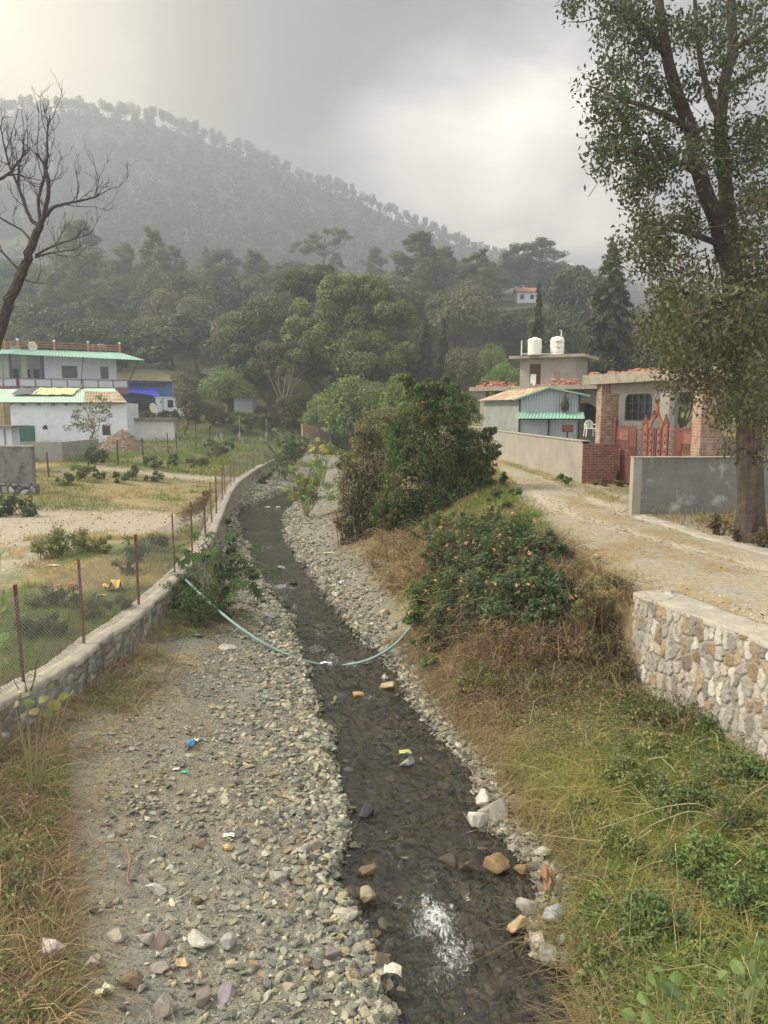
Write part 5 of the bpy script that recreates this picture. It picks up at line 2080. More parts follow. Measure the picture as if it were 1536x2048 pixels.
m_brickwall = M_plain('orange_brick_far', (.40, .20, .12), (.34, .17, .10), rough=.9)
m_redroof = M_plain('red_roof_far', (.36, .15, .11), (.28, .12, .09), rough=.8)
far_house('hillside_house', 'orange brick hut with a dark roof among trees on the hillside', 980, 997, 150, 585, 603, 1.2, m_brickwall, m_woodred, 4)
far_house('hillside_house', 'white verandah house with a red roof among trees on the hillside', 1027, 1066, 150, 584, 606, 1.5, m_white_p, m_redroof, 5)
far_house('ridge_house', 'pale house high on the hazy spur behind the conical tree', 1106, 1136, 420, 530, 552, 3, M_plain('beige_far', (.55, .48, .40), (.5, .44, .37)), m_white_dirty, 10)
far_house('ridge_house', 'pinkish house on the hazy slope beyond the tall conical tree', 1284, 1298, 420, 575, 583, 2, M_plain('pink_far', (.55, .45, .40), (.5, .4, .36)), m_redroof, 8)
far_house('ridge_house', 'pale block on the hazy spur left of the tall conical tree', 1170, 1186, 420, 537, 560, 1, M_plain('beige_far2', (.58, .52, .45), (.5, .44, .37)), m_white_dirty, 8)
far_house('terrace_house', 'low stone terrace house in the trees behind the stair tower', 1040, 1060, 130, 628, 641, .6, m_conc_warm, m_conc_dark, 4)
# ================================================================== TREES
def unit(v):
    return v / (np.linalg.norm(v, axis=-1, keepdims=True) + 1e-9)


def leaf_quads(C, N, L, W, r, droop=0.0):
    """one pointed leaf (rhombus) per centre C, facing N, length L, width W"""
    n = len(C)
    t = r.normal(size=(n, 3))
    t[:, 2] -= droop
    a = unit(t - N * np.sum(t * N, 1, keepdims=True))
    b = np.cross(N, a)
    L = np.broadcast_to(L, n)[:, None] * .5
    W = np.broadcast_to(W, n)[:, None] * .5
    V = np.stack([C - a * L, C + b * W - a * L * .1, C + a * L, C - b * W - a * L * .1], 1).reshape(-1, 3)
    return V, np.arange(4 * n).reshape(n, 4)


def clump_leaves(centres, radii, per, L, W, r, pal, up=.35, squash=.75, fill=.55, droop=.3, var=.25, nr=.55):
    """leaves spread through clumps; returns V,F,C"""
    q = QB(4)
    pal = np.array(pal)
    centres, radii = np.asarray(centres, float), np.broadcast_to(radii, len(centres))
    n = per * len(centres) if np.isscalar(per) else int(np.sum(per))
    k = np.repeat(np.arange(len(centres)), per)
    d = unit(r.normal(size=(n, 3)))
    rad = (fill + (1 - fill) * r.random(n)) ** .6
    off = d * (radii[k] * rad)[:, None]
    off[:, 2] *= squash
    C = centres[k] + off
    N = unit(d + r.normal(size=(n, 3)) * nr + np.array([0, 0, up]))
    V, Fq = leaf_quads(C, N, L * (.6 + .8 * r.random(n)), W * (.6 + .8 * r.random(n)), r, droop)
    ctone = pal[r.integers(0, len(pal), len(centres))] * (1 - var * .6 + var * 1.2 * r.random(len(centres)))[:, None]
    c = ctone[k] * (1 - var + 2 * var * r.random(n))[:, None]
    q.add(V, Fq, c)
    return q


def limb(q, p0, p1, r0, r1, col, r, n=6, wob=.06, seg=6):
    p0, p1 = np.array(p0, float), np.array(p1, float)
    t = np.linspace(0, 1, seg)[:, None]
    L = np.linalg.norm(p1 - p0)
    pts = p0 + (p1 - p0) * t + r.normal(size=(seg, 3)) * wob * L * np.sin(np.pi * t)
    q.tube(pts, r0 + (r1 - r0) * t[:, 0], col, n)
    return pts


m_leaf = M_leaf('foliage', .38)
m_leaf_gloss = M_leaf('glossy_foliage', .28, rough=.5, spec=.22)
m_bark = M_attr('tree_bark', rough=.95, bump=.03, bscale=9, var=.4, vscale=7, spec=.1)
BARK = (.10, .075, .055)
PAL_OAK = [(.066, .090, .042), (.080, .104, .046), (.056, .080, .040), (.092, .110, .050)]
PAL_PINE = [(0.081, 0.119, 0.057), (0.097, 0.135, 0.062), (0.115, 0.151, 0.068), (0.070, 0.103, 0.054)]
PAL_OLIVE = [(0.111, 0.117, 0.058), (0.130, 0.130, 0.072), (0.091, 0.101, 0.052)]
PAL_BRIGHT = [(0.142, 0.203, 0.054), (0.169, 0.230, 0.065), (0.121, 0.176, 0.049)]


def proto_broad(name, seed, H=10.0, R=4.6, pal=PAL_OAK, nl=26, per=190, leaf=.5):
    r = np.random.default_rng(seed)
    q = QB(4)
    limb(q, (0, 0, -1.0), (r.normal() * .3, r.normal() * .3, H * .5), .28, .16, BARK, r)
    cs, rs = [], []
    for i in range(nl):
        a, e = r.random() * 6.28, math.asin(min(1, r.random() * 1.15 - .15))
        k = .62 + .3 * r.random()
        c = np.array([R * k * math.cos(a) * math.cos(e), R * k * math.sin(a) * math.cos(e), H * .52 + H * .42 * k * math.sin(e)])
        cs.append(c)
        rs.append(R * (.26 + .2 * r.random()))
        if i % 3 == 0:
            limb(q, (0, 0, H * .3), c, .10, .03, BARK, r, n=4)
    tr_ = q.mesh(name + '_trunk')
    cr = clump_leaves(cs, rs, per, leaf, leaf * .6, r, pal, up=.5, squash=.8)
    return tr_, cr.mesh(name + '_crown')


def proto_pine(name, seed, H=15.0, R=3.4, pal=PAL_PINE, n=42, per=130, bare=.3, top=.9):
    """rounded long-needled pine"""
    r = np.random.default_rng(seed)
    q = QB(4)
    limb(q, (0, 0, -1), (r.normal() * .25, r.normal() * .25, H * .96), .26, .05, (.11, .08, .06), r, seg=8, wob=.01)
    cs, rs = [], []
    for i in range(n):
        t = bare + (1 - bare) * (i + .5) / n
        prof = math.sin(math.pi * min(1, (t - bare) / (1 - bare) * .72 + .24)) ** .75 if t < top else .35
        a = i * 2.4 + r.normal() * .5
        rr = R * prof * (.35 + .6 * r.random())
        c = np.array([rr * math.cos(a), rr * math.sin(a), H * t + r.normal() * .2])
        cs.append(c)
        rs.append(R * (.20 + .14 * r.random()) * (.65 + .5 * prof))
        if i % 2 == 0:
            limb(q, (0, 0, H * t - .3), c, .07, .02, (.11, .08, .06), r, n=4, seg=4)
    tr_ = q.mesh(name + '_trunk')
    cr = clump_leaves(cs, rs, per, .55, .16, r, pal, up=.6, squash=.75, fill=.3, droop=.2)
    return tr_, cr.mesh(name + '_crown')


def proto_spruce(name, seed, H=12.0, R=3.0, pal=PAL_OAK, rows=34, per=110, leaf=.34):
    """narrow conical conifer with drooping sprays"""
    r = np.random.default_rng(seed)
    q = QB(4)
    limb(q, (0, 0, -1), (0, 0, H * .98), .22, .03, BARK, r, seg=8, wob=.006)
    Cs, Ns, Ls, tone = [], [], [], []
    for i in range(rows):
        t = .05 + .94 * i / rows
        rr = R * (1 - t) ** .82 + .12
        nb = int(5 + 6 * (1 - t))
        for j in range(nb):
            a = r.random() * 6.28
            ln = rr * (.6 + .55 * r.random())
            m_ = max(8, int(per * ln / R * .42))
            s = r.random(m_) ** .6
            base = np.stack([np.cos(a) * ln * s, np.sin(a) * ln * s, H * t + .25 * ln * s - .55 * ln * s * s], 1)
            base += r.normal(size=(m_, 3)) * np.array([.17, .17, .10]) * (.4 + .7 * (1 - t))
            Cs.append(base)
            Ns.append(unit(r.normal(size=(m_, 3)) * .5 + np.array([math.cos(a) * .5, math.sin(a) * .5, .7])))
            tone.append(np.full(m_, .7 + .6 * r.random()))
    C, N, tn = np.concatenate(Cs), np.concatenate(Ns), np.concatenate(tone)
    V, Fq = leaf_quads(C, N, leaf * (.6 + .8 * r.random(len(C))), leaf * .3, r, .9)
    p = np.array(pal)
    cr = QB(4).add(V, Fq, p[r.integers(0, len(p), len(C))] * tn[:, None])
    return q.mesh(name + '_trunk'), cr.mesh(name + '_crown')


PROTO = {}


def reg(kind, variants):
    out = []
    for tr_, cr in variants:
        tr_.materials.append(m_bark)
        cr.materials.append(m_leaf)
        nz_ = np.array([v.co.z for v in cr.vertices])
        nx_ = np.array([abs(v.co.x) for v in cr.vertices])
        out.append(([('trunk', tr_), ('crown', cr)], float(np.percentile(nz_, 99.7)), float(np.percentile(nx_, 98))))
    PROTO[kind] = out


PAL_DK = [(.052, .074, .038), (.066, .088, .044), (.045, .064, .034)]
reg('oak', [proto_broad('oak', 1), proto_broad('oak', 2, 11, 4.2, nl=30, pal=PAL_DK), proto_broad('oak', 3, 9, 5.0, pal=PAL_OLIVE), proto_broad('oak', 4, 10, 4.4, pal=PAL_DK, nl=36, per=150, leaf=.42), proto_broad('oak', 5, 12, 4.8, pal=PAL_OAK, nl=18, per=240, leaf=.6)])
reg('pine', [proto_pine('pine', 11), proto_pine('pine', 12, 16, 3.2, bare=.2), proto_pine('pine', 13, 14, 3.8, bare=.38)])
PAL_CONE = [(.050, .066, .034), (.062, .076, .038), (.075, .080, .044)]
reg('cone', [proto_spruce('conifer', 21, pal=PAL_CONE, per=420, leaf=.40), proto_spruce('conifer', 22, 12, 2.0, pal=PAL_CONE, per=380, leaf=.36)])
reg('bright', [proto_broad('leafy', 31, 7, 3.6, pal=PAL_BRIGHT, nl=26, per=220, leaf=.32)])
reg('olive', [proto_broad('olive', 41, 7, 3.4, pal=PAL_OLIVE, nl=24, per=220, leaf=.30)])
NAMES = {'oak': ('broadleaf_tree', 'tree'), 'pine': ('pine_tree', 'tree'), 'cone': ('conifer_tree', 'tree'), 'bright': ('leafy_tree', 'tree'), 'olive': ('olive_tree', 'tree')}


def plant(kind, x, y, H, label, group=None, v=None, wide=None, z=None, sink=.3, name=None):
    vs = PROTO[kind]
    parts, h0, r0 = vs[(random.randrange(len(vs)) if v is None else v)]
    sz = H / h0
    sxy = sz if wide is None else wide / r0
    z = gz1(x, y) if z is None else z
    return copies(parts, name or NAMES[kind][0], (x, y, z - sink), random.uniform(0, 6.28), (sxy, sxy, sz), label, NAMES[kind][1], group)


def plant_px(kind, px, Y, ytop, label, group=None, v=None, wpx=None, name=None):
    p = P(px, 800, Y)
    z = gz1(p[0], Y)
    H = zat(px, ytop, Y) - z + .3
    return plant(kind, p[0], Y, H, label, group, v, None if wpx is None else wpx / 2 / F * Y, name=name)


# ---- trees one can single out
for kind, px, Y, yt, v, w_, lab in [
    ('pine', 168, 150, 440, 0, 120, 'tall broad pine rising above the canopy behind the bare tree'),
    ('pine', 318, 150, 455, 1, 70, 'narrow dark pine standing above the canopy, midway between bare tree and big round tree'),
    ('pine', 262, 168, 488, 2, 80, 'lower pine just beside the narrow dark pine on the bare-tree side'),
    ('pine', 360, 172, 492, 0, 70, 'pointed pine just beside the narrow dark pine on the big-tree side'),
    ('pine', 515, 165, 500, 1, 64, 'small pine above the darker half of the big round tree'),
    ('pine', 452, 178, 497, 2, 84, 'pale pine above the canopy up-slope of the darker round tree'),
    ('pine', 838, 165, 462, 0, 118, 'tallest rounded pine in the middle of the hillside'),
    ('pine', 884, 172, 492, 2, 70, 'pine leaning close beside the tallest rounded pine'),
    ('pine', 952, 165, 500, 1, 90, 'pale green pine between the tallest rounded pine and the twin pines'),
    ('pine', 1032, 214, 486, 2, 84, 'first of the two wide pines standing together above the verandah house'),
    ('pine', 1078, 212, 477, 0, 92, 'second and taller of the two wide pines above the verandah house'),
    ('oak', 1150, 128, 530, 1, 120, 'rounded green tree below the hazy spur houses'),
    ('oak', 1110, 112, 620, 0, 120, 'dark bushy tree on the slope behind the water tanks'),
    ('cone', 1212, 68, 492, 0, 128, 'tall dark conical conifer behind the porch slab'),
    ('cone', 1072, 62, 573, 1, 50, 'slim dark conifer rising behind the water tanks'),
    ('cone', 852, 84, 640, 1, 56, 'slim dark conifer beside the big round tree'),
    ('cone', 886, 90, 638, 1, 44, 'slender brownish-green conifer next to the slim dark one'),
    ('olive', 925, 82, 700, 0, 90, 'loose greyish-green tree behind the dark cypress bush'),
    ('bright', 1010, 78, 728, 0, 90, 'low bright green tree behind the flat-roofed house'),
    ('bright', 985, 95, 690, 0, 70, 'small pale tree at the wood edge behind the flat-roofed house'),
    ('olive', 1268, 76, 620, 0, 80, 'yellowish-green tree close beside the tall conical conifer'),
    ('oak', 1320, 72, 600, 2, 110, 'dark bushy tree behind the porch, beside the yellowish one'),
    ('oak', 1400, 60, 590, 1, 150, 'dark tree behind the leafy tree trunk'),
    ('olive', 1370, 45, 730, 0, 130, 'olive bushy tree seen under the porch slab'),
    ('oak', 1500, 50, 560, 0, 190, 'dark dense tree at the edge behind the leafy tree'),
    ('olive', 372, 92, 742, 0, 70, 'dark roundish tree beside the mossy roof of the blue house'),
    ('bright', 455, 86, 738, 0, 100, 'green leafy tree in front of the cream-roofed house'),
    ('olive', 372, 78, 766, 0, 62, 'thin-stemmed tree in front of the white annexe'),
    ('olive', 420, 80, 800, 0, 60, 'yellowish bush-like tree between the white annexe and the hut'),
    ('olive', 592, 84, 786, 0, 84, 'brownish-green bushy tree behind the brick ruin'),
    ('bright', 712, 76, 752, 0, 150, 'bright green leafy tree under the big round tree'),
    ('bright', 652, 80, 788, 0, 90, 'low bright green shrubby tree between ruin and bright tree'),
    ('bright', 800, 50, 748, 0, 70, 'fresh green tree standing just behind the cypress bush'),
    ('olive', 25, 112, 640, 0, 130, 'hazy rounded tree above the two-storey house roof railing'),
]:
    nm = {'pine': 'pine_tree', 'oak': 'broadleaf_tree', 'cone': 'conifer_tree'}.get(kind, 'small_tree')
    plant_px(kind, px, Y, yt, lab, v=v, wpx=w_, name=nm)

# ---- forest on the hillside: every tree a thing, in two kinds
HD = [(107, 8.0), (119, 8.6), (132, 9.0), (147, 9.6), (163, 10.5), (181, 11.5), (202, 12.5), (226, 13)]
hid = 0
for D, stepm in HD:
    x = -0.64 * D
    while x < 0.66 * D:
        xx, yy = x + random.uniform(-.3, .3) * stepm, D + random.uniform(-.4, .4) * 13
        px = CX + F * xx / (yy * cp)
        x += stepm * random.uniform(.8, 1.15)
        # keep the clearings of the hillside houses open
        if 930 < px < 1240 and yy < 118:
            continue
        cap = 99
        if 962 < px < 1080 and yy < 206:
            cap = zat(px, 616, yy) - gz1(xx, yy)
            if cap < 3.5:
                continue
        kind = 'pine' if random.random() < .10 + .35 * float(sm(140, 215, yy)) else 'oak'
        H = random.uniform(8.5, 13.5) if kind == 'oak' else random.uniform(11, 16)
        if yy > 195:
            H *= .85
        H = min(H, cap)
        if kind == 'oak':
            plant('oak', xx, yy, H, 'dark broadleaf tree merging into the canopy of the hazy wooded hillside', 'broadleaf trees of the wooded hillside', wide=stepm * random.uniform(.52, .68))
        else:
            plant('pine', xx, yy, H, 'rounded pine among the broadleaf canopy of the hazy wooded hillside', 'pines of the wooded hillside', wide=random.uniform(2.8, 4.2))

# ---- the two big crowns in the middle
def big_tree(name, label, Y, lobes, nl, per, pal, leaf, seed, trunks):
    """lobes: (px, py, radius in pixels, distance offset)"""
    r = np.random.default_rng(seed)
    base = P(lobes[0][0], 800, Y)
    T = thing(name, label, 'tree', (base[0], Y, gz1(base[0], Y)))
    cs, rs = [], []
    for px, py, rp, dy in lobes:
        R = rp / F * Y
        c0 = P(px, py, Y + dy)
        for i in range(nl):
            d = unit(r.normal(size=3))
            d[2] = abs(d[2]) * 1.1 - .35
            cs.append(c0 + d * R * (.55 + .4 * r.random()))
            rs.append(R * (.22 + .16 * r.random()))
    cr = clump_leaves(cs, rs, per, leaf, leaf * .55, r, pal, up=.45, squash=.7, fill=.5)
    cr.build('crown', m_leaf, T)
    q = QB(4)
    for tx, tb in trunks:
        b0 = P(tx, 800, Y)
        b0[2] = gz1(b0[0], Y) - .3
        for px, py, rp, dy in lobes[::2]:
            c0 = P(px, py, Y + dy)
            mid = b0 + (c0 - b0) * .35
            mid[:2] = b0[:2] + (c0[:2] - b0[:2]) * .12
            pts = np.array([b0, (b0 + mid) / 2, mid, (mid + c0) / 2, c0])
            q.tube(pts, np.array([.5, .42, .34, .22, .08]) * tb, BARK, 7)
    q.build('trunk', m_bark, T)
    return T


big_tree('dark_spreading_tree', 'broad dark olive tree, the shadier one behind the big round green tree', 95,
         [(545, 640, 70, 2), (510, 690, 62, 0), (590, 580, 55, 3), (640, 566, 46, 4), (470, 735, 40, 0), (560, 720, 68, 0), (505, 760, 46, 0), (500, 640, 46, 3)], 20, 280,
         [(.082, .108, .042), (.100, .122, .048), (.07, .092, .038)], .40, 51, [(545, 1.0)])
big_tree('big_round_tree', 'biggest round green tree filling the middle of the valley', 88,
         [(700, 650, 95, 0), (640, 620, 62, -1), (765, 640, 68, -1), (690, 590, 58, 0), (785, 705, 62, -2), (650, 700, 70, -4), (725, 725, 78, -5), (610, 665, 46, -2), (600, 735, 46, 0), (805, 745, 44, -2), (745, 592, 48, 0)], 22, 300,
         [(.112, .148, .044), (.132, .168, .05), (.095, .128, .04), (.15, .182, .056)], .36, 52, [(690, 1.5), (655, .9)])
# pale-limbed small tree in front of the dark one
q = QB(4)
r = np.random.default_rng(5)
b0 = P(566, 800, 84)
b0[2] = gz1(b0[0], 84)
T = thing('small_tree', 'slender pale-limbed tree in front of the shady olive tree', 'tree', b0)
cs = []
for px, py in ((540, 700), (575, 690), (600, 700), (555, 715), (590, 725), (530, 725), (610, 725)):
    c = P(px, py, 84 + r.normal() * .8)
    limb(q, b0 + np.array([0, 0, 2.0]), c, .10, .03, (.24, .20, .16), r, n=5)
    cs += [c + r.normal(size=3) * .5 for _ in range(4)]
limb(q, b0 - np.array([0, 0, .4]), b0 + np.array([0, 0, 2.1]), .16, .11, (.24, .20, .16), r)
q.build('trunk', m_bark, T)
clump_leaves(cs, .9, 160, .34, .2, r, PAL_OLIVE).build('crown', m_leaf, T)
# flat-topped sparse tree on the sky line
q = QB(4)
b0 = P(655, 560, 205)
b0[2] = gz1(b0[0], 205)
T = thing('sparse_tree', 'sparse flat-topped pale tree on the skyline above the big round tree', 'tree', b0)
cs = []
fork = P(650, 512, 205)
limb(q, b0 - np.array([0, 0, .5]), fork, .4, .25, BARK, r)
for px, py in ((612, 485), (632, 472), (655, 462), (680, 466), (692, 480), (640, 492), (668, 482), (622, 500), (600, 497)):
    c = P(px, py, 205 + r.normal() * 2)
    limb(q, fork, c, .2, .06, BARK, r, n=5)
    cs += [c + r.normal(size=3) * np.array([1.3, 1.3, .35]) for _ in range(5)]
q.build('trunk', m_bark, T)
clump_leaves(cs, 1.1, 70, .55, .3, r, [(.13, .145, .07), (.11, .125, .06)], squash=.5).build('crown', m_leaf, T)

# ---- pines along the mountain ridge, one thing each
for v in (0, 1):
    r = np.random.default_rng(70 + v)
    H, R = 13.0, 3.6 + v
    q = QB(4)
    limb(q, (0, 0, -1), (0, 0, H * .8), .35, .12, BARK, r, n=5)
    cs = [np.array([R * .6 * math.cos(i * 2.4) * (.4 + .6 * r.random()), R * .6 * math.sin(i * 2.4) * (.4 + .6 * r.random()), H * (.48 + .46 * i / 12)]) for i in range(13)]
    cr = clump_leaves(cs, R * .42, 42, 1.0, .55, r, PAL_PINE, up=.4, squash=.8)
    tr_, c_ = q.mesh('ridge_pine_trunk'), cr.mesh('ridge_pine_crown')
    reg('ridge%d' % v, [(tr_, c_)])
    NAMES['ridge%d' % v] = ('pine_tree', 'tree')
px = -10.0
while px < 1330:
    for rep in range(2 if random.random() < .75 else 1):
        tt = 1.0 - rep * random.uniform(.02, .05)
        p = mount_pt(px + random.uniform(-6, 6), tt)
        H = random.uniform(9, 14) * (1.0 if px < 900 else .9)
        plant(random.choice(['ridge0', 'ridge1']), p[0], p[1], H, 'faint rounded pine standing on the hazy mountain ridge', 'pines along the mountain ridge', z=p[2], wide=random.uniform(1.8, 3.1))
    px += random.uniform(7, 14)
# the wood that clothes the mountain reads as one mass
r = np.random.default_rng(88)
cs, rs = [], []
for i in range(5200):
    px, tt = r.uniform(-350, 1900), r.uniform(.03, .985)
    p = mount_pt(px, tt)
    rr = r.uniform(2.6, 4.6)
    cs.append(p + np.array([0, 0, rr * .9]))
    rs.append(rr)
fw = clump_leaves(cs, np.array(rs), 26, 2.6, 1.9, r, [(.05, .062, .032), (.065, .078, .04), (.045, .055, .03)], up=.6, squash=1.1, fill=.7, var=.10, nr=.15)
tag(fw.build('far_forest', M_leaf('far_foliage', .1, rough=1.0, spec=0.0)), kind='stuff')

# ================================================================== the tall leafy tree on the right
r = np.random.default_rng(101)
YT = 15.0
tb = P(1500, 1108, YT)
tb[2] = gz1(tb[0], YT)
LT = thing('leafy_tree', 'tall leafy tree with a thick furrowed trunk in front of the grey compound wall', 'tree', tb)


def traced(pts, rad, q, n=9, sub=5, col=(.055, .043, .033), wob=.02):
    A = np.array([P(px, py, YT + dy) for px, py, dy in pts])
    k = len(A)
    tt = np.linspace(0, k - 1, (k - 1) * sub + 1)
    pts_ = np.stack([np.interp(tt, np.arange(k), A[:, i]) for i in range(3)], 1)
    if len(pts_) > 6:
        pts_[1:-1] = (pts_[:-2] + pts_[2:] + 2 * pts_[1:-1]) / 4
    rd = np.interp(tt, np.arange(k), rad)
    pts_[1:] += r.normal(size=(len(pts_) - 1, 3)) * wob * rd[1:, None]
    q.tube(pts_, rd, col, n)
    return pts_


# furrowed trunk
k, n = 60, 40
A = np.array([P(1503, 1122, YT), P(1501, 1000, YT), P(1497, 850, YT + .05), P(1488, 740, YT + .1), P(1474, 640, YT + .1), P(1462, 540, YT + .1), P(1447, 480, YT + .05)])
rad = np.array([.31, .25, .235, .225, .215, .20, .16])
tt = np.linspace(0, 6, k)
ax = np.stack([np.interp(tt, np.arange(7), A[:, i]) for i in range(3)], 1)
for _ in range(3):
    ax[1:-1] = (ax[:-2] + ax[2:] + 2 * ax[1:-1]) / 4
rd = np.interp(tt, np.arange(7), rad)
an = np.arange(n) * 2 * np.pi / n
fur = np.array([[float(fbm(a * 5.5, t_ * .55, .5, 5, 3)) for a in np.concatenate([an[:n // 2], an[n // 2:][::-1] * 0 + an[:n // 2][::-1]])] for t_ in tt])
fl = 1 + .30 * np.exp(-np.arange(k) / 3.0)
rr = rd[:, None] * fl[:, None] * (.90 + .22 * fur)
V = np.stack([ax[:, 0, None] + rr * np.cos(an), ax[:, 1, None] + rr * np.sin(an), ax[:, 2, None] + 0 * rr], -1).reshape(-1, 3)
i = np.arange(n)
Fq = np.concatenate([np.stack([j * n + i, j * n + (i + 1) % n, (j + 1) * n + (i + 1) % n, (j + 1) * n + i], 1) for j in range(k - 1)])
tq = QB(4)
tq.add(V, Fq, (.08, .064, .05) * np.ones((len(Fq), 3)) * (.55 + .9 * fur[:-1].reshape(-1)[:len(Fq)])[:, None])
traced([(1450, 520, .1), (1434, 436, 0), (1411, 387, 0), (1392, 323, 0), (1382, 258, 0), (1356, 194, 0), (1337, 129, 0), (1324, 48, 0), (1310, -60, .2), (1300, -200, .3)], [.17, .165, .15, .14, .13, .12, .105, .09, .07, .03], tq)
traced([(1468, 600, .3), (1462, 480, .5), (1452, 380, .6), (1440, 242, .7), (1450, 161, .7), (1466, 97, .7), (1462, 0, .8), (1468, -150, .8)], [.16, .15, .14, .125, .11, .10, .085, .04], tq)
traced([(1440, 235, .7), (1418, 196, .8), (1400, 120, .9), (1392, 40, 1.0), (1385, -80, 1)], [.09, .07, .055, .045, .02], tq)
traced([(1466, 97, .7), (1492, 85, .6), (1536, 50, .5), (1600, 10, .4)], [.07, .055, .04, .02], tq)
traced([(1452, 175, .7), (1490, 155, .6), (1530, 130, .5), (1590, 100, .4)], [.07, .055, .04, .02], tq)
traced([(1384, 262, 0), (1340, 234, -.3), (1290, 212, -.6), (1235, 196, -.8), (1180, 172, -1)], [.07, .055, .045, .03, .012], tq, n=6)
traced([(1394, 345, 0), (1350, 322, -.3), (1300, 312, -.5), (1240, 300, -.7)], [.07, .05, .035, .015], tq, n=6)
traced([(1330, 110, 0), (1290, 60, -.3), (1240, 20, -.5), (1160, -30, -.7)], [.06, .05, .035, .015], tq, n=6)
traced([(1445, 490, 0), (1390, 470, -.5), (1330, 455, -.8), (1280, 440, -1)], [.07, .05, .035, .015], tq, n=6)
traced([(1470, 620, 0), (1420, 600, -.7), (1370, 585, -1.0), (1330, 590, -1.2)], [.06, .045, .03, .012], tq, n=6)
traced([(1488, 735, 0), (1430, 690, -.8), (1380, 680, -1.1), (1320, 700, -1.4)], [.055, .045, .03, .012], tq, n=6)
traced([(1500, 905, -.2), (1480, 895, -.4), (1467, 905, -.5), (1460, 918, -.5)], [.03, .022, .016, .01], tq, n=6)
traced([(1504, 925, -.2), (1520, 905, -.3), (1530, 890, -.3)], [.06, .04, .025], tq, n=6)
traced([(1475, 640, -.3), (1440, 590, -.6), (1420, 545, -.7), (1410, 500, -.8)], [.03, .022, .018, .01], tq, n=5)
traced([(1195, 35, -.5), (1165, 44, -.6), (1136, 44, -.7)], [.014, .012, .006], tq, n=5)
tq.build('trunk', m_bark, LT)
# foliage clusters (px, py, spread, amount)
CL = [(1150, -10, 40, 30), (1225, 5, 40, 40), (1280, 20, 60, 80), (1240, 90, 50, 50), (1225, 135, 40, 35), (1300, 90, 60, 70), (1350, 60, 60, 60), (1180, 175, 22, 16), (1205, 190, 30, 26), (1260, 170, 55, 60),
      (1230, 240, 45, 50), (1190, 235, 22, 18), (1290, 235, 55, 60), (1345, 200, 45, 35), (1335, 270, 45, 34), (1210, 290, 30, 26), (1250, 290, 45, 50), (1300, 310, 50, 60), (1350, 320, 40, 34), (1235, 335, 35, 36), (1280, 350, 40, 44),
      (1325, 355, 35, 30), (1250, 370, 25, 18), (1295, 375, 25, 16), (1355, 385, 30, 20), (1275, 415, 18, 12), (1340, 425, 30, 22), (1375, 420, 30, 22), (1270, 460, 35, 36), (1310, 460, 45, 50), (1350, 470, 45, 44), (1390, 470, 35, 30),
      (1265, 500, 26, 22), (1300, 515, 45, 50), (1345, 520, 45, 40), (1280, 545, 22, 14), (1390, 530, 40, 34),
      (1400, 60, 45, 50), (1450, 30, 50, 60), (1420, 120, 40, 40), (1500, 60, 45, 50), (1400, 170, 35, 30), (1480, 180, 40, 40), (1520, 140, 40, 40), (1410, 240, 35, 32), (1410, 290, 30, 26), (1530, 20, 50, 50),
      (1480, 260, 45, 60), (1520, 230, 45, 55), (1470, 320, 45, 60), (1520, 320, 50, 75), (1430, 350, 30, 30), (1480, 390, 50, 80), (1530, 400, 50, 80), (1490, 460, 50, 80), (1530, 490, 50, 80), (1500, 540, 55, 85), (1540, 580, 50, 70),
      (1340, 590, 45, 50), (1390, 590, 45, 50), (1430, 560, 40, 40), (1330, 640, 45, 60), (1380, 640, 50, 70), (1430, 640, 50, 65), (1490, 620, 50, 75), (1330, 690, 45, 60), (1380, 700, 50, 80), (1430, 700, 50, 80), (1480, 690, 45, 65), (1530, 680, 50, 75),
      (1345, 740, 40, 45), (1390, 745, 40, 46), (1435, 755, 45, 55), (1480, 760, 35, 40), (1530, 750, 45, 65), (1390, 790, 28, 12), (1440, 810, 28, 16), (1470, 820, 35, 40), (1520, 810, 40, 50), (1440, 845, 22, 14), (1520, 850, 30, 24), (1450, 905, 14, 8), (1530, 900, 16, 10)]
cs, rs, tw = [], [], QB(4)
ol, gr_ = np.array([.088, .086, .036]), np.array([.047, .058, .028])
per_c, colr = [], []
for px, py, spd, am in CL:
    subs = []
    for j in range(max(2, am // 8)):
        a, rr_ = r.random() * 6.28, math.sqrt(r.random()) * spd * 1.05
        subs.append((px + rr_ * math.cos(a), py + rr_ * math.sin(a) * .8, r.normal() * 1.0))
    for j in range(int(am * ((.80 if px < 1310 else .66) if py < 540 else .72) + .5)):
        sx_, sy_, sd_ = subs[r.integers(len(subs))]
        x, y = sx_ + r.normal() * 8.5, sy_ + r.normal() * 7 + 2
        c = P(x, y, YT + sd_ + r.normal() * .25 - .4 - (.9 if y > 560 else 0))
        cs.append(c)
        t_ = min(1, max(0, (y - 250) / 400 + r.normal() * .25))
        colr.append((gr_ * (1 - t_) + ol * t_) * (.7 + .6 * r.random()))
        if r.random() < .30:
            e = c + r.normal(size=3) * .22 + np.array([.15, 0, -.15])
            tw.tube(np.array([e, (c + e) / 2 + r.normal(size=3) * .03, c]), [.008, .006, .003], (.10, .08, .06), 3)
cs, colr = np.array(cs), np.array(colr)
per = 11
k = np.repeat(np.arange(len(cs)), per)
off = r.normal(size=(len(k), 3)) * np.array([.13, .13, .12])
N = unit(r.normal(size=(len(k), 3)) + np.array([0, -.3, .5]))
V, Fq = leaf_quads(cs[k] + off, N, .105 * (.7 + .6 * r.random(len(k))), .05, r, 1.2)
lq = QB(4).add(V, Fq, colr[k] * (.7 + .6 * r.random(len(k)))[:, None])
lq.build('crown', m_leaf_gloss, LT)
tw.build('crown_twigs', m_bark, LT)  # bare twigs only, the leaves are the crown

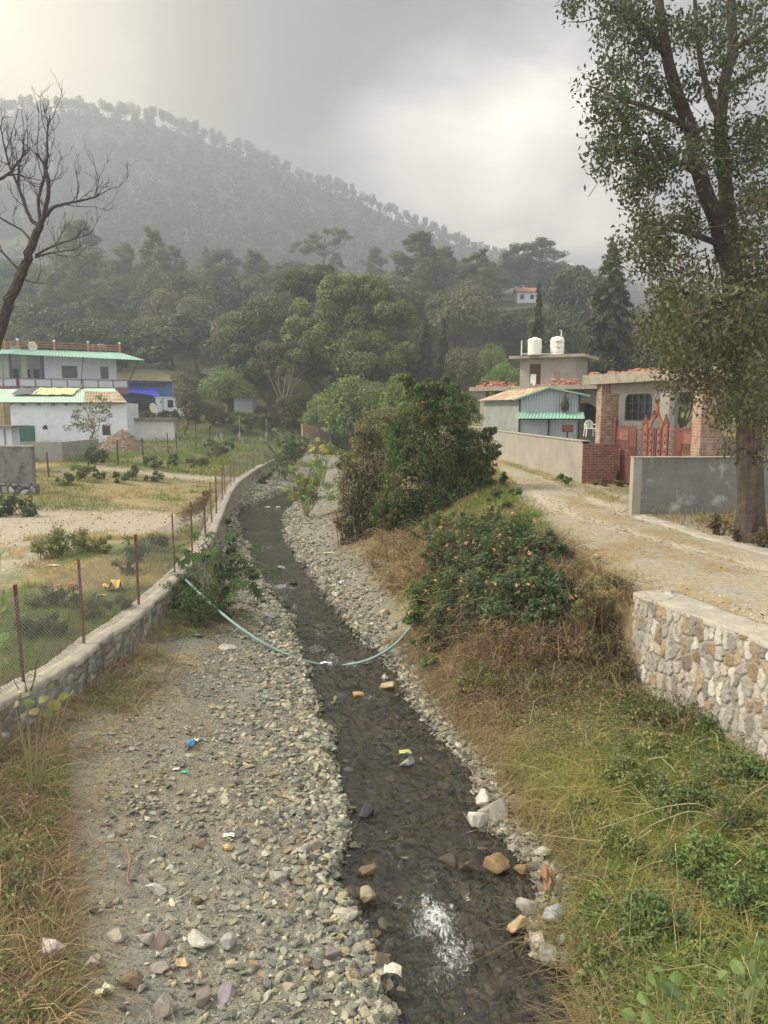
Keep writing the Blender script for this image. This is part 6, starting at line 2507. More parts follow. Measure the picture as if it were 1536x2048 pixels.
# ================================================================== bare tree on the left
r = np.random.default_rng(202)
YB = 19.0
q = QB(4)
BC = (.05, .041, .035)
b0 = P(-75, 830, YB)
b0[2] = gz1(b0[0], YB)
BT = thing('bare_tree', 'leafless dark tree leaning in at the edge of the field', 'tree', b0)


def tr2(pts, rad, n=7):
    A = np.array([P(px, py, YB + dy) for px, py, dy in pts])
    k = len(A)
    tt = np.linspace(0, k - 1, (k - 1) * 4 + 1)
    p_ = np.stack([np.interp(tt, np.arange(k), A[:, i]) for i in range(3)], 1)
    p_[1:-1] = (p_[:-2] + p_[2:] + 2 * p_[1:-1]) / 4
    rd = np.interp(tt, np.arange(k), rad)
    p_[1:] += r.normal(size=(len(p_) - 1, 3)) * .12 * rd[1:, None]
    q.tube(p_, rd, BC, n)
    return p_


def twigs(pts, n_, lmin, lmax, rad, depth=0, upw=.6):
    for i in range(n_):
        k = int(len(pts) * (.25 + .73 * r.random()))
        k = min(k, len(pts) - 2)
        d = unit(pts[k + 1] - pts[k])
        a = unit(d + r.normal(size=3) * .75 + np.array([.1, 0, upw]))
        L = r.uniform(lmin, lmax)
        m_ = 6
        p_ = [pts[k]]
        for j in range(m_):
            a = unit(a + r.normal(size=3) * .24 + np.array([0, 0, .12]))
            p_.append(p_[-1] + a * L / m_)
        p_ = np.array(p_)
        rr = np.linspace(rad, rad * .3, m_ + 1)
        q.tube(p_, rr, BC, 4)
        if depth < 2:
            twigs(p_, 3 if depth == 0 else 2, L * .35, L * .65, rad * .55, depth + 1, upw)


b0s = b0.copy()
trunk = tr2([(-75, 850, 0), (-30, 750, 0), (0, 655, 0), (22, 600, 0), (40, 555, 0), (55, 515, 0), (68, 478, 0), (80, 448, 0)], [.19, .165, .145, .13, .118, .11, .10, .09])
br = []
br.append((tr2([(78, 452, 0), (62, 440, .1), (48, 405, .2), (36, 370, .3), (38, 330, .3), (50, 300, .4)], [.05, .045, .04, .034, .026, .016]), 9))
br.append((tr2([(80, 448, 0), (90, 425, 0), (96, 395, -.1), (98, 365, -.2), (90, 330, -.2), (72, 306, -.2)], [.07, .06, .05, .042, .034, .02]), 9))
br.append((tr2([(92, 432, 0), (104, 415, -.2), (128, 408, -.3), (160, 402, -.4), (190, 395, -.5), (208, 385, -.5)], [.05, .042, .034, .026, .018, .01]), 8))
br.append((tr2([(80, 440, 0), (76, 400, .2), (90, 350, .3), (96, 310, .3), (94, 270, .3), (100, 230, .3)], [.045, .04, .034, .028, .02, .012]), 9))
br.append((tr2([(72, 510, 0), (95, 497, -.2), (120, 487, -.3), (150, 478, -.4), (174, 470, -.5)], [.032, .027, .022, .016, .008]), 4))
br.append((tr2([(70, 515, 0), (92, 508, .2), (118, 503, .3), (150, 500, .3)], [.026, .022, .016, .008]), 3))
br.append((tr2([(42, 545, 0), (20, 520, .2), (0, 500, .3), (-30, 480, .3)], [.035, .028, .022, .014]), 4))
br.append((tr2([(63, 482, 0), (45, 460, .3), (15, 445, .4), (-10, 430, .4)], [.03, .025, .02, .012]), 4))
br.append((tr2([(50, 560, 0), (70, 566, -.2), (95, 566, -.3)], [.02, .014, .006]), 1))
br.append((tr2([(-25, 740, 0), (-80, 640, .3), (-90, 520, .5), (-70, 420, .6), (-60, 360, .6)], [.11, .09, .075, .06, .04]), 8))
br.append((tr2([(-66, 400, .6), (-30, 370, .6), (5, 356, .6), (22, 345, .6), (40, 318, .6), (60, 300, .6)], [.05, .045, .04, .032, .025, .014]), 9))
br.append((tr2([(10, 352, .6), (38, 348, .5), (55, 356, .5), (70, 352, .5)], [.022, .018, .012, .007]), 3))
br.append((tr2([(36, 372, .3), (18, 330, .3), (8, 290, .2), (0, 250, .2)], [.03, .024, .018, .01]), 7))
for p_, n_ in br:
    twigs(p_, n_, .5, 1.15, .012, 0, .75)
q.build('branches', m_bark, BT)
# ================================================================== STONES
r = np.random.default_rng(303)
SPAL = np.array([(.195, .185, .140), (.30, .275, .21), (.28, .235, .155), (.19, .135, .085), (.135, .136, .118), (.225, .195, .15), (.225, .215, .165), (.36, .33, .26), (.165, .16, .128)])
SW_ = np.array([.2, .16, .11, .05, .12, .06, .16, .06, .08])


def hull(seed, n=16, flat=(1, .72, .42), bev=0.0):
    rr = np.random.default_rng(seed)
    p = unit(rr.normal(size=(n, 3))) * (.75 + .25 * rr.random((n, 1))) * np.array(flat)
    bm = bmesh.new()
    for q in p:
        bm.verts.new(q)
    res = bmesh.ops.convex_hull(bm, input=bm.verts)
    bmesh.ops.delete(bm, geom=[v for v in bm.verts if not v.link_faces], context='VERTS')
    if bev:
        bmesh.ops.bevel(bm, geom=list(bm.edges), offset=bev, segments=1, affect='EDGES', profile=.6)
        bmesh.ops.triangulate(bm, faces=bm.faces)
        bmesh.ops.subdivide_edges(bm, edges=list(bm.edges), cuts=2, use_grid_fill=True)
        for v in bm.verts:
            k = mnoise.noise(v.co * 2.3 + Vector((seed, 0, 0))) * .09 + mnoise.noise(v.co * 6.5 + Vector((0, seed, 0))) * .045
            v.co *= 1 + k
    bmesh.ops.triangulate(bm, faces=bm.faces)
    bmesh.ops.recalc_face_normals(bm, faces=bm.faces)
    bm.verts.index_update()
    V = np.array([v.co[:] for v in bm.verts])
    Fq = np.array([[v.index for v in f.verts] for f in bm.faces])
    bm.free()
    return V, Fq


SPAL = SPAL * np.array([.97, 1.0, .96])
HULLS = [hull(s, (10 + s % 6) if s % 2 else 22, (1, .55 + .35 * ((s * 37) % 10) / 10, .25 + .3 * ((s * 53) % 10) / 10)) for s in range(16)]
CHIPS = [hull(100 + s, 6, (1, .6, .3)) for s in range(8)]


def scatter_stones(q, x, y, size, protos, pal=SPAL, pw=SW_, z=None, sink=.15, tilt=.35, tone=.38):
    n = len(x)
    z = gz(x, y) if z is None else z
    kind = r.integers(0, len(protos), n)
    col = pal[r.choice(len(pal), n, p=pw / pw.sum())] * (1 - tone + 2 * tone * r.random((n, 1)))
    wet = sm(.10, -.02, np.minimum(np.abs(x - xL(y)), np.abs(x - xR(y))) + .05 * r.random(n)) * (y < 60)
    col = col * (1 - .55 * wet)[:, None]
    a, b, c = r.random(n) * 6.283, r.normal(size=n) * tilt, r.normal(size=n) * tilt
    ca, sa, cb, sb, cc, sc = np.cos(a), np.sin(a), np.cos(b), np.sin(b), np.cos(c), np.sin(c)
    Rz = np.zeros((n, 3, 3)); Rz[:, 0, 0] = ca; Rz[:, 0, 1] = -sa; Rz[:, 1, 0] = sa; Rz[:, 1, 1] = ca; Rz[:, 2, 2] = 1
    Rx_ = np.zeros((n, 3, 3)); Rx_[:, 0, 0] = 1; Rx_[:, 1, 1] = cb; Rx_[:, 1, 2] = -sb; Rx_[:, 2, 1] = sb; Rx_[:, 2, 2] = cb
    Ry_ = np.zeros((n, 3, 3)); Ry_[:, 1, 1] = 1; Ry_[:, 0, 0] = cc; Ry_[:, 0, 2] = sc; Ry_[:, 2, 0] = -sc; Ry_[:, 2, 2] = cc
    M = Rz @ Rx_ @ Ry_
    for k, (V, Fq) in enumerate(protos):
        s = np.where(kind == k)[0]
        if len(s) == 0:
            continue
        W = np.einsum('nij,vj->nvi', M[s], V) * size[s][:, None, None] + np.stack([x[s], y[s], z[s] + size[s] * (.3 - sink)], 1)[:, None, :]
        m_ = len(V)
        FF_ = Fq[None] + (np.arange(len(s)) * m_)[:, None, None]
        q.add(W.reshape(-1, 3), FF_.reshape(-1, 3), np.repeat(col[s], len(Fq), 0))


def pick(n, y0, y1, lo, hi, pw=1.0, ypow=1.0):
    """n plan points with y in y0..y1 and x between the curves lo(y), hi(y)"""
    y = y0 * (y1 / y0) ** (r.random(n) ** ypow)
    t = r.random(n) ** pw
    a, b = lo(y), hi(y)
    return a + (b - a) * t, y, t


m_stone = M_attr('stream_stone', rough=.85, bump=.012, bscale=30, var=.22, vscale=16, spec=.25)
gq_ = QB(3)
for n, y0, y1, s0, s1 in ((7500, 4.2, 8.5, .014, .060), (7500, 8.0, 15, .018, .07), (4000, 14.5, 27, .03, .09)):
    x, y, t = pick(n, y0, y1, lambda y: np.maximum(xW(y) + .5, -0.62 * y - .3), lambda y: xL(y), .62)
    keep = (fbm(x, y, .7, 91) * .75 + .45 * t ** 1.5 > .50) | (r.random(len(x)) < .10)
    x, y, t = x[keep], y[keep], t[keep]
    size = s0 + (s1 - s0) * r.random(len(x)) ** 4.5 * (.7 + .9 * t)
    scatter_stones(gq_, x, y, size, HULLS, sink=.12)
# lines of bigger stones at both water edges
for side in (0, 1):
    for n, y0, y1, s0, s1, wd in ((1500, 4.0, 9, .03, .095, .42), (1500, 8.5, 17, .035, .10, .55), (1300, 16, 34, .05, .12, .9), (500, 32, 50, .06, .14, 1.2)):
        y = y0 * (y1 / y0) ** r.random(n)
        d = np.abs(r.normal(size=n)) * wd * .55 - .05
        x = xL(y) - d if side == 0 else xR(y) + d
        if side == 1:
            kk_ = (y > 6.1) | (r.random(n) < .12)
            x, y = x[kk_], y[kk_]
            n = len(x)
        pal = SPAL * 1.0
        w_ = SW_ * np.array([1, 2, 1.3, .5, .6, .8, 1.3, 2.2, .8])
        scatter_stones(gq_, x, y, s0 + (s1 - s0) * r.random(n) ** 2.2, HULLS, pal, w_, sink=.05, tilt=.45)
# gravel on the far banks
x, y, t = pick(2600, 18, 48, lambda y: xR(y), lambda y: xR(y) + .34 * (xB(y) - xR(y)), 1.3)
scatter_stones(gq_, x, y, .03 + .08 * r.random(len(x)) ** 3, HULLS)
x, y, t = pick(2200, 32, 64, lambda y: xW(y) + .3, lambda y: xL(y))
scatter_stones(gq_, x, y, .05 + .11 * r.random(len(x)) ** 3, HULLS)
# stones under water and breaking its surface
x, y, t = pick(2600, 4.0, 22, lambda y: xL(y) - .05, lambda y: xR(y) + .05)
BP = np.array([(.13, .12, .09), (.095, .09, .072), (.16, .125, .075), (.075, .075, .065), (.20, .18, .14)])
scatter_stones(gq_, x, y, .03 + .09 * r.random(len(x)) ** 2.5, HULLS, BP, np.ones(5), sink=.2)
tag(link('gravel', gq_.mesh('gravel'), m_stone), kind='stuff')
# finer chips
gq_ = QB(3)
for n, y0, y1, s0, s1 in ((26000, 4.2, 9.5, .006, .020), (14000, 9, 16, .010, .028)):
    x, y, t = pick(n, y0, y1, lambda y: np.maximum(xW(y) + .3, -0.62 * y - .3), lambda y: xL(y) + .02)
    scatter_stones(gq_, x, y, s0 + (s1 - s0) * r.random(n) ** 2, CHIPS, sink=.05)
for n, y0, y1, s0, s1 in ((3500, 4.2, 14, .010, .030),):
    x, y, t = pick(n, y0, y1, lambda y: xR(y), lambda y: xR(y) + .8)
    scatter_stones(gq_, x, y, s0 + (s1 - s0) * r.random(n) ** 2, CHIPS, sink=.05)
tag(link('pebbles', gq_.mesh('pebbles'), m_stone), kind='stuff')
# stones strewn on the road and its verges
gq_ = QB(3)
x, y, t = pick(5200, 9.5, 38, lambda y: xB(y) + .3, lambda y: xB(y) + 4.2)
x2, y2, t2 = pick(1400, 9, 15, lambda y: xB(y) + .5, lambda y: xB(y) + 1.3)
x, y = np.append(x, x2), np.append(y, y2)
keep = np.abs(np.abs(x - road_mid(y)) - .72) > .25 * r.random(len(x))
x, y = x[keep], y[keep]
RP = np.array([(.33, .29, .22), (.27, .235, .175), (.24, .215, .175), (.38, .35, .29)])
scatter_stones(gq_, x, y, .010 + .032 * r.random(len(x)) ** 3, CHIPS, RP, np.ones(4), z=gz(x, y) + .012, sink=.0)
tag(link('road_gravel', gq_.mesh('road_gravel'), m_stone), kind='stuff')
# pale rubble in the field
gq_ = QB(3)
x, y = r.uniform(-19, -7, 1600), r.uniform(13, 31, 1600)
k_ = (x < xW(y) - 1) & (ground_colour(x, y).mean(1) > .21)
x, y = x[k_], y[k_]
scatter_stones(gq_, x, y, .02 + .07 * r.random(len(x)) ** 3, HULLS, RP, np.ones(4))
tag(link('field_gravel', gq_.mesh('field_gravel'), m_stone), kind='stuff')

# ---- stones one can single out
def rock(px, py, w_, h_, colr, label, seed, z=None, bev=.05, flat=None, group=None, n=13, lift=.35):
    p = gp(px, py) if z is None else G(px, py, z)
    D = np.linalg.norm(p - np.array([0, 0, CAMZ]))
    rw, rh = w_ / F * D / 2, h_ / F * D / 2
    V, Fq = hull(seed, n, flat or (1, .85, min(.9, rh / rw)), bev)
    a = random.uniform(-.5, .5)
    M = np.array([[math.cos(a), -math.sin(a), 0], [math.sin(a), math.cos(a), 0], [0, 0, 1]])
    V = V @ M.T * rw * 1.08 + p + np.array([0, 0, rw * min(.9, rh / rw) * lift])
    q = QB(3).add(V, Fq, np.array(colr))
    o = q.build('stone', m_stone, None, p, smooth=False)
    return tag(o, label, 'stone', group)


WHT, GRY, TAN, BRN, SLT, PNK, BGE = (.42, .39, .32), (.25, .24, .20), (.20, .14, .07), (.165, .12, .078), (.13, .132, .12), (.28, .25, .195), (.37, .31, .21)
for i, (px, py, w_, h_, c, z, lab) in enumerate([
    (956, 1646, 50, 58, WHT, 0.02, 'smooth whitish oval boulder standing in the water at the foot of the grassy bank'),
    (996, 1636, 62, 50, GRY, .03, 'grey rounded stone just behind the whitish oval boulder'),
    (966, 1608, 50, 46, WHT, .05, 'pale angular stone upstream of the whitish oval boulder'),
    (972, 1630, 36, 30, GRY, .03, 'small grey stone wedged among the pale boulders by the bank'),
    (811, 1526, 40, 30, GRY, 0, 'pale stone in midstream with a yellow rag on it'),
    (990, 1732, 66, 36, TAN, 0, 'wet orange-brown block lying in the stream'),
    (937, 1738, 40, 36, (.12, .10, .07), 0, 'dark wet stone next to the orange-brown block'),
    (898, 1726, 46, 26, (.07, .055, .045), 0, 'blackish wet stone ending the row by the orange-brown block'),
    (1044, 1742, 34, 22, TAN, 0, 'small tan wet stone between the orange-brown block and the bank'),
    (1036, 1856, 46, 40, (.36, .27, .15), .02, 'mottled golden stone at the water edge below the grey stones'),
    (1052, 1818, 46, 36, GRY, .10, 'blue-grey rounded stone topping the heap on the bank edge'),
    (1108, 1834, 56, 30, (.28, .28, .26), .16, 'long leaning grey stone on the heap at the bank edge'),
    (1085, 1890, 44, 44, WHT, .05, 'whitish stone low in the heap at the bank edge'),
    (1122, 1884, 26, 46, GRY, .12, 'narrow upright grey stone beside the grass'),
    (1098, 1916, 52, 42, GRY, .02, 'squarish grey stone at the downstream end of the heap'),
    (1132, 1922, 34, 34, (.27, .26, .23), .05, 'small grey stone touching the grass at the downstream end'),
    (1085, 1705, 40, 16, WHT, .08, 'slim whitish slab at the edge of the grass'),
    (560, 1764, 48, 44, GRY, None, 'upright grey block among the shingle nearest the water inlet'),
    (603, 1704, 22, 40, WHT, None, 'slim cream stone standing on end in the shingle'),
    (636, 1698, 34, 46, (.23, .19, .145), None, 'brownish block beside the slim cream stone'),
    (104, 1916, 70, 52, (.46, .40, .36), None, 'large pinkish-white boulder at the edge of the dry brush'),
    (182, 1946, 42, 44, (.32, .27, .20), None, 'brown wedge-shaped stone beside the pinkish-white boulder'),
    (264, 1972, 42, 46, BRN, None, 'chunky brown stone with a pale top on the shingle'),
    (316, 1888, 42, 36, (.20, .155, .12), None, 'dark brown block leaning on a grey one'),
    (288, 1886, 36, 30, GRY, None, 'grey stone under the dark brown block'),
    (400, 1888, 60, 30, (.36, .35, .29), None, 'pale greenish flat slab in the middle of the shingle'),
    (232, 1880, 42, 26, PNK, None, 'pinkish pale stone next to the pinkish-white boulder'),
    (318, 1938, 40, 16, (.235, .205, .17), None, 'thin brownish stone lying flat on the shingle'),
    (326, 2022, 66, 34, (.225, .195, .16), None, 'long brownish stone at the bottom edge of the shingle'),
    (322, 1994, 44, 26, SLT, None, 'dark slate stone just above the long brownish one'),
    (405, 2006, 44, 42, (.20, .17, .13), None, 'brown angular block in the eroded gully'),
    (448, 1993, 46, 28, (.22, .19, .19), None, 'slanting dark slab beside the eroded gully'),
    (365, 1930, 30, 16, (.42, .30, .17), None, 'small orange-tan stone in the middle of the shingle'),
    (535, 1976, 20, 50, SLT, None, 'long narrow dark stone pointing at the water'),
    (460, 1895, 40, 48, (.27, .265, .235), None, 'broad grey stone standing above the eroded gully'),
    (310, 1788, 42, 34, (.46, .43, .36), None, 'cream quartz lump in the open gravel'),
    (406, 1692, 36, 18, BRN, None, 'reddish-brown stone in the open gravel'),
    (456, 1698, 24, 14, (.45, .32, .14), None, 'yellowish stone beside the scrap of paper'),
    (684, 1834, 60, 30, (.36, .34, .27), None, 'long pale stone at the water edge below the inlet'),
    (706, 1790, 40, 22, (.28, .24, .15), None, 'wet tan stone in the mouth of the inlet'),
    (664, 1912, 38, 50, (.20, .175, .155), None, 'dark brownish stone in the pile by the water'),
    (762, 1935, 50, 46, (.20, .165, .11), .03, 'mossy brown boulder at the water edge below the foam'),
    (732, 1795, 46, 30, (.26, .22, .14), .02, 'flat tan stone half in the water'),
    (736, 1744, 36, 26, (.15, .10, .065), 0, 'reddish-brown wet stone on the shingle side of the stream'),
    (732, 1626, 44, 30, (.05, .05, .05), 0, 'black wet stone at the shingle tip'),
    (713, 1392, 34, 14, (.36, .23, .10), 0, 'flat orange stone in midstream below the hose'),
    (776, 1372, 36, 16, (.36, .27, .16), .02, 'flat tan stone near the bank below the hose'),
    (770, 1356, 24, 12, WHT, 0, 'small white stone in the water below the hose'),
    (769, 1232, 26, 24, BGE, None, 'square beige block on the gravel above the hose'),
    (793, 1312, 34, 24, GRY, .05, 'grey boulder beside the hose on the bush side'),
    (683, 1172, 20, 18, (.44, .46, .45), None, 'pale bluish stone on the gravel by the brown scraps'),
    (588, 1166, 30, 14, (.06, .05, .05), 0, 'black rock breaking the water at the upper rapid'),
    (563, 1137, 24, 10, GRY, 0, 'grey stone in midstream above the upper rapid'),
    (538, 1016, 18, 6, WHT, 0, 'flat pale stone in midstream at the far bend'),
    (556, 1015, 12, 5, WHT, 0, 'little pale stone beside the flat one at the far bend'),
    (492, 1058, 16, 6, (.06, .055, .05), 0, 'dark stone in the water below the wall'),
    (545, 1235, 42, 14, (.22, .21, .19), None, 'long dark flat stone at the water edge above the hose'),
    (455, 1296, 46, 14, (.36, .34, .28), None, 'pale flat slab on the gravel below the hose'),
    (395, 1275, 26, 12, SLT, None, 'blue-grey slab near the weedy wall'),
    (20, 2010, 50, 36, SLT, None, 'dark slate block at the bottom edge of the dry brush'),
    (1190, 1120, 26, 22, BGE, None, 'tan stone in the rubble beside the road wall end'),
    (1206, 1128, 24, 18, GRY, None, 'grey stone in the rubble beside the road wall end'),
    (1480, 1190, 26, 12, GRY, None, 'grey stone lying on the verge above the stone wall'),
]):
    rock(px, py, w_, h_, c, lab, 400 + i, z, lift=.30 if z == 0 else .4)
# middling stones
for side, n, grp, lab in (('l', 130, 'loose stones of the open shingle bank', 'grey-brown angular stone among many alike on the open shingle bank'), ('e', 60, 'stones lining the water edge', 'pale worn stone among many alike lining the water edge')):
    protos = []
    for k in range(14):
        V, Fq = hull(700 + k + (50 if side == 'e' else 0), 11, (1, .72, .42), .04)
        pal = SPAL[[0, 0, 1, 2, 4, 5, 6, 3]] if side == 'l' else SPAL[[1, 7, 6, 1, 2, 0]]
        me = QB(3).add(V, Fq, pal[k % len(pal)] * (.85 + .3 * r.random())).mesh('stone')
        me.materials.append(m_stone)
        protos.append(me)
    for i in range(n):
        if side == 'l':
            y = 4.6 * (12 / 4.6) ** (r.random() ** 1.3)
            x = float(max(xW(y) + .9, -.5 * y)) + r.random() ** .7 * float(xL(y) - max(xW(y) + .9, -.5 * y) - .1)
        else:
            y = 4.6 * (20 / 4.6) ** r.random()
            x = float(xL(y)) - abs(r.normal()) * .12 if r.random() < .45 else float(xR(y)) + abs(r.normal()) * .18
        o = bpy.data.objects.new('stone', protos[i % 14])
        s_ = r.uniform(.05, .10) * (1 if side == 'l' else 1.1)
        o.scale = (s_, s_, s_ * r.uniform(.7, 1.1))
        o.location = (x, y, gz1(x, y) + s_ * .25)
        o.rotation_euler = (r.normal() * .3, r.normal() * .3, r.random() * 6.28)
        COL.objects.link(o)
        tag(o, lab, 'stone', grp)
# wet stones breaking the surface of the stream
protos = []
for k in range(10):
    V, Fq = hull(820 + k, 12, (1, .7, .5), .05)
    me = QB(3).add(V, Fq, BP[k % 5] * .9).mesh('stone')
    me.materials.append(m_stone)
    protos.append(me)
for i in range(70):
    y = 4.8 * (30 / 4.8) ** r.random()
    t_ = r.random() ** 1.0
    t_ = t_ if r.random() < .4 else (t_ * .2 if r.random() < .5 else 1 - t_ * .2)
    x = float(xL(y)) + t_ * float(xR(y) - xL(y))
    o = bpy.data.objects.new('stone', protos[i % 10])
    s_ = r.uniform(.05, .11) * (1 + .02 * y)
    o.scale = (s_, s_, s_ * .8)
    o.location = (x, y, -.012 + r.normal() * .012)
    o.rotation_euler = (r.normal() * .2, r.normal() * .2, r.random() * 6.28)
    COL.objects.link(o)
    tag(o, 'dark wet stone among many alike breaking the surface of the stream', 'stone', 'wet stones in the stream')
# yellow rag on the midstream stone
def scrap(name, px, py, w_, h_, colr, label, cat, z=None, rough=.6, fold=.5, seed=1):
    p = gp(px, py) if z is None else G(px, py, z)
    D = np.linalg.norm(p - np.array([0, 0, CAMZ]))
    a, b_ = w_ / F * D / 2, h_ / F * D / 2
    n = 7
    V = []
    for j in range(n):
        for i in range(n):
            u, v = i / (n - 1) * 2 - 1, j / (n - 1) * 2 - 1
            sh = 1 - .35 * vn(u * 2 + v, v * 2 - u, 1, seed)
            V.append((p[0] + u * a * sh, p[1] + v * b_ * 1.2 * sh, p[2] + .015 + fold * b_ * (vn(u * 2.2, v * 2.2, 1, seed + 3) * 1.6 - .3 + .5 * (1 - u * u))))
    b = MB()
    b.add(V, [(j * n + i, j * n + i + 1, (j + 1) * n + i + 1, (j + 1) * n + i) for j in range(n - 1) for i in range(n - 1)], 0, True)
    return tag(b.build(name, M_plain(name + '_plastic', colr, tuple(c * .8 for c in colr), rough=rough), None, p), label, cat)


scrap('rag', 811, 1508, 28, 14, (.36, .37, .10), 'yellow-green rag draped over the midstream stone', 'rag', z=.14, seed=2)
scrap('plastic_bag', 228, 1182, 34, 30, (.62, .43, .14), 'crumpled orange-yellow plastic bag in the grass behind the fence', 'plastic bag', fold=1.1, seed=3)
scrap('plastic_bag', 204, 1192, 16, 8, (.55, .40, .12), 'small yellow scrap beside the crumpled bag behind the fence', 'plastic bag', seed=4)
scrap('plastic_bag', 106, 1133, 24, 8, (.55, .50, .32), 'flattened pale yellow bag by the weedy patch of the field', 'plastic bag', seed=5)
scrap('plastic_bag', 380, 1496, 18, 20, (.09, .25, .42), 'torn blue plastic bag on the gravel', 'plastic bag', fold=.9, seed=6)
scrap('plastic_bag', 388, 1486, 18, 12, (.62, .60, .56), 'white plastic scrap beside the torn blue bag', 'plastic bag', fold=.8, seed=7)
scrap('plastic_bag', 368, 1547, 14, 7, (.05, .38, .24), 'green plastic scrap on the gravel', 'litter', seed=8)
scrap('plastic_bag', 352, 1541, 14, 8, (.50, .47, .40), 'white scrap beside the green plastic scrap', 'litter', seed=9)
scrap('paper_scrap', 212, 1992, 30, 18, (.60, .56, .38), 'folded cream paper scrap among the stones', 'litter', seed=10, fold=1.2)
scrap('paper_scrap', 458, 1674, 24, 10, (.48, .49, .45), 'white and green scrap beside a yellowish stone', 'litter', seed=11)
scrap('plastic_bag', 66, 1972, 14, 8, (.15, .42, .32), 'turquoise scrap at the edge of the dry brush', 'litter', seed=12)
scrap('plastic_bag', 652, 1328, 26, 8, (.62, .58, .56), 'whitish plastic caught on the hose in midstream', 'litter', z=.03, seed=13)
scrap('plastic_bag', 658, 1108, 26, 8, (.60, .52, .34), 'pale plastic lying on the far gravel bank', 'litter', seed=14)
scrap('leaf_sheath', 1092, 1782, 20, 44, (.24, .13, .07), 'dry brown leaf sheath propped at the edge of the grass', 'litter', seed=15, fold=1.2)
scrap('plastic_bag', 785, 1945, 36, 26, (.52, .47, .36), 'soggy cream rag on the mossy boulder at the water edge', 'rag', seed=16, z=.16)

# ---- hose across the stream
pts = [G(372, 1160, 1.12), G(405, 1192, .98), G(440, 1224, .84), G(480, 1256, .66), G(520, 1283, .46), G(560, 1304, .28), G(600, 1319, .12), G(632, 1328, .0), G(660, 1332, -.09), G(690, 1331, -.05), G(722, 1325, .04), G(752, 1314, .12), G(780, 1297, .26), G(800, 1280, .38), G(820, 1256, .52)]
pts = np.array(pts)
tt = np.linspace(0, len(pts) - 1, 70)
pp = np.stack([np.interp(tt, np.arange(len(pts)), pts[:, i]) for i in range(3)], 1)
for _ in range(4):
    pp[1:-1] = (pp[:-2] + pp[2:] + 2 * pp[1:-1]) / 4
b = MB()
b.tube(pp, .028, 10)
hz_ = b.build('hose', M_plain('faded_teal_plastic', (.16, .27, .235), (.24, .32, .28), scale=6, rough=.55), None, pp[30])
tag(hz_, 'faded teal hose sagging across the stream into the water', 'hose')
# curved dry stick
b = MB()
st_ = np.array([gp(px, py) + np.array([0, 0, .03 + h_]) for px, py, h_ in ((150, 1740, .0), (185, 1715, .05), (215, 1703, .08), (240, 1703, .08), (256, 1716, .06), (262, 1735, .04), (255, 1760, .0), (258, 1776, .0))])
b.tube(st_, [.006, .009, .011, .012, .012, .012, .011, .009], 6)
tag(b.build('dry_stick', M_plain('tan_stick', (.22, .145, .08), (.17, .11, .06), scale=8), None, st_[3]), 'curved tan stick lying on the gravel beside the dry brush', 'stick')
# ================================================================== GROUND PLANTS
r = np.random.default_rng(404)
m_grass = M_leaf('grass_blades', .25, rough=.6, spec=.2)
m_twig = M_attr('dry_twigs', rough=.9, var=.2, spec=.1)


def blades(base, h, az, bend, w_, col, seg=3):
    n = len(base)
    t = np.linspace(0, 1, seg + 1)
    d = np.stack([np.cos(az), np.sin(az), 0 * az], 1)
    s = np.stack([-np.sin(az), np.cos(az), 0 * az], 1)
    V = []
    for ti in t:
        c = base + d * (bend * h * ti ** 2)[:, None] + np.array([0, 0, 1.0]) * (h * ti * (1 - .55 * np.minimum(bend, 1.6) * ti))[:, None]
        ww = (w_ * (1 - .85 * ti))[:, None]
        V += [c - s * ww, c + s * ww]
    V = np.stack(V, 1)
    k = 2 * (seg + 1)
    Fq = np.concatenate([np.stack([np.arange(n) * k + 2 * i, np.arange(n) * k + 2 * i + 1, np.arange(n) * k + 2 * i + 3, np.arange(n) * k + 2 * i + 2], 1) for i in range(seg)])
    return V.reshape(-1, 3), Fq, np.tile(col, (seg, 1))


def sow(q, n, y0, y1, lo, hi, h0, h1, pal_fn, w0=.004, bend=(.3, 1.2), clump=.06, nper=7, keep=None, ypow=1.0):
    m_ = n // nper
    x, y, t = pick(m_, y0, y1, lo, hi, 1.0, ypow)
    if keep is not None:
        k = keep(x, y, t)
        x, y, t = x[k], y[k], t[k]
    if len(x) == 0:
        return
    tone = pal_fn(x, y, t)
    X = np.repeat(x, nper) + r.normal(size=len(x) * nper) * clump
    Y = np.repeat(y, nper) + r.normal(size=len(x) * nper) * clump
    c = np.repeat(tone, nper, 0) * (.7 + .6 * r.random((len(X), 1)))
    hh = np.repeat(h0 + (h1 - h0) * r.random(len(x)), nper) * (.5 + .7 * r.random(len(X)))
    q.add(*blades(np.stack([X, Y, gz(X, Y) - .01], 1), hh, r.random(len(X)) * 6.283, bend[0] + (bend[1] - bend[0]) * r.random(len(X)), w0 * (.6 + .8 * r.random(len(X))), c))


GREEN, YEL, STRAW, BROWN = np.array([.145, .195, .042]), np.array([.28, .275, .07]), np.array([.37, .30, .135]), np.array([.215, .150, .085])


def mixc(a, b, t):
    t = np.clip(t, 0, 1)[:, None]
    return a * (1 - t) + b * t


def bank_pal(x, y, t):
    n1, n2 = fbm(x, y, .7, 71), fbm(x, y, .25, 72)
    c = mixc(GREEN, YEL, sm(.42, .62, n1))
    c = mixc(c, STRAW, sm(.56, .72, n2) * .8)
    c = mixc(c, STRAW * .95, sm(8.8, 10.6, y + (n1 - .5) * 2.4))
    c = mixc(c, BROWN, sm(9.8, 11.6, y + (n2 - .5) * 2.5) * .85)
    return mixc(c, BROWN * 1.1, sm(.14, .04, t) * .7)


